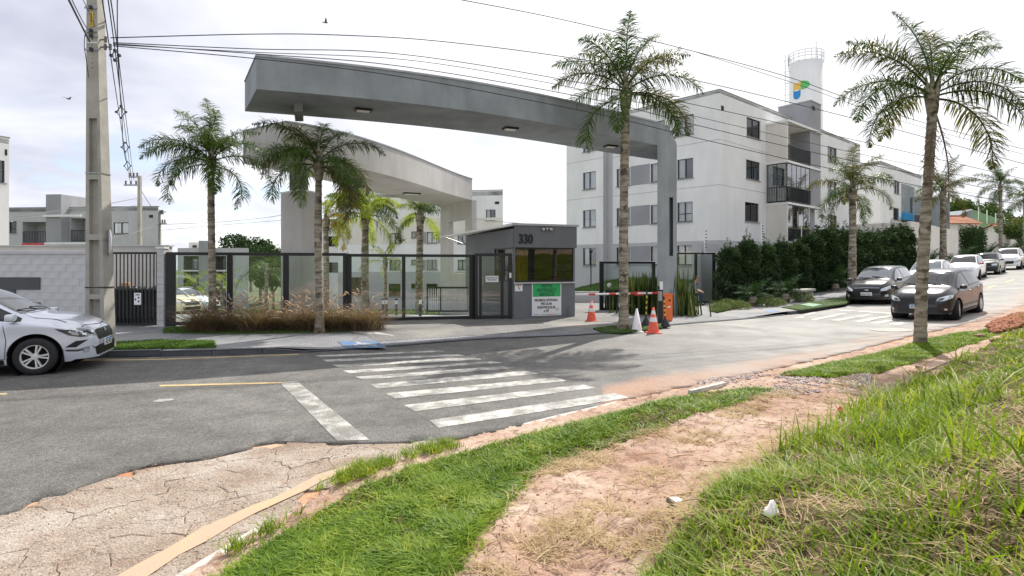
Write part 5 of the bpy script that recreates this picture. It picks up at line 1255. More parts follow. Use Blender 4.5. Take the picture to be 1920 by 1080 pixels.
tag(MB().bbox(gx(232, 16.9), gx(246, 16.9), 16.72, 16.95, 1.05, 1.36, .01).part('carton', 'cardboard'), 'brown cardboard carton among the bin bags behind the gate', 'carton')
tag(MB().box(gx(205, 16.5), gx(300, 16.5), 16.35, 17.3, .1, .86).part('bin_shelf', 'dark_sheet'), 'dark bin shelf carrying the rubbish bags behind the gate', 'shelf')
# block pillar
pi_ = thing('gate_pillar', (gx(304.5), 16.05, .1), 'narrow white-grey block pillar between bin gate and glass fence', 'pillar')
w = gx(312) - gx(299)
for r in range(11): MB().bbox(-w / 2, w / 2, -.1, .1, r * .205, r * .205 + .2, .006).part('block', 'block_paint', pi_)
MB().box(-w / 2 - .02, w / 2 + .02, -.12, .12, 2.256, 2.31).part('cap', 'wall_white', pi_)
# glass fence
FA, FB = np.array((gx(313), 16.05)), np.array(((887 - CX) / FPX * 18.25, 18.25)); uf = unit(FB - FA); nf = np.array((uf[1], -uf[0]))
def fence_run(name, label, cat, O, u, posts, z0, z1, grp=None, top=.09, bot=.10, glass='fence_glass', zf=None):
    rt = thing(name, (O[0], O[1], z0), label, cat, grp, math.atan2(u[1], u[0])); h = z1 - z0; a, b = posts[0][0], posts[-1][0] + posts[-1][1]
    MB().bbox(a, b, -.045, .045, h - top, h, .006).part('top_rail', 'black_metal', rt); MB().bbox(a, b, -.04, .04, .03, .03 + bot, .006).part('bottom_rail', 'black_metal', rt)
    for (s, w) in posts: MB().bbox(s, s + w, -.05, .05, -.02, h - top - .001, .006).part('post', 'black_metal', rt)
    for i in range(len(posts) - 1):
        x0, x1 = posts[i][0] + posts[i][1], posts[i + 1][0]
        if x1 - x0 > .2: MB().box(x0 + .002, x1 - .002, -.005, .005, .03 + bot + .002, h - top - .002).part('pane', glass, rt)
    return rt
S = lambda p: pxs(p, FA, uf)
fence_run('glass_fence', 'black framed glass fence behind the dry fountain grass', 'fence', FA, uf, [(S(312), .24), (S(426), .15), (S(531), .16), (S(643), .1)], .12, 2.26)
fg = fence_run('sliding_gate', 'wide black framed glass sliding gate between dry grass and pedestrian door', 'gate', FA - nf * .13, uf, [(S(649), .16), (S(754), .11), (S(881), .2)], .1, 2.24)
MB().box(S(649), S(890), -.06, .06, -.02, .02).part('track', 'galv', fg)
MB().bbox(S(652) - .05, S(652) + .05, -.09, .1, 2.15, 2.22, .01).part('gate_guide', 'white_paint', fg)
# pedestrian gate
O6 = np.array(((890 - CX) / FPX * 18.2, 18.2)); e6 = np.array(((960 - CX) / FPX * 18.35, 18.35)); u6 = unit(e6 - O6); L6 = np.linalg.norm(e6 - O6)
pg = fence_run('pedestrian_gate', 'black glass pedestrian door with small white notice beside the guardhouse', 'gate', O6, u6, [(0, .10), (.14, .09), (L6 - .38, .10), (L6 - .13, .13)], .12, 2.28, top=.1)
s_ = MB().box(-.21, .21, -.004, .004, -.1, .1).part('notice', 'sign_white', pg); s_.location = (L6 * .46, -.03, 1.32)
lettering('ENTRADA DE', .062, 'ink_dark', s_, (0, -.006, .035), 0, bold=.001); lettering('PEDESTRES', .062, 'ink_dark', s_, (0, -.006, -.035), 0, bold=.001)
MB().bbox(.245, .275, -.09, -.05, 1.1, 1.35, .006).part('handle', 'chrome', pg); MB().bbox(L6 - .10, L6 - .03, -.10, -.05, 1.35, 1.52, .01).part('intercom', 'white_paint', pg)
# white picket barrier inside
pk = thing('inner_railing', ((800 - CX) / FPX * 21.5, 21.5, .05), 'low black railing with pale bars inside the sliding gate', 'railing')
xw = (878 - 800) / FPX * 21.5
MB().box(0, xw, -.03, .03, .95, 1.02).box(0, xw, -.03, .03, .05, .11).box(0, .06, -.03, .03, 0, .95).box(xw * .32, xw * .32 + .05, -.03, .03, .11, .95).part('frame', 'black_metal', pk)
brm = MB().box(-.018, .018, -.012, .012, .11, .95).mesh('bar', 'white_paint')
for i in range(1, 19): meshobj('bar', brm, pk, (xw * i / 19, 0, 0))

# ---- guardhouse
Gc = np.array(((963 - CX) / FPX * 18.4, 18.4)); Gf = np.array(((1078 - CX) / FPX * 19.2, 19.2)); Gs = np.array(((873 - CX) / FPX * 23.0, 23.0))
ug = unit(Gf - Gc); us = unit(Gc - Gs); Lf, Ls = np.linalg.norm(Gf - Gc), np.linalg.norm(Gc - Gs)
gh = thing('guardhouse', ((Gc[0] + Gf[0]) / 2, 20.2, .1), 'dark grey guardhouse numbered 330 with mirrored window and green notice', 'guardhouse')
zs, zt, zr_ = EYE + (HY - 529) * 18.6 / FPX, EYE + (HY - 464) * 18.6 / FPX, 3.2
facade(gh, Gc, ug, 0, Lf, 0, zt, [[.06, Lf - .06, zs, zt - .001]], 'booth_grey', backing=False, depth=.12)
facade(gh, Gs, us, 0, Ls, 0, zr_ - .1, [[Ls - 1.75, Ls - .06, zs, zt]], 'booth_grey', backing=False, depth=.12)
ng = np.array((ug[1], -ug[0])); ns = np.array((us[1], -us[0]))
facade(gh, Gc + ng * .06 - ug * .01, ug, 0, Lf + .05, zt, zr_, [], 'booth_grey', name='fascia')
mb = MB(); a, b = Gc - ug * .01, Gf + ug * .04; mb.quad((*a, zt), (*(a + ng * .06), zt), (*(b + ng * .06), zt), (*b, zt)); mb.quad((*(b + ng * .06), zt), (*(b - ng * .5), zt), (*(b - ng * .5), zr_), (*(b + ng * .06), zr_)); mb.part('fascia_soffit', 'booth_grey', gh, world=True)
G4 = Gf + (Gs - Gc)
mb = MB(); mb.quad((*Gf, 0), (*G4, 0), (*G4, zr_), (*Gf, zr_)); mb.quad((*G4, 0), (*Gs, 0), (*Gs, zr_), (*G4, zr_)); mb.part('wall', 'booth_grey', gh, world=True)
ctr = (Gc + G4) / 2
mb = MB(); o1 = [Gc + ng * .12 - ns * -.06, Gf + ng * .12 + ug * .1, G4, Gs + ns * .06]; mb.prism([tuple(p) for p in o1], zr_ + .001, zr_ + .07); mb.part('roof', 'wall_lightgrey', gh, world=True)
MB().prism([tuple(Gc + (ctr - Gc) * .06), tuple(Gf + (ctr - Gf) * .06), tuple(G4 + (ctr - G4) * .3), tuple(Gs + (ctr - Gs) * .3)], 0.1, .16).part('floor', 'floor_tile', gh, world=True)
# glazing
glasswall(Gc - ng * .05, ug, .06, Lf - .06, zs, zt, 1, 'front_window', 'booth_glass', gh); glasswall(Gs - ns * .05, us, Ls - 1.75, Ls - .06, zs, zt, 2, 'side_window', 'booth_glass', gh)
onwall(gh, Gc, ug, -.02, Lf + .06, zs - .05, zs - .002, 'wall_lightgrey', 'sill', .08)
mb = MB()
for k in range(9):
    p = Gc - ng * (.14 + .02 * math.sin(k * 2)) + ug * (.1 + k * .05); q = Gc - ng * (.14 + .02 * math.sin((k + 1) * 2)) + ug * (.15 + k * .05); mb.quad((*p, .9), (*q, .9), (*q, zt - .02), (*p, zt - .02))
mb.part('curtain', 'yellow_curtain', gh, world=True)
p = Gc - ng * 1.6 + ug * .2; MB().obox((*p, .16), (*(ug * 1.9), 0), (*(-ng * .08), 0), (0, 0, 2.9)).part('inner_wall', 'interior_mid', gh, world=True)
p = Gc - ng * .9 + ug * .3; MB().obox((*p, .16), (*(ug * 1.6), 0), (*(ng * .45), 0), (0, 0, 1.28)).part('desk', 'brown_thing', gh, world=True)
ag = math.atan2(ug[1], ug[0]); P = lambda s, z, o=.065: Vector((*(Gc + ug * s + ng * o), z)) - gh.location
s330 = (pxs(968, Gc, ug) + pxs(998, Gc, ug)) / 2
lettering('330', .44, 'ink_dark', gh, P(s330 + .02, EYE + (HY - 449) * 18.5 / FPX, .09), ag, bold=.006, extr=.02, name='house_number', sx=.78)
def board(root, O, u, s0, s1, z0, z1, m, name='notice_board'):
    n = np.array((u[1], -u[0])); o = MB().box(-(s1 - s0) / 2, (s1 - s0) / 2, -.006, .006, -(z1 - z0) / 2, (z1 - z0) / 2).part(name, m, root)
    c = np.array(O) + np.array(u) * (s0 + s1) / 2 + n * .012; o.location = Vector((c[0], c[1], (z0 + z1) / 2)) - root.location; o.rotation_euler = (0, 0, math.atan2(u[1], u[0])); return o
za1, zb1 = EYE + (HY - 592) * 18.75 / FPX, EYE + (HY - 530.5) * 18.75 / FPX
bo = board(gh, Gc, ug, pxs(997, Gc, ug), pxs(1052, Gc, ug), za1, zb1, 'sign_white'); wb, hb = pxs(1052, Gc, ug) - pxs(997, Gc, ug), zb1 - za1
MB().box(-wb / 2 + .03, wb / 2 - .03, -.009, -.0065, hb / 2 - .02 - hb * .40, hb / 2 - .02).part('green_panel', 'sign_green', bo)
for i, (t, c, y) in enumerate((('VISITAS,', 'ink_dark', .405), ('ENTREGAS E', 'ink_dark', .275), ('SERVIÇOS', 'ink_dark', .150), ('PROIBIDA ENTRADA', 'ink_dark', -.03), ('VEICULAR', 'ink_dark', -.14), ('IDENTIFIQUE-SE', 'ink_dark', -.25), ('A PÉ', 'ink_dark', -.36))):
    lettering(t, .155 if i < 3 else .115, c, bo, (0 if i < 3 else -.02, -.0105, y * hb), 0, bold=.0035, extr=.0005, sx=.80)
mb = MB(); hp = [(.055 * (16 * math.sin(t) ** 3) / 16, .05 * (13 * math.cos(t) - 5 * math.cos(2 * t) - 2 * math.cos(3 * t) - math.cos(4 * t)) / 16) for t in [k * math.tau / 24 for k in range(25)]]
mb.tube([(wb * .36 + x, -.010, -hb * .31 + z) for x, z in hp], .005, 4); mb.part('heart_mark', 'ink_dark', bo)
for i, m in enumerate(('accent_blue', 'yellow_paint', 'logo_green', 'red_paint', 'red_paint', 'logo_green')): MB().box(-wb * .45 + i * wb * .15, -wb * .45 + (i + 1) * wb * .15, -.0085, -.0065, -hb * .47, -hb * .455).part('colour_strip', m, bo)
b2 = board(gh, Gc, ug, pxs(965, Gc, ug), pxs(979.5, Gc, ug), EYE + (HY - 546) * 18.5 / FPX, EYE + (HY - 531) * 18.5 / FPX, 'sign_white', 'small_notice')
MB().box(-.1, .1, -.009, -.0065, .06, .09).part('lettering', 'ink_dark', b2); MB().box(-.03, .01, -.009, -.0065, -.02, .03).box(.0, .04, -.009, -.0065, -.07, -.022).part('red_mark', 'red_paint', b2)
# awning over the door
mb = MB(); a = Gs + (Gc - Gs) * .02; b = Gc + us * .02; o2 = ns * 1.1
mb.add([(*(a + ns * .01), 3.12), (*(b + ns * .01), 3.19), (*(b + ns * .06), 3.19), (*(a + o2), 3.02), (*(a + ns * .01), 3.17), (*(b + ns * .01), 3.23), (*(b + ns * .06), 3.23), (*(a + o2), 3.06)], [(3, 2, 1, 0), (4, 5, 6, 7), (0, 1, 5, 4), (2, 3, 7, 6), (3, 0, 4, 7), (1, 2, 6, 5)]); mb.part('canopy', 'wall_white', gh, world=True)
mb = MB().tube([(*(a + ns * .05), 2.75), (*(a + o2 * .8), 3.02)], .02, 5).tube([(*(a + ns * .05), 2.75), (*(a + us * .8 + o2 * .5), 3.03)], .02, 5); mb.part('bracket', 'galv', gh, world=True)
# twin camera lamp on the fascia
cb_ = P(pxs(1024, Gc, ug), EYE + (HY - 429) * 18.7 / FPX, .07); o = MB().bbox(-.04, .04, -.08, 0, -.05, .05, .01).part('floodlight', 'galv', gh, ); o.location = cb_
for sx_ in (-1, 1): MB().lathe([(.0, 0), (.05, .0), (.06, .10), (.045, .11), (0, .09)], 12, (sx_ * .13, -.12, -.02), 'y').part('lamp', 'chrome', o, True)
MB().tube([(-.13, -.05, 0), (.13, -.05, 0)], .015, 6).part('arm', 'galv', o)
o = MB().tube([(0, -.05, 0), (0, -.05, .3), (0, -.02, .34)], .018, 6).part('pipe', 'booth_grey', gh); o.location = P(Lf - .25, .12, .02)
# ================================================================== PLANTS
pr = random.Random(11)
FROND = {}
def frond_mesh(elev, length, nl, seed, m, leaf=.42, droop=1.0, curl=1.0):
    """a feather leaf: arched midrib and drooping leaflets on both sides, built along +X"""
    key = (elev, length, nl, seed, m)
    if key in FROND: return FROND[key]
    r = random.Random(seed); a = math.radians(elev); p = Vector((0, 0, 0)); pts = [p.copy()]; dirs = []; n = 22
    tot = math.radians((30 + 80 * math.cos(a)) * curl); side = r.uniform(-.16, .16)
    for i in range(n):
        t = i / n; an = a - tot * (t ** 1.25); d = Vector((math.cos(an), side * t, math.sin(an))).normalized(); dirs.append(d)
        p = p + d * (length / n); pts.append(p.copy())
    dirs.append(dirs[-1]); V = []; F = []
    mb = MB(); mb.tube(pts, [.022 * (1 - .85 * i / n) + .003 for i in range(n + 1)], 5); V = list(mb.v); F = list(mb.f)
    for k in range(nl):
        t = .16 + .84 * (k + r.uniform(0, .5)) / nl; f = t * n; i = min(int(f), n - 1); q = pts[i].lerp(pts[i + 1], f - i); d = dirs[i]
        up = Vector((0, 0, 1)); sd = d.cross(up); sd = sd.normalized() if sd.length > .05 else Vector((0, 1, 0)); nm = sd.cross(d).normalized()
        for sgn in (-1, 1):
            L = leaf * r.uniform(.8, 1.15) * (math.sin(math.pi * min(1, .12 + .88 * t)) ** .55) * r.uniform(.75, 1.1) * (1.0 if t < .9 else .7); w = .0115 * r.uniform(.8, 1.2) * (leaf / .5) ** .3
            ph = r.choice((-.7, 0.0, .6, 1.1, 1.5)) * .6 + r.uniform(-.2, .2)
            o = (sd * sgn * math.cos(ph) + nm * math.sin(ph)) * 1.0 + d * r.uniform(.35, .7); o.normalize()
            g_ = droop * r.uniform(.5, 1.1); P0 = q; P1 = q + o * L * .45 + Vector((0, 0, -.10 * g_ * L)); o2 = (o + Vector((0, 0, -.95 * g_))).normalized(); P2 = P1 + o2 * L * .35; o3 = (o2 + Vector((0, 0, -.9 * g_))).normalized(); P3 = P2 + o3 * L * .28
            wv = o.cross(nm + Vector((r.uniform(-.4, .4), r.uniform(-.4, .4), 0))); wv = wv.normalized() * w if wv.length > .01 else d * w
            b = len(V); V += [tuple(P0 - wv * .4), tuple(P0 + wv * .4), tuple(P1 - wv), tuple(P1 + wv), tuple(P2 - wv * .7), tuple(P2 + wv * .7), tuple(P3)]
            F += [(b, b + 1, b + 3, b + 2), (b + 2, b + 3, b + 5, b + 4), (b + 4, b + 5, b + 6)]
    me = bpy.data.meshes.new('frond'); me.from_pydata(V, [], F); me.materials.append(MATS[m]); me.polygons.foreach_set('use_smooth', [True] * len(me.polygons)); me.update()
    FROND[key] = me; return me
def palm(x, y, z, trunk_h, r0, r1, R_, elevs, label, mats=('palm_leaf',), grp='palms along the entrance', flare=1.5, lean=(0, 0), shaft=.7, seed=0, nl=104, rot0=0, azs=None, dead=0, bush=0, leaf=.54, droop=1.0, curl=1.0):
    rt = thing('palm_tree', (x, y, z), label, 'palm', grp); r = random.Random(seed + 100)
    mb = MB(); n = max(30, int(trunk_h / .05)); V = []; nn = 14; c = Vector((lean[0], lean[1], trunk_h)); pts = []; rad = []
    for i in range(n + 1):
        t = i / n; h = t * trunk_h; p = Vector((lean[0] * t ** 1.3 + .02 * math.sin(4 * t + seed), lean[1] * t ** 1.3, h - .12 * (i == 0)))
        ra = r0 + (r1 - r0) * t + r0 * (flare - 1) * math.exp(-h / .22) + .035 * r0 * math.sin(h * 2.1 + seed)
        ra *= 1 + (.05 if (i % 4 == 0) else -.012 - .01 * (i % 4))
        pts.append(p); rad.append(ra)
    mb.tube(pts, rad, nn); mb.part('trunk', 'palm_trunk', rt, True)
    top = pts[-1]; mb = MB(); rs_ = r1
    mb.tube([top + Vector((0, 0, h)) for h in (-.05, .1, .3, .5, shaft, shaft + .25)], [rs_ * 1.12, rs_ * 1.35, rs_ * 1.25, rs_ * .95, rs_ * .6, rs_ * .2], 12)
    for k in range(7):  # old leaf bases wrapped round the shaft
        a = k * 2.4; o = Vector((math.cos(a), math.sin(a), 0)); mb.tube([top + o * rs_ * .9 + Vector((0, 0, .05 * k)), top + o * rs_ * 1.35 + Vector((0, 0, .25 + .05 * k)), top + o * rs_ * 1.6 + Vector((0, 0, .5 + .05 * k))], [.035, .028, .014], 5)
    mb.part('crown_shaft', 'palm_trunk', rt, True)
    el2 = list(elevs) + ([e + r.uniform(-9, 9) for e in elevs[::2]] if bush else []); az2 = (list(azs) + [a + r.uniform(35, 80) for a in azs[::2]]) if azs else None; azs = az2
    for i, e in enumerate(el2):
        sc = R_ * r.uniform(.9, 1.1); var = r.randint(0, 1); me = frond_mesh(e, 2.3, nl, int(e * 7 + 300 + var), mats[i % len(mats)], leaf, droop, curl)
        az_ = (azs[i] if azs and i < len(azs) else rot0 + i * 137.5 + r.uniform(-14, 14)); az = az_
        if 215 < az_ % 360 < 325 and e < 28: e = e + 34; me = frond_mesh(round(e / 6) * 6, 2.3, nl, int(round(e / 6) * 42 + 300 + var), mats[i % len(mats)], leaf, droop, curl)
        hgt = shaft * (.25 + .6 * (e + 40) / 130)
        o = meshobj('frond', me, rt, tuple(top + Vector((0, 0, hgt)))); o.rotation_euler = (r.uniform(-.12, .12), 0, math.radians(az)); o.scale = (sc, sc, sc)
    if dead:
        me = frond_mesh(-75, 2.3, 34, 999, 'palm_dead', .3, 1.3, .4)
        for j in range(dead): o = meshobj('frond', me, rt, tuple(top + Vector((.03, -.05, -.05)))); o.rotation_euler = (0, 0, math.radians(200 + 130 * j)); o.scale = (.85, .85, .85)
    return rt
full = [86, 78, 70, 62, 56, 50, 44, 38, 30, 24, 16, 8, 0, -8, -18]
gz = lambda x, y: float(swz(x, y))
# street palms (azimuth 0 = to the right of the picture, 180 = to the left)
x, y = at(397, 612, 15.3)[:2]; palm(x, y, gz(x, y), 4.25, .10, .085, .80, [84, 74, 66, 60, 48, 44, 34, 30, 20, 12, 4, -6, -14, -20], 'palm with full dark crown left of the portal, trunk in front of the glass fence', seed=1, flare=1.9, azs=[90, 170, 40, 130, 200, 350, 160, 15, 215, 320, 185, 0, 250, 300], shaft=.55, curl=1.15, bush=1)
x, y = at(598, 605, 14.5)[:2]; palm(x, y, gz(x, y), 4.0, .105, .085, .80, [72, 66, 60, 50, 42, 30, 22, 14, 6, 0, -8, -14, -4, 10], 'palm with shaggy dark crown under the portal beams, trunk rising from dry grass', seed=2, mats=('palm_leaf', 'palm_leaf', 'palm_leaf_olive'), azs=[100, 60, 150, 20, 170, 200, 340, 180, 0, 220, 320, 10, 260, 140], shaft=.65, curl=1.2, bush=1)
x, y = at(1170, 614, 16.0)[:2]; palm(x, y, gz(x, y), 6.35, .135, .118, 1.02, [88, 80, 72, 66, 58, 52, 46, 38, 32, 26, 18, 10, 2, -12, 20, 40, -34], 'tallest palm with thick trunk beside the traffic cones and barrier', seed=3, mats=('palm_leaf', 'palm_leaf', 'palm_leaf', 'palm_leaf_olive'), flare=1.65, lean=(.03, 0), shaft=.8, rot0=20, azs=[60, 120, 40, 140, 10, 170, 80, 190, 340, 150, 30, 0, 350, 185, 230, 300, 250], nl=112)
x, y = at(1727, 645, 11.9)[:2]; palm(x, y, float(H(x, y)), 4.95, .122, .088, .98, [86, 76, 66, 60, 52, 44, 36, 30, 24, 16, 28, 8, 46, 2], 'leaning palm in the near verge with blotched trunk and a hanging dead frond', seed=4, mats=('palm_leaf', 'palm_leaf_olive', 'palm_leaf'), flare=1.15, lean=(.22, 0), shaft=.6, azs=[110, 60, 150, 20, 180, 0, 170, 350, 190, 345, 80, 185, 260, 10], dead=2, nl=110, leaf=.50)
x, y = at(1598, 520, 28.5)[:2]; palm(x, y, gz(x, y), 4.7, .20, .15, 1.0, full, 'palm on the kerb behind the black hatchback, olive drooping crown', mats=('palm_leaf_olive', 'palm_leaf'), seed=5, rot0=40, shaft=.9, curl=1.1)
x, y = at(1768, 490, 42)[:2]; palm(x, y, gz(x, y), 5.5, .26, .17, 1.15, full, 'palm with dead skirt in front of the white wall, behind the dark parked cars', mats=('palm_leaf', 'palm_leaf_olive'), seed=6, rot0=10, dead=2, shaft=.9)
x, y = at(1876, 475, 58)[:2]; palm(x, y, gz(x, y), 7.2, .19, .15, 1.15, full, 'slender tall palm far up the street before the house roofs', mats=('palm_leaf',), seed=7, rot0=70, shaft=.9, curl=1.15)
x, y = at(1922, 470, 62)[:2]; palm(x, y, gz(x, y), 6.0, .2, .15, 1.15, full, 'palm cut by the right edge of the picture, farthest up the street', seed=8, rot0=120, shaft=.9, curl=1.15)
# palms inside the gates
iz = lambda x, y: float(street(x) + interior(x, y)) + .05
x, y = at(685, 585, 26)[:2]; palm(x, y, iz(x, y), 4.3, .20, .15, 1.05, [74, 64, 56, 48, 40, 32, 24, 14, 6, 0, -6, 30, 50, -14], 'bright green bushy palm behind the sliding gate, largest of the inner palms', mats=('palm_leaf_sunlit', 'palm_leaf_sunlit', 'palm_leaf'), seed=9, nl=110, bush=1, leaf=.5, droop=1.5, grp='palms inside the estate')
x, y = at(787, 585, 30)[:2]; palm(x, y, iz(x, y), 4.9, .22, .18, .92, [80, 66, 56, 48, 40, 30, 24, 12, 4, -4, 60], 'bright palm with bare straight trunk under the beige portal', mats=('palm_leaf_sunlit', 'palm_leaf'), seed=10, nl=100, bush=1, leaf=.5, droop=1.4, grp='palms inside the estate', rot0=30)
x, y = at(722, 585, 28)[:2]; palm(x, y, iz(x, y), 2.2, .08, .07, .65, [70, 56, 44, 34, 24, 10, 0, 60], 'small young palm between the two bright inner palms', mats=('palm_leaf_sunlit',), seed=11, nl=44, leaf=.5, droop=1.4, grp='palms inside the estate')
x, y = at(611, 585, 25)[:2]; palm(x, y, iz(x, y), 3.8, .14, .12, .72, [80, 66, 54, 44, 34, 22, 10, 0, -8, 60], 'yellowing palm inside the fence beside the broad grey column', mats=('palm_leaf_yellow', 'palm_leaf_sunlit'), seed=12, nl=96, leaf=.5, droop=1.4, grp='palms inside the estate', azs=[30, 60, 350, 10, 330, 50, 0, 20, 340, 300])
x, y = at(366, 575, 42)[:2]; palm(x, y, iz(x, y), 1.6, .12, .1, .95, [60, 46, 36, 26, 14, 4, -6, 20], 'short green palm behind the first pane of the glass fence', mats=('palm_leaf_sunlit',), seed=13, nl=40, leaf=.5, grp='palms inside the estate')
x, y = at(415, 575, 48)[:2]; palm(x, y, iz(x, y), 2.0, .12, .1, 1.0, [60, 46, 36, 26, 14, 4, 20], 'short palm by the farther balcony, seen left of the second fence post', mats=('palm_leaf_sunlit',), seed=14, nl=40, leaf=.5, grp='palms inside the estate')
x, y = at(500, 575, 34)[:2]; palm(x, y, iz(x, y), 2.1, .12, .1, .95, [60, 46, 36, 26, 14, 4, 20, -10], 'low dark palm behind the second pane of the glass fence', mats=('palm_leaf',), seed=15, nl=44, leaf=.5, grp='palms inside the estate')

# leafy volumes
def leafcloud(name, n, size, fn, m, parent=None, seed=0, aspect=.5, flat=False):
    g = np.random.default_rng(seed); P = fn(g, n); n = len(P)
    a = g.normal(size=(n, 3)); a /= np.linalg.norm(a, axis=1)[:, None]; b = g.normal(size=(n, 3)); b -= (b * a).sum(1)[:, None] * a; b /= np.linalg.norm(b, axis=1)[:, None]
    s = size * g.uniform(.5, 1.3, n)[:, None]; w = s * aspect
    V = np.stack([P, P + a * s * .5 + b * w * .5, P + a * s, P + a * s * .5 - b * w * .5], 1).reshape(-1, 3); F = np.arange(n * 4).reshape(-1, 4)
    return npmesh(name, V, F, m)
def column_fn(h, rad, lob):
    def f(g, n):
        t = g.random(n) ** .8; z = t * h; th = g.uniform(0, 2 * np.pi, n)
        r = rad * (1 - .35 * t ** 2.2) * (.78 + .14 * np.sin(3 * th + lob) + .16 * np.sin(7 * z + 2 * th + lob) + .10 * np.sin(15 * z + 5 * th)); q = r * (1 - .35 * g.random(n) ** 2)
        q = np.where(t > .93, q * g.random(n), q)
        return np.stack([q * np.cos(th), q * np.sin(th) * .8, z], 1)
    return f
def tips_fn(h, rad):
    def f(g, n):
        k = g.integers(0, 7, n); hh = np.array([.35, .7, .2, .5, .3, .15, .4])[k]; x = (np.array([-.6, 0, .5, .25, -.3, .75, -.1])[k]) * rad; t = g.random(n)
        return np.stack([x + g.normal(0, .05, n) * (1 - t), np.array([0, .1, -.1, 0, .1, 0, -.2])[k] * rad + g.normal(0, .05, n) * (1 - t), h - .1 + t * hh], 1)
    return f
hv = []
for v in range(4):
    h = 2.65; hv.append((leafcloud('foliage', 9000, .13, column_fn(h, .82, v * 1.7), 'hedge_leaf', seed=v, aspect=.35), leafcloud('shoot', 500, .09, tips_fn(h, .6), 'hedge_leaf', seed=20 + v, aspect=.3)))
stemm = MB().tube([(0, 0, -.2), (0, 0, 1.2), (.02, 0, 2.3)], [.07, .05, .02], 6).mesh('stem', 'palm_trunk')
hp = [(1366, 25.0, .92), (1402, 25.6, 1.04), (1436, 26.6, .96), (1466, 27.8, 1.0), (1494, 29.0, .98), (1520, 30.2, 1.14), (1544, 31.4, 1.25), (1566, 32.6, 1.24), (1586, 33.8, 1.22), (1605, 35.2, 1.2), (1623, 36.6, 1.18), (1641, 38.2, 1.15), (1658, 39.8, 1.2), (1675, 41.4, 1.3), (1692, 43, 1.35)]
for i, (px, d, sc) in enumerate(hp):
    x, y = (px - CX) / FPX * d, d
    lab = 'dark green conifer of the tall hedge in front of the apartment block'
    if i == 0: lab = 'first dark conifer of the tall hedge, beside the glass vestibule'
    if i == 1: lab = 'dark hedge conifer with the tall shoots, second from the vestibule'
    if 1 < i < len(hp) - 1: lab = ['third', 'fourth', 'fifth', 'sixth', 'seventh', 'eighth', 'ninth', 'tenth', 'eleventh', 'twelfth', 'thirteenth', 'fourteenth'][i - 2] + ' dark conifer of the tall hedge counted from the glass porch'
    if i == len(hp) - 1: lab = 'last and tallest conifer of the hedge, against the white wall'
    rt = thing('hedge_conifer', (x, y, gz(x, y)), lab, 'conifer', 'conifers of the tall hedge', pr.uniform(-.4, .4) + .7)
    f, t = hv[i % 4]; k = .92 if d < 30 else 1.0
    for nm, me in (('foliage', f), ('shoot', t), ('stem', stemm)):
        o = tag(meshobj(nm, me, rt), kind='stuff'); o.scale = (sc * 1.12 * k + (d - 25) * .02,) * 2 + (sc,)
# clipped bush beyond the white wall
mb = leafcloud('foliage', 9000, .2, lambda g, n: np.stack([g.uniform(-2.6, 2.6, n), g.uniform(-.7, .7, n), (g.random(n) ** .7) * (3.4 + .3 * np.sin(g.uniform(0, 6, n)))], 1), 'hedge_leaf', seed=50, aspect=.45)
x, y = at(1824, 480, 56)[:2]; rt = thing('hedge_bush', (x, y, gz(x, y)), 'big square green bush between the two white walls up the street', 'bush', None, .7); meshobj('foliage', mb, rt); o = meshobj('stem', stemm, rt)
# cycads
def cycad_mesh(seed):
    r = random.Random(seed); out = []
    for e, L in ((70, 1.0), (50, 1.05), (30, 1.1), (10, 1.0)): out.append(e)
    return out
def cycad(px, py, d, sc, label, seed):
    x, y = at(px, py, d)[:2]; rt = thing('cycad', (x, y, gz(x, y)), label, 'cycad', 'cycads planted along the street'); r = random.Random(seed)
    MB().lathe([(.16, -.1), (.2, .1), (.17, .35), (.05, .42)], 10).part('trunk', 'palm_trunk', rt, True)
    for i in range(20):
        e = [68, 55, 40, 25, 10][i % 5]; me = frond_mesh(e, 1.2, 46, e + 5, 'cycad_leaf', .20, .25, .75)
        o = meshobj('frond', me, rt, (0, 0, .32)); o.rotation_euler = (0, 0, i * 2.4 + r.uniform(-.1, .1)); s = sc * r.uniform(.85, 1.1); o.scale = (s, s, s)
cycad(1412, 565, 23.2, .95, 'dark cycad nearest the gate, fronds spread before the hedge', 1); cycad(1472, 555, 24.6, 1.0, 'second cycad beside the pale stone bench at the hedge', 2)
cycad(1566, 530, 30, 1.15, 'cycad in the shade behind the street palm', 3); cycad(1640, 515, 36, 1.2, 'rusty cycad behind the black hatchback roof', 4); cycad(1738, 485, 43, 1.6, 'cycad at the foot of the white wall, left of the palm with dead skirt', 5)
cycad(1795, 482, 46, 1.7, 'cycad at the right end of the white wall', 6); cycad(1850, 472, 60, 2.0, 'cycad beside the thin tall palm', 7); cycad(1898, 465, 63, 2.1, 'cycad above the red car', 8)
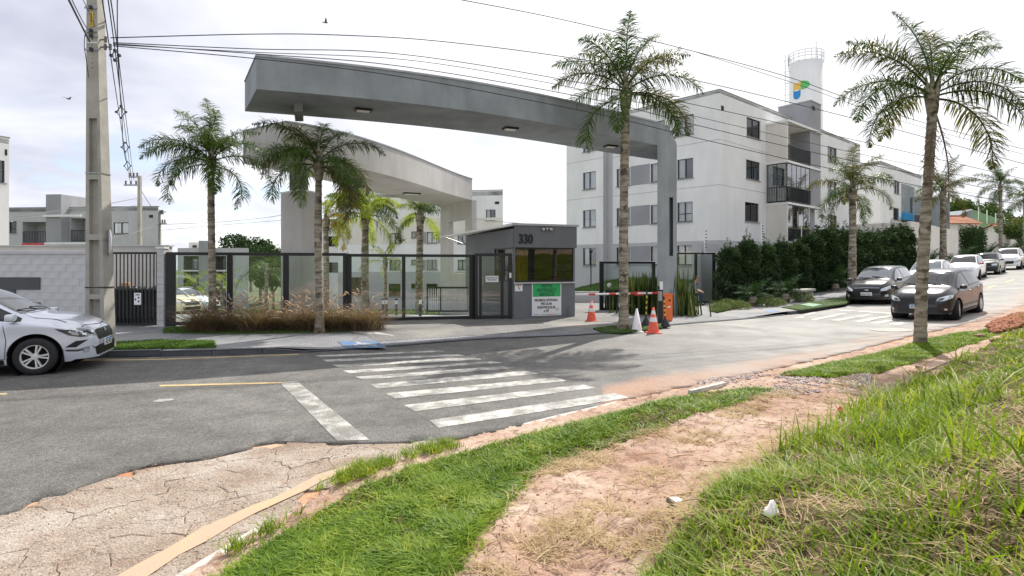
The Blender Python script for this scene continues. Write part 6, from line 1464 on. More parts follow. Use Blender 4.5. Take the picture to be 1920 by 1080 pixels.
# low shrubs in the bed
shv = [leafcloud('foliage', 1500, .09, (lambda g, n: (lambda v: v * np.array([.5, .5, .38]) * (g.random((n, 1)) ** .25) + np.array([0, 0, .12]))((lambda w: w / np.linalg.norm(w, axis=1)[:, None])(g.normal(size=(n, 3)) * np.array([1, 1, .8]) + np.array([0, 0, .3])))), 'shrub_leaf', seed=60 + k, aspect=.3) for k in range(3)]
for i, (px, py, d, s) in enumerate([(1352, 580, 21.6, .8), (1385, 573, 21.9, .9), (1440, 562, 22.8, 1.0), (1505, 548, 24.4, 1.0), (1455, 556, 23.2, .8), (1365, 566, 22.8, .9)]):
    x, y = at(px, py, d)[:2]; o = meshobj('low_shrub', shv[i % 3], None, (x, y, gz(x, y))); o.scale = (s, s, s * .8)
    tag(o, ['small pale shrub at the left tip of the planted bed', 'pale shrub in front of the nearest cycad', 'pale green shrub between the two cycads', 'round pale shrub at the right end of the bed', 'small shrub at the foot of the second cycad', 'shrub close to the first hedge conifer'][i], 'shrub', 'low shrubs in the planted bed')
# trees
def tree(x, y, z, hh, rad, label, seed, n=9000, leaf=.22, m='tree_leaf', cat='tree', grp=None):
    rt = thing('leafy_tree', (x, y, z), label, cat, grp); r = random.Random(seed); mb = MB(); th = hh * .45; lob = []
    mb.tube([(0, 0, -.3), (.05, 0, th * .5), (0, .05, th)], [rad * .07, rad * .055, rad * .045], 8)
    for k in range(9):
        a = k * 2.4 + r.uniform(-.3, .3); q = Vector((math.cos(a) * rad * r.uniform(.35, .75), math.sin(a) * rad * r.uniform(.35, .75), th + (hh - th) * r.uniform(.15, .85))); lob.append((q, rad * r.uniform(.28, .5)))
        mb.tube([(0, 0, th * .8), tuple(q * .5 + Vector((0, 0, th * .45))), tuple(q)], [rad * .035, rad * .02, rad * .008], 6)
    mb.part('trunk', 'palm_trunk', rt, True)
    def fn(g, n):
        k = g.integers(0, len(lob), n); c = np.array([tuple(q) for q, _ in lob])[k]; s = np.array([w for _, w in lob])[k]; v = g.normal(size=(n, 3)); v /= np.linalg.norm(v, axis=1)[:, None]
        v[:, 2] *= .75; return c + v * (s * (.55 + .5 * g.random(n) ** .5) * (1 + .15 * np.sin(9 * v[:, 0] + 7 * v[:, 2])))[:, None]
    meshobj('crown', leafcloud('crown', n, leaf, fn, m, seed=seed, aspect=.6), rt)
x, y = at(1815, 0, 95)[:2]; tree(x, y, 4.5, 9.0, 5.5, 'broad leafy tree rising behind the tiled roofs at right', 1, 12000, .4)
x, y = at(1915, 0, 66)[:2]; tree(x, y, 2.5, 5.0, 2.5, 'small tree over the wall at the right edge', 2, 5000, .25)
x, y = at(488, 0, 88)[:2]; tree(x, y, -5.5, 11.0, 4.8, 'dark round tree seen through the glass fence', 3, 9000, .4, 'hedge_leaf')
x, y = at(470, 0, 130)[:2]; tree(x, y, -6, 15, 6, 'far dark tree behind the seen-through roofs', 4, 6000, .6, 'hedge_leaf')
x, y = at(512, 0, 60)[:2]; tree(x, y, -3, 5.5, 2.2, 'green tree beside the broad column, behind glass', 5, 6000, .25, 'tree_leaf')

# fountain grass: thin arching dry blades with pale seed heads
nb = 15000; fxs = []; cl = []
for i in range(26):
    t = i / 25; cl.append((-8.35 + 4.6 * t + pr.uniform(-.12, .12), 14.75 + .55 * t + pr.uniform(-.35, .3), pr.uniform(.75, 1.1)))
CLp = np.array(cl); k = rng.integers(0, 26, nb); x = CLp[k, 0] + rng.normal(0, .16, nb); y = CLp[k, 1] + rng.normal(0, .13, nb)
zfn = lambda x, y: swz(x, y) + .02
P = np.stack([x, y], 1); kk = ((P[:, 0] + 8.35) / 4.6 * 25).clip(0, 25).astype(int); hf = .55 + .6 * np.abs(np.sin(P[:, 0] * 2.3 + 1) * np.cos(P[:, 0] * 5.1)) + .2 * np.sin(P[:, 1] * 6)
o = blades('fountain_grass', P, rng.uniform(.28, .98, len(P)) * hf, .010, 'fountain_blade', .85, .6, zf=zfn, seg=3); tag(o, kind='stuff')
k = rng.integers(0, 26, 900); P = np.stack([CLp[k, 0] + rng.normal(0, .15, 900), CLp[k, 1] + rng.normal(0, .12, 900)], 1); mb = MB(); hd = MB()
for i, (x, y) in enumerate(P):
    if i > 260: break
    z = float(zfn(x, y)); a = pr.uniform(0, 6.28); l = pr.uniform(.15, .5); h = pr.uniform(.42, 1.1) * (.75 + .3 * abs(math.sin(x * 2.3 + 1))); pts = [Vector((x + math.cos(a) * l * t * t, y + math.sin(a) * l * t * t, z + h * (t - .12 * t ** 3))) for t in (0, .3, .6, .85, 1)]
    mb.tube(pts, [.003, .003, .003, .0025, .002], 3); e = (pts[-1] - pts[-2]).normalized(); e2 = (e + Vector((math.cos(a) * .5, math.sin(a) * .5, -.5))).normalized()
    q = [pts[-1], pts[-1] + e * .05, pts[-1] + e * .10 + e2 * .02, pts[-1] + e * .12 + e2 * .09]; hd.tube(q, [.006, .016, .014, .003], 5)
tag(mb.part('grass_stalks', 'fountain_blade'), kind='stuff'); tag(hd.part('seed_heads', 'fountain_head', None, True), kind='stuff')
# sword-leaved plants by the barrier
def swords(px, py, d, n, sx, h, label, seed, dy=.35):
    x, y = at(px, py, d)[:2]; rt = thing('sword_plant', (x, y, gz(x, y)), label, 'plant', 'strap-leaved plants round the pillar'); g = np.random.default_rng(seed)
    P = np.stack([g.normal(0, sx, n), g.normal(0, dy, n)], 1); hh = g.uniform(.55, 1.05, n) * h
    a = g.uniform(0, 2 * np.pi, n); l = hh * .22 * g.random(n); w = .035
    V = []; 
    for t in (0, .4, .75, 1.0):
        q = (1 - t ** 3 * .95) * w; V.append(np.stack([P[:, 0] + np.cos(a) * l * t - np.sin(a) * q, P[:, 1] + np.sin(a) * l * t + np.cos(a) * q, hh * t - .03], 1)); V.append(np.stack([P[:, 0] + np.cos(a) * l * t + np.sin(a) * q, P[:, 1] + np.sin(a) * l * t - np.cos(a) * q, hh * t - .03], 1))
    V = np.stack(V, 1).reshape(-1, 3); b = np.arange(n)[:, None] * 8; F = np.concatenate([b + np.array([[2 * s, 2 * s + 1, 2 * s + 3, 2 * s + 2]]) for s in range(3)])
    tag(meshobj('leaves', npmesh('leaves', V, F, 'sword_leaf', True), rt), kind='stuff')
swords(1203, 582, 20.5, 210, .42, 1.55, 'dense clump of upright strap leaves behind the barrier arm, left of the pillar', 1)
swords(1262, 580, 20.3, 190, .33, 1.75, 'clump of strap leaves right of the dark pillar, behind the orange box', 2)
swords(1282, 584, 19.8, 110, .24, 1.0, 'low clump of strap leaves at the front right of the planter', 3)
# ================================================================== VEHICLES
def pchip(P):
    P = sorted(P); X = np.array([p[0] for p in P], float); Y = np.array([p[1] for p in P], float); h = np.diff(X); d = np.diff(Y) / h; m = np.zeros(len(X)); m[0], m[-1] = d[0], d[-1]
    for i in range(1, len(X) - 1): m[i] = 0 if d[i - 1] * d[i] <= 0 else 2 * d[i - 1] * d[i] / (d[i - 1] + d[i])
    def f(x):
        x = np.clip(x, X[0], X[-1]); i = np.clip(np.searchsorted(X, x) - 1, 0, len(X) - 2); t = (x - X[i]) / h[i]
        return (2 * t**3 - 3 * t**2 + 1) * Y[i] + (t**3 - 2 * t**2 + t) * h[i] * m[i] + (-2 * t**3 + 3 * t**2) * Y[i + 1] + (t**3 - t**2) * h[i] * m[i + 1]
    return f
HATCH = dict(L=2.0, W=.865, top=[(-2.0, .62), (-1.96, .92), (-1.88, 1.03), (-1.62, 1.33), (-1.45, 1.42), (-.9, 1.475), (-.3, 1.49), (.15, 1.45), (.35, 1.385), (1.02, 1.03), (1.12, .99), (1.5, .93), (1.8, .83), (1.93, .73), (2.0, .60)],
             belt=[(-2.0, .58), (-1.95, .86), (-1.8, .98), (-1.2, .985), (0, .93), (.9, .90), (1.4, .83), (1.8, .72), (2.0, .56)], wid=[(-2.0, .60), (-1.93, .74), (-1.7, .83), (-1.2, .865), (.8, .865), (1.4, .85), (1.75, .78), (1.92, .66), (2.0, .50)],
             cowl=1.05, roofF=.22, roofR=-1.45, glassR=-1.9, roofw=.57, wb=1.26, wr=.30, sideR=-1.42, zlow=.19)
def variant(b, **k): d = dict(b); d.update(k); return d
SEDAN = variant(HATCH, L=2.18, top=[(-2.18, .62), (-2.12, .98), (-2.0, 1.03), (-1.75, 1.06), (-1.05, 1.38), (-.8, 1.44), (-.3, 1.49), (.15, 1.46), (.35, 1.40), (1.02, 1.03), (1.12, .99), (1.5, .935), (1.8, .84), (1.95, .74), (2.03, .62), (2.06, .5)],
                belt=[(-2.18, .58), (-2.12, .9), (-1.9, 1.0), (-1.2, .985), (0, .93), (.9, .90), (1.4, .84), (1.8, .73), (2.0, .60), (2.06, .48)], wid=[(-2.18, .62), (-2.1, .76), (-1.8, .83), (-1.2, .865), (.8, .865), (1.4, .85), (1.75, .78), (1.95, .66), (2.06, .50)], roofR=-.85, glassR=-1.7, sideR=-1.2)
SUV = variant(HATCH, top=[(x, z + (.13 if z > .7 else .04)) for x, z in HATCH['top']], belt=[(x, z + .09) for x, z in HATCH['belt']], W=.87, wr=.33, zlow=.27)
BOXY = variant(HATCH, L=1.85, top=[(-1.85, .6), (-1.83, .95), (-1.78, 1.0), (-1.55, 1.36), (-1.45, 1.40), (-.8, 1.44), (.0, 1.44), (.15, 1.41), (.85, 1.0), (.95, .97), (1.4, .92), (1.7, .86), (1.82, .78), (1.85, .6)],
               belt=[(-1.85, .56), (-1.8, .92), (-1.2, .93), (0, .9), (.9, .89), (1.4, .85), (1.7, .78), (1.85, .56)], wid=[(-1.85, .66), (-1.8, .76), (-1.2, .80), (.8, .80), (1.5, .79), (1.78, .74), (1.85, .66)], W=.80, cowl=.87, roofF=.05, roofR=-1.5, glassR=-1.76, roofw=.56, wb=1.18, wr=.28, sideR=-1.38)
WH = {}
def wheel_meshes(r, spokes, dark):
    k = (r, spokes, dark)
    if k in WH: return WH[k]
    w = .10; t = MB(); t.lathe([(r * .66, -w), (r * .78, -w * 1.05), (r * .93, -w), (r, -w * .7), (r, w * .7), (r * .93, w), (r * .78, w * 1.05), (r * .66, w)], 36, axis='y'); ty = t.mesh('tyre', 'tyre', True)
    rm = MB(); rm.lathe([(r * .66, -w * .8), (r * .70, -w * .92), (r * .64, -w * .95), (r * .60, -w * .75), (r * .58, w * .3), (.0, w * .35)], 32, axis='y')
    sp_ = MB()
    for i in range(spokes):
        for o in ((-.17, .17) if spokes <= 6 else (0,)):
            a = i * math.tau / spokes + o; c, s = math.cos(a), math.sin(a); b, e = .045, r * .64; wi, wo = (.010, .014) if spokes <= 6 else (.02, .036)
            P = lambda rr, ww, y: (c * rr - s * ww, y, s * rr + c * ww)
            sp_.add([P(b, -wi, -w * .85), P(b, wi, -w * .85), P(e, wo, -w * .93), P(e, -wo, -w * .93), P(b, -wi, -w * .5), P(b, wi, -w * .5), P(e, wo, -w * .55), P(e, -wo, -w * .55)], [(3, 2, 1, 0), (0, 1, 5, 4), (1, 2, 6, 5), (2, 3, 7, 6), (3, 0, 4, 7)])
    sp_.lathe([(r * .67, -w * .96), (r * .60, -w * .90), (r * .59, -w * .7)], 32, axis='y')
    sp_.lathe([(.0, -w * .98), (.05, -w * .95), (.06, -w * .5)], 14, axis='y')
    WH[k] = (ty, rm.mesh('rim', 'rim_dark', True), sp_.mesh('spokes', 'rim_dark' if dark else 'rim')); return WH[k]
def car(p, loc, head, paint, label, name='parked_car', grp='cars parked along the kerb', style='modern', plate=None, plate_blue=True, spokes=5, steer=0, dark_rim=False, detail=True, glass='car_glass', sc=1.0, mirror=None, two_door=False):
    x, y = loc; z = float(street(x)) + .016 if len(loc) == 2 else 0
    rt = thing(name, (x, y, z), label, 'car', grp, math.atan2(head[1], head[0]))
    # tilt with the street
    rt.rotation_euler = (0, 0, math.atan2(head[1], head[0])); e = .5
    gxs = (float(street(x + e)) - float(street(x - e))) / (2 * e); rt.rotation_euler[1] = -math.atan(gxs * head[0] / math.hypot(*head)) ; rt.rotation_euler[0] = math.atan(-gxs * head[1] / math.hypot(*head) * -1) * -1
    rt.scale = (sc, sc, sc)
    top, belt, wid = pchip(p['top']), pchip(p['belt']), pchip(p['wid']); xr_, xf = p['top'][0][0], p['top'][-1][0]; zr = max(q[1] for q in p['top']); wc = p['wr']; ra = p['wr'] + .075; wbx = p['wb']
    st = set(np.linspace(xr_, xf, 64)) | {xr_ + .02, xf - .015, xf - .04, xf - .08, xr_ + .05}
    for s in (-wbx, wbx):
        for a in np.linspace(0, math.pi, 15): st.add(s + ra * math.cos(a))
        st.add(s - ra - .003); st.add(s + ra + .003)
    st = sorted(st); X_ = [st[0]]
    for s in st[1:]:
        if s - X_[-1] > .002: X_.append(s)
    side = pchip([(.10, .90), (.2, .945), (.32, .985), (.5, 1.0), (.66, .992), (.80, .998), (.9, .985), (1.1, .93)])
    rings = []
    for x_ in X_:
        w, zb_, zt_ = float(wid(x_)), float(belt(x_)), float(top(x_)); zl = p['zlow'] + .03 * (abs(x_) > 1.75)
        for s in (-wbx, wbx):
            if abs(x_ - s) < ra: zl = max(zl, wc + math.sqrt(max(0, ra * ra - (x_ - s) ** 2)) + .0)
        zb2 = max(zb_, zl + .02); zt2 = max(zt_, zb2 + .015); g = [(w * float(side(zl)) - .03, zl + .0)]
        for k in range(9): zq = zl + (zb2 - .03 - zl) * (k / 8); g.append((w * float(side(zq)), zq))
        s_ = min(1, max(0, (zt2 - zb2 - .05) / max(.2, zr - .95 - .05))); yb = w * float(side(zb2 - .03)) - .03; g.append((yb + .01, zb2 - .004))
        wr_ = (1 - s_) * (yb - .10) + s_ * min(p['roofw'], yb - .05); e_ = min(.05, (zt2 - zb2) * .45)
        for k in (.05, .3, .55, .8, 1.0): g.append((yb - .02 + (wr_ - yb + .02) * (k ** 1.12), zb2 + (zt2 - e_ - zb2) * k))
        g += [(wr_ - .025, zt2 - e_ * .45), (wr_ - .07, zt2 - e_ * .12), (wr_ * .7, zt2 + .008), (wr_ * .4, zt2 + .018), (0, zt2 + .022)]
        rings.append(g)
    m = len(rings[0]); mb = MB(); full_ = [[(x_, yy, zz) for yy, zz in g] + [(x_, -yy, zz) for yy, zz in g[-2::-1]] for x_, g in zip(X_, rings)]; n2 = len(full_[0])
    mb.v = [v for r_ in full_ for v in r_]
    for i in range(len(X_) - 1):
        for k in range(n2 - 1): mb.f.append((i * n2 + k, (i + 1) * n2 + k, (i + 1) * n2 + k + 1, i * n2 + k + 1))
    mb.f.append(tuple(range(n2))); mb.f.append(tuple((len(X_) - 1) * n2 + k for k in range(n2))[::-1])
    me = mb.mesh('body', 'paint_' + paint, True); bo = meshobj('body', me, rt)
    try:
        me.set_sharp_from_angle(angle=R(38))
    except Exception: pass
    bv = BVHTree.FromPolygons([Vector(v) for v in mb.v], mb.f)
    def cast(o, d):
        h = bv.ray_cast(Vector(o), Vector(d)); return h[0], h[1]
    def patch_(poly, axis, m_, nm, off=.004, step=.05, parent=rt, both=True, dirn=None):
        outs = []
        for sg in ((1, -1) if both else (1,)):
            pts = []; n = len(poly)
            for i in range(n):
                a, b = Vector(poly[i]), Vector(poly[(i + 1) % n]); k = max(1, int((b - a).length / step))
                for j in range(k): pts.append(a.lerp(b, j / k))
            ne = len(pts); P_ = np.array([tuple(q) for q in poly]); mn, mx2 = P_.min(0), P_.max(0)
            for gx_ in np.arange(mn[0] + step / 2, mx2[0], step):
                for gy_ in np.arange(mn[1] + step / 2, mx2[1], step):
                    if inpoly(np.array([[gx_, gy_]]), poly)[0] and min((Vector((gx_, gy_)) - q).length for q in pts[:ne]) > step * .3: pts.append(Vector((gx_, gy_)))
            vs, _, fs, *_ = delaunay_2d_cdt(pts, [(i, (i + 1) % ne) for i in range(ne)], [], 1, 1e-5); b = MB(); ok = []
            for v in vs:
                if axis == 'side': o, d = (v.x, 2 * sg, v.y), (0, -sg, 0)
                elif axis == 'front': o, d = (4, v.x * sg, v.y), (-1, 0, 0)
                elif axis == 'rear': o, d = (-4, v.x * sg, v.y), (1, 0, 0)
                else: o, d = (v.x, v.y * sg, 4), (0, 0, -1)
                h, nm_ = cast(o, d); ok.append(h is not None)
                if h is None: b.v.append((0, 0, 0)); continue
                if nm_.dot(Vector(d)) > 0: nm_ = -nm_
                b.v.append(tuple(h + nm_ * off))
            for f in fs:
                if all(ok[i] for i in f):
                    q = [Vector(b.v[i]) for i in f[:3]]; nn = (q[1] - q[0]).cross(q[2] - q[0]); b.f.append(tuple(f) if nn.dot(Vector(d)) < 0 else tuple(f[::-1]))
            if b.f: outs.append(b.part(nm, m_, parent, True))
        return outs
    def strip(pl_, axis, w_=.010, m_='gap_line', nm='seam', both=True):
        pts = [Vector(q) for q in pl_]; L_, R2 = [], []
        for i, q in enumerate(pts):
            d = (pts[min(i + 1, len(pts) - 1)] - pts[max(i - 1, 0)]).normalized(); nn = Vector((-d.y, d.x)) * w_ / 2; L_.append(tuple(q + nn)); R2.append(tuple(q - nn))
        patch_(L_ + R2[::-1], axis, m_, nm, .003, .06, both=both)
    tz, bz = (lambda x_: float(top(x_))), (lambda x_: float(belt(x_)))
    cw, rf, rr_, gr_ = p['cowl'], p['roofF'], p['roofR'], p['glassR']
    # glass
    wr_at = lambda x_: p['roofw'] + (float(wid(x_)) * .96 - .13 - p['roofw']) * max(0, min(1, 1 - (tz(x_) - bz(x_) - .05) / max(.2, zr - 1.0)))
    xs_ = np.linspace(rf + .06, cw - .03, 6); patch_([(q, wr_at(q) - .035) for q in xs_] + [(q, -(wr_at(q) - .035)) for q in xs_[::-1]], 'top', glass, 'windscreen', .005, .08, both=False)
    xs_ = np.linspace(gr_ + .04, rr_ - .06, 5); patch_([(q, wr_at(q) - .05) for q in xs_] + [(q, -(wr_at(q) - .05)) for q in xs_[::-1]], 'top', glass, 'rear_window', .005, .08, both=False)
    xa_ = cw - .12
    while tz(xa_) - .09 - (bz(xa_) + .035) < .05: xa_ -= .02
    def sidew(x0, x1, dn, up): # x0<x1
        xs2 = np.linspace(x0, x1, 9); return [(q, bz(q) + dn) for q in xs2] + [(q, max(bz(q) + dn + .01, tz(q) - up)) for q in xs2[::-1]]
    xe = p['sideR']
    patch_(sidew(xe - .05, xa_ + .12, .012, .065), 'side', 'car_black_trim', 'window_trim', .003)
    bp_ = -.18 if not two_door else -.35
    for a, b in ((bp_ + .05, xa_), (xe, bp_ - .02)): patch_(sidew(a, b, .035, .095), 'side', glass, 'side_window', .007)
    # lamps, grille, bumpers, plate
    xF = xf
    def front(poly, m_, nm, off=.006, both=True): patch_(poly, 'front', m_, nm, off, .04, both=both)
    if style == 'modern':
        front([(.44, .60), (.62, .605), (.80, .68), (.815, .77), (.70, .76), (.50, .70)], 'lamp_glass', 'headlight'); front([(.52, .625), (.62, .63), (.66, .70), (.56, .69)], 'lamp_dark', 'headlight_core', .009)
        front([(-.44, .52), (.44, .52), (.47, .66), (.40, .70), (-.40, .70), (-.47, .66)], 'car_black_trim', 'grille', .006, False)
        front([(-.52, .26), (.52, .26), (.56, .40), (.48, .43), (-.48, .43), (-.56, .40)], 'car_black_trim', 'lower_intake', .006, False)
        front([(.64, .33), (.70, .33), (.70, .39), (.64, .39)], 'lamp_glass', 'fog_lamp', .010); front([(-.07, .64), (.07, .64), (.05, .685), (-.05, .685)], 'chrome', 'badge', .016, False)
        for zq in (.575, .625): strip([(-.43, zq), (.43, zq)], 'front', .012, 'chrome', 'grille_bar', False)
    elif style == 'shield':
        front([(.50, .56), (.66, .56), (.82, .66), (.80, .76), (.62, .70), (.50, .64)], 'lamp_glass', 'headlight'); front([(-.42, .47), (.42, .47), (.50, .62), (.46, .68), (-.46, .68), (-.50, .62)], 'car_black_trim', 'grille', .006, False)
        strip([(-.46, .60), (.46, .60)], 'front', .05, 'paint_' + paint, 'grille_bar', False); front([(-.08, .585), (.08, .585), (.06, .63), (-.06, .63)], 'chrome', 'badge', .018, False); front([(-.5, .25), (.5, .25), (.54, .33), (-.54, .33)], 'car_black_trim', 'lower_intake', .006, False)
        front([(.62, .34), (.72, .34), (.72, .42), (.62, .42)], 'lamp_glass', 'fog_lamp', .010)
        strip([(-.46, .685), (0, .70), (.46, .685)], 'front', .014, 'chrome', 'grille_bar', False)
    elif style == 'round':
        front([(.50 + .13 * math.cos(a), .66 + .10 * math.sin(a)) for a in [k * math.tau / 12 for k in range(12)]], 'lamp_glass', 'headlight'); front([(-.34, .55), (.34, .55), (.36, .66), (-.36, .66)], 'car_black_trim', 'grille', .006, False); front([(-.5, .27), (.5, .27), (.5, .42), (-.5, .42)], 'car_black_trim', 'lower_intake', .006, False)
    else:
        front([(.42, .62), (.70, .62), (.70, .76), (.42, .74)], 'lamp_glass', 'headlight'); front([(-.38, .60), (.38, .60), (.38, .74), (-.38, .74)], 'car_black_trim', 'grille', .006, False); front([(-.7, .27), (.7, .27), (.7, .50), (-.7, .50)], 'car_black_trim', 'bumper', .006, False)
    if plate is not None and detail:
        h, _ = cast((4, 0, .45), (-1, 0, 0)); pz = .45; o = MB().bbox(-.01, .012, -.2, .2, -.065, .065, .004).part('number_plate', 'sign_white', rt); o.location = (h.x + .018, 0, pz)
        if plate_blue: MB().box(.0122, .014, -.2, .2, .038, .064).part('blue_band', 'accent_blue', o)
        t_ = lettering(plate, .10, 'ink_dark', o, (.0125, 0, -.015), R(90), bold=.002, extr=.0008, sx=.85)
    # rear and side details
    zrr = bz(xr_ + .12); patch_([(.62, zrr - .22), (.80, zrr - .2), (.80, zrr - .02), (.66, zrr - .02)], 'rear', 'tail_red', 'tail_light', .006); patch_([(xr_ + .10, zrr - .2), (xr_ + .30, zrr - .10), (xr_ + .34, zrr - .02), (xr_ + .12, zrr - .0)], 'side', 'tail_red', 'tail_light', .006)
    patch_([(-wbx + ra + .03, p['zlow'] + .005), (wbx - ra - .03, p['zlow'] + .005), (wbx - ra - .03, p['zlow'] + .09), (-wbx + ra + .03, p['zlow'] + .09)], 'side', 'car_black_trim', 'sill_trim', .004)
    d0, d1, d2 = .86, bp_ + .015, -1.02
    strip([(d0, p['zlow'] + .1), (d0 + .02, .6), (d0 - .03, bz(d0) - .01)], 'side'); strip([(d1 + .02, p['zlow'] + .1), (d1, .6), (d1, bz(d1))], 'side')
    if not two_door: strip([(-.80, p['zlow'] + .1), (-.85, .42), (-1.0, .68), (-1.08, bz(-1.08))], 'side')
    strip([(d1 + .02, p['zlow'] + .1), (d0, p['zlow'] + .1)], 'side', .008); strip([(-.80, p['zlow'] + .1), (d1 + .02, p['zlow'] + .1)], 'side', .008)
    strip([(cw + .02, .0), (cw + .02, .35), (cw - .03, .60), (cw + .15, .68), (xF - .42, .66)], 'top', .009)
    strip([(xF - .22, -.62), (xF - .14, -.3), (xF - .12, 0), (xF - .14, .3), (xF - .22, .62)], 'top', .009, both=False)
    for xh in (d1 + .16, -.98 if not two_door else 9):
        if xh > 5: continue
        for sg in (1, -1):
            h, nn = cast((xh, 2 * sg, bz(xh) - .10), (0, -sg, 0)); o = MB().bbox(-.085, .085, -.014, .014, -.014, .014, .008).part('door_handle', 'paint_' + paint, rt); o.location = h + Vector((0, sg * .016, 0))
    for sg in (1, -1):
        xm_ = xa_ + .02; h, nn = cast((xm_, 2 * sg, bz(xm_) + .03), (0, -sg, 0)); mpaint = mirror or 'paint_' + paint
        o = MB().bbox(-.07, .055, -.09, .09, -.055, .065, .03).part('door_mirror', mpaint, rt, True); o.location = (h.x + .02, h.y + sg * .135, h.z + .045); MB().box(-.02, .03, min(-sg * .13, -sg * .07), max(-sg * .13, -sg * .07), -.05, -.02).part('mirror_arm', 'car_black_trim', o)
    # wipers
    if detail:
        for yy in (-.12, .38):
            h, _ = cast((cw - .02, yy, 4), (0, 0, -1)); h2, _ = cast((cw - .12, yy - .45, 4), (0, 0, -1)); MB().tube([h + Vector((0, 0, .02)), (h + h2) / 2 + Vector((.01, 0, .035)), h2 + Vector((0, 0, .015))], .009, 5).part('wiper', 'car_black_trim', rt)
        h, _ = cast((rr_ + .15, 0, 4), (0, 0, -1)); MB().tube([h, h + Vector((-.12, 0, .16))], .004, 4).part('aerial', 'car_black_trim', rt)
    # underside and wheel wells
    mb2 = MB(); mb2.box(xr_ + .15, xf - .2, -.62, .62, p['zlow'] + .02, .55)
    mb2.part('underbody', 'car_black_trim', rt)
    for s in (-wbx, wbx):
        w_ = MB(); w_.lathe([(ra - .004, -.30), (ra - .004, .0), (ra * .2, .0)], 26, axis='y')
        for sg in (1, -1):
            o = w_.part('wheel_arch', 'gap_line', rt) ; o.location = (s, sg * (p['W'] - .33), wc); o.scale = (1, -sg, 1)
    ty, rm, spk = wheel_meshes(p['wr'], spokes, dark_rim)
    for s in (-wbx, wbx):
        for sg in (1, -1):
            e_ = thing('wheel', (s, sg * (p['W'] - .105), wc), None, None); e_.parent = rt; e_.rotation_euler = (0, 0, (0 if sg < 0 else math.pi) + (steer if s > 0 else 0))
            meshobj('tyre', ty, e_); meshobj('rim', rm, e_); meshobj('spokes', spk, e_)
    return rt, cast, patch_, strip
h0 = (.927, .375)
S_ = variant(SEDAN, wr=.31, W=.87)
rt, cast, ptch, strp = car(S_, (-9.50, 9.70), h0, 'silver', 'silver sedan cut off by the left edge, nose towards the concrete pole', style='modern', plate='BCX 4E21', spokes=5, sc=1.0)
ptch([(1.52, .765), (1.72, .735), (1.93, .68), (1.95, .60), (1.86, .60), (1.70, .645)], 'side', 'lamp_dark', 'headlight', .007); ptch([(1.70, .70), (1.80, .695), (1.84, .63), (1.76, .645)], 'side', 'lamp_glass', 'headlight_core', .011)
ptch([(1.66, .44), (1.80, .54), (1.95, .545), (1.80, .43)], 'side', 'car_black_trim', 'fog_surround', .006); strp([(1.62, .40), (1.82, .385), (2.0, .43)], 'side', .018, 'chrome', 'bumper_trim'); strp([(1.62, .385), (1.82, .365), (2.02, .40)], 'side', .022, 'car_black_trim', 'bumper_trim')
hd = lambda px, py: None
car(HATCH, (14.0, 18.35), (-.783, -.622), 'graphite', 'dark grey hatchback driving down the road, half behind the leaning palm', name='moving_car', grp=None, style='modern', plate='BEY 7G64', spokes=8, steer=.15)
car(variant(HATCH, W=.86), (15.95, 24.1), (-.745, -.667), 'black', 'black hatchback parked first at the kerb, white number plate', style='shield', plate='BAE-7291', plate_blue=False, spokes=5, glass='car_glass_blue', steer=-.25)
car(SEDAN, (21.9, 29.2), (-.735, -.678), 'white', 'white sedan mostly hidden between the two dark hatchbacks', style='modern', plate='', glass='car_glass_blue', detail=False)
car(HATCH, (28.6, 35.2), (-.72, -.69), 'white', 'white hatchback with round headlights and dark red mirror', style='round', plate=None, detail=False, spokes=8, dark_rim=True, mirror='tail_red')
car(BOXY, (33.4, 39.2), (-.735, -.678), 'oldblack', 'old boxy black hatchback behind the white hatchback', style='box', plate=None, detail=False, spokes=8, two_door=True)
car(SUV, (38.8, 43.6), (-.735, -.678), 'white', 'tall white crossover behind the old black hatchback', style='shield', plate=None, detail=False, spokes=5, dark_rim=True)
car(HATCH, (46.2, 49.2), (-.74, -.67), 'red', 'red car farthest up the kerb, cut by the right edge', style='modern', plate=None, detail=False)
# two cars inside the fence
def inside(px, d, head, paint, label, p=SEDAN):
    x, y = (px - CX) / FPX * d, d; q = car(p, (x, y), head, paint, label, grp='cars inside the estate', detail=False, plate=None, dark_rim=True); q[0].location.z = float(street(x) + interior(x, y)) + .05; q[0].rotation_euler[0] = q[0].rotation_euler[1] = 0
inside(345, 34, (.99, -.12), 'white', 'white sedan behind the first pane of the glass fence', HATCH); inside(309, 31, (.9, -.3), 'yellowish', 'cream car nose just showing beside the first fence post', HATCH)

# ================================================================== STREET FURNITURE
def cone(px, py, d, h, m1, m2, label):
    x, y = at(px, py, d)[:2]; z = float(swz(x, y)) if y > 16.2 or px < 1150 else float(street(x)) + .016
    rt = thing('traffic_cone', (x, y, z), label, 'traffic cone', 'traffic cones at the entrance'); r = .145 * h / .75
    mb = MB().bbox(-r * 1.35, r * 1.35, -r * 1.35, r * 1.35, 0, .03, .008); mb.part('base', m1, rt)
    rad = lambda t: r * (1 - t) + .022
    def band(t0, t1, m, nm): MB().lathe([(rad(t0) + (.003 if nm == 'band' else 0), .03 + t0 * (h - .03)), (rad(t1) + (.003 if nm == 'band' else 0), .03 + t1 * (h - .03))] + ([(rad(t1) * .6, .03 + t1 * (h - .03))] if t1 == 1 else []), 24).part(nm, m, rt, True)
    band(0, 1, m1, 'body')
    if m2:
        band(.42, .60, m2, 'band'); band(.72, .88, m2, 'band')
cone(1109, 605, 17.6, .67, 'cone_orange', 'cone_white', 'orange and white cone alone beside the guardhouse'); cone(1225, 626, 15.3, .71, 'cone_orange', 'cone_white', 'orange and white cone at the kerb, right of the faded one'); cone(1194, 623, 15.5, .66, 'cone_white', None, 'faded all-white cone at the foot of the tallest palm')
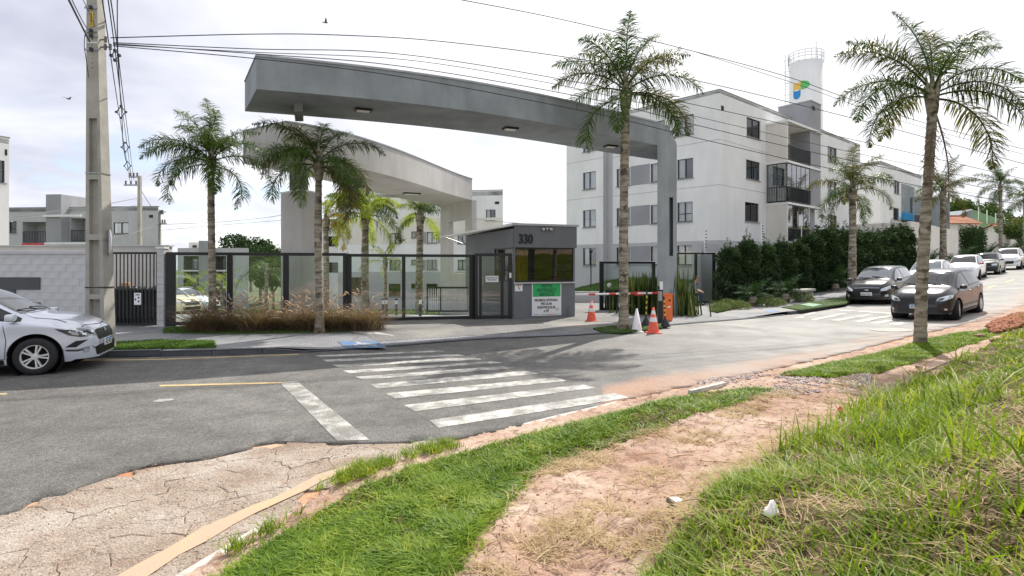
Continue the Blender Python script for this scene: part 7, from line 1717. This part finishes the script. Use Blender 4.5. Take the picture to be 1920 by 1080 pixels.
cone(949, 592, 19.6, .62, 'cone_white', None, 'pale cone behind the glass pedestrian door'); cone(1260, 580, 20.4, .4, 'cone_white', None, 'small white cone beside the orange box')
def stripepost(px, py, d, h, label, tilt=0):
    x, y = at(px, py, d)[:2]; z = float(swz(x, y)); rt = thing('striped_post', (x, y, z), label, 'post', 'striped chain posts by the barrier'); rt.rotation_euler = (0, tilt, 0)
    MB().lathe([(.14, 0), (.135, .05), (.05, .22), (.028, .26)], 16).part('base', 'black_metal', rt, True)
    n = 9
    for i in range(n): MB().lathe([(.022, .26 + (h - .26) * i / n), (.022, .26 + (h - .26) * (i + 1) / n)], 10).part('band', 'yellow_paint' if i % 2 else 'black_metal', rt, True)
    MB().lathe([(.022, h), (.03, h + .01), (.03, h + .04), (0, h + .06)], 10).part('cap', 'black_metal', rt, True)
stripepost(1211, 606, 16.9, 1.0, 'black and yellow post in front of the strap leaves', .03); stripepost(1248, 611, 16.5, .85, 'black and yellow post leaning in front of the orange box', -.06)
# barrier
bx, by = at(1238, 605, 17.6)[:2]; zb_ = float(swz(bx, by)); ba = thing('barrier_gate', (bx, by, zb_), 'red and white boom barrier across the lane with black post', 'barrier')
MB().bbox(-.07, .07, -.07, .07, 0, 1.18, .01).part('post', 'black_metal', ba); MB().bbox(-.09, .03, -.12, -.075, .70, 1.0, .01).part('arm_clamp', 'galv', ba); MB().bbox(-.04, .06, -.09, -.075, 1.05, 1.3, .006).part('sign_plate', 'sign_white', ba)
a0 = Vector((-.05, -.1, .95)); a1 = at(1079, 552.5, 18.6) - Vector((bx, by, zb_)); n = 12
for i in range(n):
    p0, p1 = a0.lerp(a1, i / n), a0.lerp(a1, (i + 1) / n); MB().tube([p0, p1], .03, 8).part('arm_band', 'white_paint' if i % 3 else 'red_paint', ba)
MB().bbox(-.02, .28, -.01, .01, -.06, .06, .003).part('reflector', 'red_paint', ba).location = a0.lerp(a1, .28) + Vector((0, -.04, 0))
ox, oy = at(1248, 583, 18.2)[:2]; ob = thing('control_box', (ox, oy, float(swz(ox, oy))), 'orange barrier control cabinet beside the dark portal pillar', 'cabinet'); ob.rotation_euler = (0, 0, .35)
MB().bbox(-.16, .16, -.16, .16, .0, .82, .012).part('body', 'orange_box', ob); MB().add([(-.17, -.17, .822), (.17, -.17, .822), (.17, .17, .822), (-.17, .17, .822), (-.12, -.17, .9), (.17, -.17, .87), (.17, .17, .87), (-.12, .17, .9)], [(3, 2, 1, 0), (4, 5, 6, 7), (0, 1, 5, 4), (1, 2, 6, 5), (2, 3, 7, 6), (3, 0, 4, 7)]).part('lid', 'orange_box', ob)
MB().lathe([(.035, -.172), (.03, -.162), (0, -.165)], 14, (.04, 0, .66), 'y').part('lock', 'ink_dark', ob); MB().bbox(-.05, .06, -.175, -.161, .42, .47, .004).part('sticker', 'sign_white', ob)
# glass frame right of the lane and vestibule
O7 = np.array(((1124 - CX) / FPX * 22.0, 22.0)); u7 = unit((1, .12))
fence_run('glass_screen', 'black framed glass screen right of the entry lane, behind the palm trunk', 'screen', O7, u7, [(0, .16), (1.0, .12), (2.15, .12)], .10, 2.05)
q = at(1147, 560, 21.9); tag(MB().bbox(q.x - .28, q.x + .28, q.y - .02, q.y + .02, q.z - .35, q.z + .35, .02).part('dark_panel', 'dark_sheet'), 'dark rounded panel on the glass screen behind the barrier', 'panel')
O8 = np.array(((1266 - CX) / FPX * 25.6, 25.6)); u8 = unit((1, .1))
fence_run('glass_vestibule', 'black framed glass porch left of the hedge, where the man sits', 'porch', O8, u8, [(0, .09), (.92, .12), (1.78, .12)], .12, 2.50)
# low planter wall inside
MB(); lw = thing('low_wall', at(1100, 572, 24), 'low grey wall under the lawn behind the barrier arm', 'wall'); lw.location.z = .1
MB().box(-1.2, 5.6, 2.6, 2.8, -.1, .55).part('wall', 'wall_lightgrey', lw)
q = at(1108, 530, 31); ps = thing('garden_lamp', (q.x, q.y, .7), 'thin black garden lamp post on the lawn in front of the block', 'lamp'); MB().lathe([(.03, 0), (.03, 1.9), (.10, 1.92), (.10, 2.05), (0, 2.1)], 12).part('post', 'black_metal', ps, True)
q = at(1133, 533, 23); tag(MB().lathe([(0, 0), (.07, .03), (.09, .1), (.07, .17), (0, .2)], 14, (q.x, 21.8, q.z - .1)).part('globe_lamp', 'white_paint', None, True), 'small white round lamp on the glass screen post', 'lamp')
# bollards inside the gate
for i, (px, d) in enumerate(((718, 26), (724.5, 23.5), (743, 25), (788, 23))):
    x, y = (px - CX) / FPX * d, d; b = thing('bollard', (x, y, float(street(x) + interior(x, y)) + .05), ['short black bollard lamp, leftmost behind the sliding gate', 'black bollard lamp in front of the small young palm', 'black bollard lamp between the young palm and the middle gate post', 'black bollard lamp before the bare-trunk palm'][i], 'bollard', 'bollard lamps inside the gate')
    MB().lathe([(.06, 0), (.06, .75), (.0, .76)], 12).part('post', 'black_metal', b, True); MB().lathe([(.062, .5), (.062, .68)], 12).part('light_band', 'white_paint', b, True)
# stone bench by the hedge
q = at(1508, 530, 25.0); sb_ = thing('stone_bench', (q.x, q.y, gz(q.x, q.y)), 'pale stone slab bench in front of the hedge beside the second cycad', 'bench', None, .7)
MB().bbox(-.75, .75, -.2, .2, .42, .52, .01).part('seat', 'kerb_pale', sb_); MB().bbox(-.6, -.45, -.15, .15, 0, .419, .01).part('leg', 'kerb_pale', sb_); MB().bbox(.45, .6, -.15, .15, 0, .419, .01).part('leg', 'kerb_pale', sb_)

# ---- walls and houses up the street
hw = thing('hedge_wall', (20, 34, .5), 'grey concrete wall rising behind the tall conifer hedge', 'wall')
W0, W1 = np.array((9.6, 25.2)), np.array((31.0, 45.5)); d_ = unit(W1 - W0); n = 10
for i in range(n):
    a, b = W0 + (W1 - W0) * i / n, W0 + (W1 - W0) * (i + 1) / n; nn = np.array((d_[1], -d_[0])); z = gz(*a); hh = 2.75 + .05 * i
    MB().obox((*(a - nn * 1.15), z - .6), (*((b - a) * .998), 0), (*(-nn * .15), 0), (0, 0, hh + .6)).part('panel', 'wall_lightgrey', hw, world=True)
for i, t in enumerate((.005, .22, .42, .57, .72, .86)):
    p = W0 + (W1 - W0) * t + np.array((d_[1], -d_[0])) * -1.05; z = gz(*p) + 2.6 + (0 if i else -.4)
    f = thing('electric_fence_post', (p[0], p[1], z), ['electric fence post at the corner above the glass porch', 'electric fence post above the second hedge conifer', 'electric fence post beside the balcony tower', 'electric fence post right of the grey pier', 'electric fence post behind the street palm', 'electric fence post near the white wall'][i], 'fence post', 'electric fence posts on the hedge wall')
    MB().tube([(0, 0, 0), (0, 0, 1.25)], .028, 6).part('post', 'white_paint', f)
    for k in range(6): MB().box(.03, .10, -.02, .02, .35 + k * .15, .39 + k * .15).part('insulator', 'black_metal', f)
ws = thing('white_wall', (36, 47, 1.5), 'tall white concrete boundary wall between hedge and square bush', 'wall'); n = 6
V0, V1 = np.array(at(1707, 0, 45.5)[:2]), np.array(at(1797, 0, 54)[:2])
for i in range(n):
    a, b = V0 + (V1 - V0) * i / n, V0 + (V1 - V0) * (i + 1) / n; z = 5.55 - .05 * i; dd = unit(b - a); nn = np.array((dd[1], -dd[0])); MB().obox((*a, .5), (*((b - a) * .997), 0), (*(-nn * .2), 0), (0, 0, z - .5)).part('panel', 'wall_cream', ws, world=True)
MB().obox((*V0, .5), (-6, 6.5, 0), (.2, .2, 0), (0, 0, 5.0)).part('panel', 'wall_cream', ws, world=True)
ws2 = thing('white_wall', (55, 62, 2), 'white wall farther up the street behind the thin palm', 'wall'); V0, V1 = np.array(at(1851, 0, 60)[:2]), np.array(at(1895, 0, 68)[:2]); dd = unit(V1 - V0); nn = np.array((dd[1], -dd[0]))
MB().obox((*V0, 1), (*(V1 - V0), 0), (*(-nn * .2), 0), (0, 0, 4.6)).part('panel', 'wall_cream', ws2, world=True); 
def house(px0, px1, d, y_eave, y_ridge, base, roof_m, wall_m, label, depth=7, gable=True):
    x0, x1 = (px0 - CX) / FPX * d, (px1 - CX) / FPX * d; ze, zr2 = EYE + (HY - y_eave) * d / FPX, EYE + (HY - y_ridge) * d / FPX
    rt = thing('house', ((x0 + x1) / 2, d + 1, base), label, 'house'); w = (x1 - x0)
    MB().box(x0 + .3, x1 - .3, d + .4, d + depth - .4, base - 2, ze).part('wall', wall_m, rt, world=True)
    mb = MB(); ym = d + depth / 2
    # tiled slopes with rolled courses
    n = int(w / .3); s = MB()
    for i in range(n):
        xa, xb = x0 + w * i / n, x0 + w * (i + 1) / n; xm = (xa + xb) / 2
        s.quad((xa, d, ze), (xm, d, ze + .09), (xm, ym, zr2 + .09), (xa, ym, zr2)); s.quad((xm, d, ze + .09), (xb, d, ze), (xb, ym, zr2), (xm, ym, zr2 + .09))
        s.quad((xa, ym, zr2), (xm, ym, zr2 + .09), (xm, d + depth, ze + .09), (xa, d + depth, ze)); s.quad((xm, ym, zr2 + .09), (xb, ym, zr2), (xb, d + depth, ze), (xm, d + depth, ze + .09))
    tag(s.part('roof', roof_m, rt, world=True), kind='stuff'); g = MB()
    for xq in (x0 + .3, x1 - .3): g.add([(xq, d + .4, ze), (xq, d + depth - .4, ze), (xq, ym, zr2 - .1)], [(0, 1, 2)])
    g.part('gable', wall_m, rt, world=True); MB().box(x0, x1, ym - .12, ym + .12, zr2 + .05, zr2 + .2).part('ridge', roof_m, rt, world=True)
house(1776, 1846, 80, 419, 402, 4, 'roof_tile', 'wall_cream', 'house with weathered orange tiled roof behind the square bush'); house(1868, 1960, 92, 423, 406, 5, 'roof_tile', 'wall_cream', 'second tiled house above the far white wall'); house(1900, 2000, 74, 431, 418, 4, 'roof_tile', 'wall_cream', 'tiled roof nearest the right edge above the red car')
gw = thing('green_house', (70, 80, 4), 'pale green house with dark pitched gable above the tiled roofs', 'house'); a = at(1824, 393, 88); b = at(1905, 422, 84); 
MB().add([(a.x, a.y, 3), (b.x, b.y, 3), (b.x, b.y, b.z), (a.x, a.y, a.z)] + [(a.x + 5, a.y + 8, 3), (b.x + 5, b.y + 8, 3), (b.x + 5, b.y + 8, b.z), (a.x + 5, a.y + 8, a.z)], [(0, 1, 2, 3), (5, 4, 7, 6), (3, 2, 6, 7), (4, 0, 3, 7), (1, 5, 6, 2)]).part('wall', 'green_wall', gw, world=True)
a2 = at(1787, 408, 90); MB().add([(a2.x, a2.y, 3), (a.x, a.y, 3), (a.x, a.y, a.z + .1), (a2.x, a2.y, a2.z), (a2.x, a2.y + 8, 3), (a.x, a.y + 8, 3), (a.x, a.y + 8, a.z + .1), (a2.x, a2.y + 8, a2.z)], [(0, 1, 2, 3), (5, 4, 7, 6), (3, 2, 6, 7), (4, 0, 3, 7)]).part('gable', 'portal_grey', gw, world=True)
for k in range(5):
    q = a.lerp(b, k / 5 + .1); MB().box(q.x - .05, q.x + .05, q.y - .35, q.y - .25, q.z - 1.5, q.z + .6).part('post', 'white_paint', gw, world=True)

# ---- power poles
def seg_pole(root, base, top_, w0, w1, d0, d1, name='shaft'):
    pass
px0 = at(189, 650, 11.55); zp = float(swz(px0.x, px0.y)); pp = thing('power_pole', (px0.x, px0.y, zp), 'tall grey concrete power pole with recessed panels beside the silver car', 'power pole', 'power poles'); Hh = 9.0
top_x = at(179, 0, 11.55).x - px0.x; zt0 = EYE + 500 * 11.55 / FPX - zp; lean = top_x / zt0; W_ = lambda z: (.205 - .0135 * z) ; D_ = lambda z: .16 - .008 * z
lv = [-.3, .12, 1.05, 1.15, 2.28, 2.38, 3.5, 3.6, 4.75, 4.85, 9.0]
for i in range(len(lv) - 1):      # solid collars and H-section stages
    z0_, z1_ = lv[i], lv[i + 1]; solid = (i % 2 == 0 and z1_ - z0_ < .5) or i == 9 or (z1_ - z0_) < .2; mb = MB()
    def prismz(xa, xb, ya, yb, nm='shaft'):
        v = []
        for z in (z0_, z1_):
            w, d = W_(z), D_(z); c = lean * z
            for (sx_, sy_) in ((xa, ya), (xb, ya), (xb, yb), (xa, yb)): v.append((c + sx_ * w, sy_ * d, z))
        MB().add(v, [(3, 2, 1, 0), (4, 5, 6, 7), (0, 1, 5, 4), (1, 2, 6, 5), (2, 3, 7, 6), (3, 0, 4, 7)]).part(nm, 'concrete_pole', pp)
    if solid: prismz(-1, 1, -1, 1)
    else: prismz(-1, -.58, -1, 1, 'flange'); prismz(.58, 1, -1, 1, 'flange'); prismz(-.58, .58, -.35, .35, 'web')
for z in (2.26, 1.28, 3.62): # straps
    w, d = W_(z) + .006, D_(z) + .006; c = lean * z; MB().box(c - w, c + w, -d - .004, -d, z, z + .022).box(c + w, c + w + .004, -d, d, z, z + .022).part('strap', 'black_metal' if z < 2 else 'galv', pp)
Zp = lambda y: EYE + (HY - y) * 11.4 / FPX - zp
for y, m in ((13, 'galv'), (57, 'galv'), (66, 'galv'), (92, 'galv')):
    z = Zp(y); w, d = W_(z) + .008, D_(z) + .01; c = lean * z; MB().box(c - w - .02, c + w + .02, -d - .012, -d - .001, z - .02, z + .02).part('clamp', m, pp); MB().bbox(c - .03, c + .03, -d - .05, -d - .013, z - .035, z + .035, .008).part('bracket', 'black_metal', pp)
z = Zp(78); MB().box(lean * z - W_(z) - .003, lean * z + W_(z) + .003, -D_(z) - .003, -D_(z) - .001, z - .012, z + .012).part('white_strap', 'white_paint', pp)
z = Zp(35); o = MB().bbox(-.035, .035, -.006, .006, -.15, .15, .005).part('yellow_plate', 'yellow_paint', pp); o.location = (lean * z, -D_(z) - .012, z); lettering('CUIDADO', .055, 'ink_dark', o, (0, -.008, 0), 0, bold=.001).rotation_euler = (R(90), R(-90), 0)
for y in (40, 62, 71, 83, 96, 108, 117, 126): z = Zp(y); MB().lathe([(.012, -.002), (0, -.003)], 8, (lean * z, -D_(z) - .001, z), 'y').part('bolt_hole', 'gap_line', pp)
for (y, dx) in ((70, .11), (84, .10), (84, .20)):
    z = Zp(y); c = lean * z + W_(z); MB().tube([(c, -.03, z), (c + dx, -.04, z)], .015, 6).tube([(c + dx, -.04, z - .06), (c + dx, -.04, z + .06)], .028, 8).part('insulator', 'porcelain', pp)
z = Zp(454) ; o = MB().lathe([(0, -.012), (.26, -.012), (.26, .012), (0, .012)], 24, axis='y').part('round_plate', 'sign_white', pp); o.location = (lean * z + W_(z) + .035, .0, z); o.rotation_euler = (0, 0, R(-46)); o.scale = (1, 1, 1); 
MB().lathe([(.235, -.0135), (.255, -.0135)], 24, axis='y').part('red_rim', 'red_paint', o)
# lesser poles
def pole2(px, yb, yt, d, label, wpx, arm):
    q = at(px, yb, d); t = at(px, yt, d); p = thing('power_pole', (q.x, q.y, q.z - 3), label, 'power pole', 'power poles'); w = wpx * d / FPX / 2; h = t.z - q.z + 3
    MB().add([(-w, -w, 0), (w, -w, 0), (w, w, 0), (-w, w, 0), (-w * .7, -w * .7, h), (w * .7, -w * .7, h), (w * .7, w * .7, h), (-w * .7, w * .7, h)], [(3, 2, 1, 0), (4, 5, 6, 7), (0, 1, 5, 4), (1, 2, 6, 5), (2, 3, 7, 6), (3, 0, 4, 7)]).part('shaft', 'concrete_pole', p)
    for (a, b, y) in arm:
        z = EYE + (HY - y) * d / FPX - p.location.z; xa, xb = (a - px) * d / FPX, (b - px) * d / FPX; MB().box(xa, xb, -.05, .05, z - .05, z + .05).part('cross_arm', 'galv', p)
        for k in range(3): xq = xa + (xb - xa) * (k + .3) / 3; MB().lathe([(.05, 0), (.07, .1), (.04, .16), (.08, .22), (0, .3)], 8, (xq, 0, z + .05)).part('insulator', 'porcelain', p, True)
    return p
pole2(262, 458, 330, 40, 'thinner concrete pole with cross arms behind the beige wall', 7, [(233, 262, 347), (242, 262, 332)]); pole2(299.5, 460, 398, 46, 'short far pole at the corner of the grey block', 4.5, [(299, 307, 401), (299, 312, 419)])

# ---- wires
def wire(pts, d, label, r=.010, m='wire_black', grp='overhead wires', n=3):
    """photo points with depth at both ends -> one smooth hanging wire"""
    k = len(pts); P = [];
    for i, (x, y) in enumerate(pts):
        t = (x - pts[0][0]) / (pts[-1][0] - pts[0][0]) if pts[-1][0] != pts[0][0] else i / (k - 1)
        inv = (1 / d[0]) * (1 - t) + (1 / d[1]) * t; P.append(at(x, y, 1 / inv))
    Q = []
    for i in range(k - 1):
        p0, p1, p2, p3 = P[max(i - 1, 0)], P[i], P[i + 1], P[min(i + 2, k - 1)]
        for s in range(8): t = s / 8; Q.append(.5 * ((2 * p1) + (p2 - p0) * t + (2 * p0 - 5 * p1 + 4 * p2 - p3) * t * t + (3 * p1 - 3 * p2 + p3 - p0) * t ** 3))
    Q.append(P[-1]); return tag(MB().tube(Q, r, 5).part('wire', m), label, 'wire', grp)
wire([(207, 71), (480, 64), (640, 66), (820, 77), (1060, 107), (1300, 150), (1600, 222), (1960, 318)], (11.4, 22), 'highest of the wires leaving the big pole, above the portal', .011)
wire([(212, 80), (480, 92), (700, 97), (900, 122), (1140, 165), (1320, 200), (1600, 262), (1960, 345)], (11.4, 22), 'wire clearing the top of the grey portal beam')
wire([(212, 82), (480, 101), (700, 118), (900, 147), (1140, 192), (1320, 238), (1600, 302), (1960, 375)], (11.3, 20), 'wire running just along the upper edge of the grey beam')
wire([(212, 86), (480, 110), (700, 136), (900, 170), (1140, 218), (1320, 262), (1600, 325), (1960, 392)], (11.2, 19), 'lowest wire sagging across the face of the grey beam')
wire([(212, 84), (480, 98), (760, 112), (1000, 150), (1180, 188), (1320, 222), (1600, 286), (1960, 362)], (11.4, 21), 'thin wire between the upper and lower portal wires', .008)
wire([(845, -4), (1060, 38), (1300, 96), (1480, 145), (1600, 188), (1760, 238), (1960, 290)], (12, 24), 'high wire crossing the sky above the tallest palm', .010)
wire([(1300, 96), (1500, 160), (1700, 230), (1960, 300)], (16, 26), 'thin wire beside the water tower', .008)
wire([(126, -6), (150, 42), (168, 78)], (8.5, 11.3), 'thick dark cable coming down to the pole from the upper left', .016); wire([(132, -6), (155, 40), (165, 56)], (8.5, 11.3), 'thin cable beside the thick one left of the pole', .008); wire([(153, -6), (168, 25), (178, 50)], (8.5, 11.3), 'short cable dropping onto the pole face', .006)
wire([(160, 62), (158, 85), (163, 120), (166, 145)], (11.3, 11.4), 'loose cable loop hanging at the left of the pole', .007)
for i, (xt, xm_, xb) in enumerate(((191, 204, 243), (202, 214, 247), (207, 219, 251))):
    wire([(xt, -6), (xm_, 80), (xm_ + (xb - xm_) * .45, 200), (xb, 338)], (10.5, 39.8), ['left', 'middle', 'right'][i] + ' one of the three bundled wires running away to the second pole', .012, 'wire_black')
wire([(220, -6), (221, 100), (228, 210), (236, 300), (250, 333)], (10.5, 39.8), 'wire right of the bundle, running to the second pole', .010)
for i, (px, py, dd_) in enumerate(((216, 104, 12.8), (227, 210, 18), (235, 276, 26), (239, 311, 33))):
    q = at(px, py, dd_); s = .11 if i == 0 else .16 + .03 * i; sp_ = thing('wire_spacer', tuple(q), ['largest wire spacer nearest the big pole', 'second wire spacer below the nearest', 'third wire spacer down the bundle', 'farthest wire spacer near the second pole'][i], 'spacer', 'wire spacers'); mb = MB()
    mb.tube([(0, 0, s), (s * .8, 0, 0), (0, 0, -s), (-s * .8, 0, 0), (0, 0, s)], .012 + .004 * i, 5); mb.part('diamond', 'wire_black', sp_)
    for (a, b) in ((0, s), (s * .8, 0), (0, -s), (-s * .8, 0)): MB().box(a - .03, a + .03, -.03, .03, b - .03, b + .03).part('clip', 'wire_black', sp_)
wire([(200, 383), (235, 376), (262, 371)], (30, 40), 'pair of service wires reaching the second pole, upper', .02, 'wire_grey'); wire([(17, 407), (80, 400), (131, 391), (200, 382)], (24, 30), 'service wire crossing the grey block stair tower', .015, 'wire_grey'); wire([(17, 413), (80, 405), (168, 397), (262, 384)], (24, 40), 'lower service wire across the grey block', .012, 'wire_grey')
wire([(262, 352), (280, 382), (297, 402)], (40, 46), 'slanting wire between the two far poles', .02, 'wire_grey'); wire([(200, 447), (250, 437), (299, 419)], (28, 46), 'service wire rising to the far corner pole', .016, 'wire_grey')
wire([(300, 421), (400, 417), (470, 411), (525, 404), (640, 386)], (46, 56), 'upper telephone wire left of the broad column', .02, 'wire_grey'); wire([(300, 432), (400, 423), (525, 413), (640, 400)], (46, 56), 'lower telephone wire left of the broad column', .016, 'wire_grey')
wire([(888, 410), (940, 416), (1063, 424)], (50, 44), 'wire across the pale block above the guardhouse roof', .016, 'wire_grey')
for i, (a, b) in enumerate(((345, 352), (352, 362), (398, 405))): wire([(1690, a), (1790, a + 14), (1960, b + 20)], (50, 70), ['upper', 'middle', 'lowest'][i] + ' far wire in front of the big leafy tree', .018, 'wire_grey')

# ---- birds
for i, (px, py) in enumerate(((610, 43), (128, 186))):
    q = at(px, py, 26); b = thing('bird', tuple(q), ['small dark bird high above the portal', 'small dark bird left of the concrete pole'][i], 'bird', 'birds in the sky', .6 + i); 
    MB().tube([(-.16, 0, 0), (-.08, 0, .01), (0, 0, .02), (.09, 0, .03), (.13, 0, .03)], [.004, .022, .035, .025, .008], 8).part('body', 'bird_dark', b, True)
    for sg in (1, -1): MB().add([(-.03, sg * .02, .02), (.06, sg * .02, .02), (.03, sg * .14, .10), (-.05, sg * .13, .09), (-.06, sg * .27, .05 if i else .16)], [(0, 1, 2, 3), (3, 2, 4)]).part('wing', 'bird_dark', b)

# ---- seated man
def person():
    q = at(1293, 545, 24.4); z0 = float(swz(q.x, q.y)); rt = thing('person', (q.x, q.y, z0), 'man in grey t-shirt and dark jeans sitting bent forward behind the porch glass', 'person'); rt.rotation_euler = (0, 0, R(-25))
    v = {'pelvis': (0, 0, .50, .15), 'belly': (.06, 0, .66, .145), 'chest': (.17, 0, .86, .155), 'neck': (.26, 0, 1.01, .065), 'head0': (.30, 0, 1.10, .085), 'head1': (.33, 0, 1.20, .095), 'head2': (.33, 0, 1.27, .06)}
    e = [('pelvis', 'belly'), ('belly', 'chest'), ('chest', 'neck'), ('neck', 'head0'), ('head0', 'head1'), ('head1', 'head2')]
    for s, n in ((1, 'l'), (-1, 'r')):
        v['hip' + n] = (.05, s * .10, .49, .11); v['knee' + n] = (.46, s * .15, .52, .075); v['ank' + n] = (.48, s * .14, .10, .05); v['toe' + n] = (.63, s * .16, .05, .04)
        e += [('pelvis', 'hip' + n), ('hip' + n, 'knee' + n), ('knee' + n, 'ank' + n), ('ank' + n, 'toe' + n)]
        v['sh' + n] = (.20, s * .19, .90, .07); v['el' + n] = (.30, s * .25, .66, .048); v['wr' + n] = (.46, s * .10, .60, .036); e += [('chest', 'sh' + n), ('sh' + n, 'el' + n), ('el' + n, 'wr' + n)]
        v['pa' + n] = (.52, s * .07, .58, .034); e += [('wr' + n, 'pa' + n)]
        for f in range(4): v['f%d' % f + n] = (.60 - .01 * abs(f - 1), s * .06 + (f - 1.5) * .018, .55, .010); e += [('pa' + n, 'f%d' % f + n)]
        v['th' + n] = (.55, s * .03, .61, .011); e += [('pa' + n, 'th' + n)]
    ks = list(v); me = bpy.data.meshes.new('body'); me.from_pydata([v[k][:3] for k in ks], [(ks.index(a), ks.index(b)) for a, b in e], []); o = meshobj('body', me); sk = o.modifiers.new('s', 'SKIN'); sb = o.modifiers.new('b', 'SUBSURF'); sb.levels = sb.render_levels = 2
    for i, k in enumerate(ks): me.skin_vertices[0].data[i].radius = (v[k][3],) * 2; me.skin_vertices[0].data[i].use_root = (k == 'pelvis')
    dg = bpy.context.evaluated_depsgraph_get(); dg.update(); m2 = bpy.data.meshes.new_from_object(o.evaluated_get(dg)); bpy.data.objects.remove(o); m2.materials.clear()
    for mm in ('skin', 'shirt_grey', 'jeans', 'hair', 'car_black_trim'): m2.materials.append(MATS[mm])
    for p in m2.polygons:
        c = p.center; i = 0
        if c.z < .11: i = 4
        elif c.z < .57 and not (c.x > .42 and c.z > .53 and abs(c.y) < .13 and c.z > .54): i = 2
        elif .56 <= c.z < 1.0 and not (c.x > .27 and c.z < .72): i = 1
        if c.z > 1.20 or (c.z > 1.1 and c.x < .28): i = 3
        p.material_index = i; p.use_smooth = True
    m2.name = 'body'; meshobj('body', m2, rt)
    MB().lathe([(0, -.01), (.012, 0), (.018, .02), (0, .035)], 8, (.415, 0, 1.15)).part('nose', 'skin', rt, True)
    for s in (1, -1): MB().lathe([(0, -.008), (.012, 0), (0, .008)], 8, (.405, s * .03, 1.185)).part('eye', 'ink_dark', rt, True); MB().lathe([(0, -.03), (.016, 0), (0, .03)], 8, (.31, s * .092, 1.17)).part('ear', 'skin', rt, True)
    MB().box(.405, .41, -.025, .025, 1.115, 1.122).part('mouth', 'tail_red', rt)
    se = tag(MB().bbox(-.25, .25, -.45, .45, 0, .38, .01).part('low_plinth', 'wall_lightgrey'), 'low rendered plinth under the man behind the porch glass', 'plinth'); se.location = (q.x - .02, q.y, z0); se.rotation_euler = (0, 0, R(-25))
person()

# ---- small litter on the bank
def place(px, py, dz=0): return G(px, py, dz)
q = place(1265, 945); o = MB().bbox(-.045, .045, -.028, .028, 0, .03, .004).part('white_packet', 'paper'); o.location = q; o.rotation_euler = (.1, .15, .5); tag(o, 'small crumpled white packet on the bare dirt path', 'packet'); MB().box(-.046, -.030, -.0285, .0285, .002, .031).part('dark_end', 'ink_dark', o)
q = place(1447, 965); o = blob('white_rag', q.x, q.y, q.z + .01, .034, 'paper', 'crumpled white rag caught in the grass of the bank', 'rag', None)
q = place(1575, 772); blob('red_wrapper', q.x, q.y, q.z + .01, .03, 'red_paint', 'tiny red wrapper at the edge of the long grass', 'wrapper', None)
a, b = place(1712, 705, .03), place(1778, 678, .06); d_ = (b - a).normalized(); o = MB().obox(tuple(a), tuple(b - a), tuple(d_.cross(Vector((0, 0, 1))) * .035), (0, 0, .02)).part('plank', 'wood'); tag(o, 'thin weathered plank lying on the bank', 'plank')
a, b = place(1290, 738, .01), place(1356, 722, .01); d_ = (b - a).normalized(); o = MB().obox(tuple(a), tuple(b - a), tuple(d_.cross(Vector((0, 0, 1))) * .06), (0, 0, .05)).part('loose_kerb_stone', 'kerb_pale'); tag(o, 'pale loose kerb bar on the grass edge', 'kerb stone')
for i, (px, py, r_) in enumerate(((1838, 634, .11), (1478, 706, .05), (1722, 690, .05), (1860, 640, .06))):
    q = place(px, py); bm = bmesh.new(); bmesh.ops.create_icosphere(bm, subdivisions=1, radius=r_)
    for v in bm.verts: v.co = Vector((v.co.x * pr.uniform(.7, 1.3), v.co.y * pr.uniform(.7, 1.2), v.co.z * .6 * pr.uniform(.6, 1.3) + r_ * .4))
    me = bpy.data.meshes.new('brick_rubble'); bm.to_mesh(me); bm.free(); me.materials.append(MATS['stone']); tag(meshobj('brick_rubble', me, None, q), ['largest lump of brick rubble past the leaning palm', 'small stone at the left tip of the far grass patch', 'small stone beside the plank', 'stone right of the biggest rubble lump'][i], 'stone', 'rubble stones')
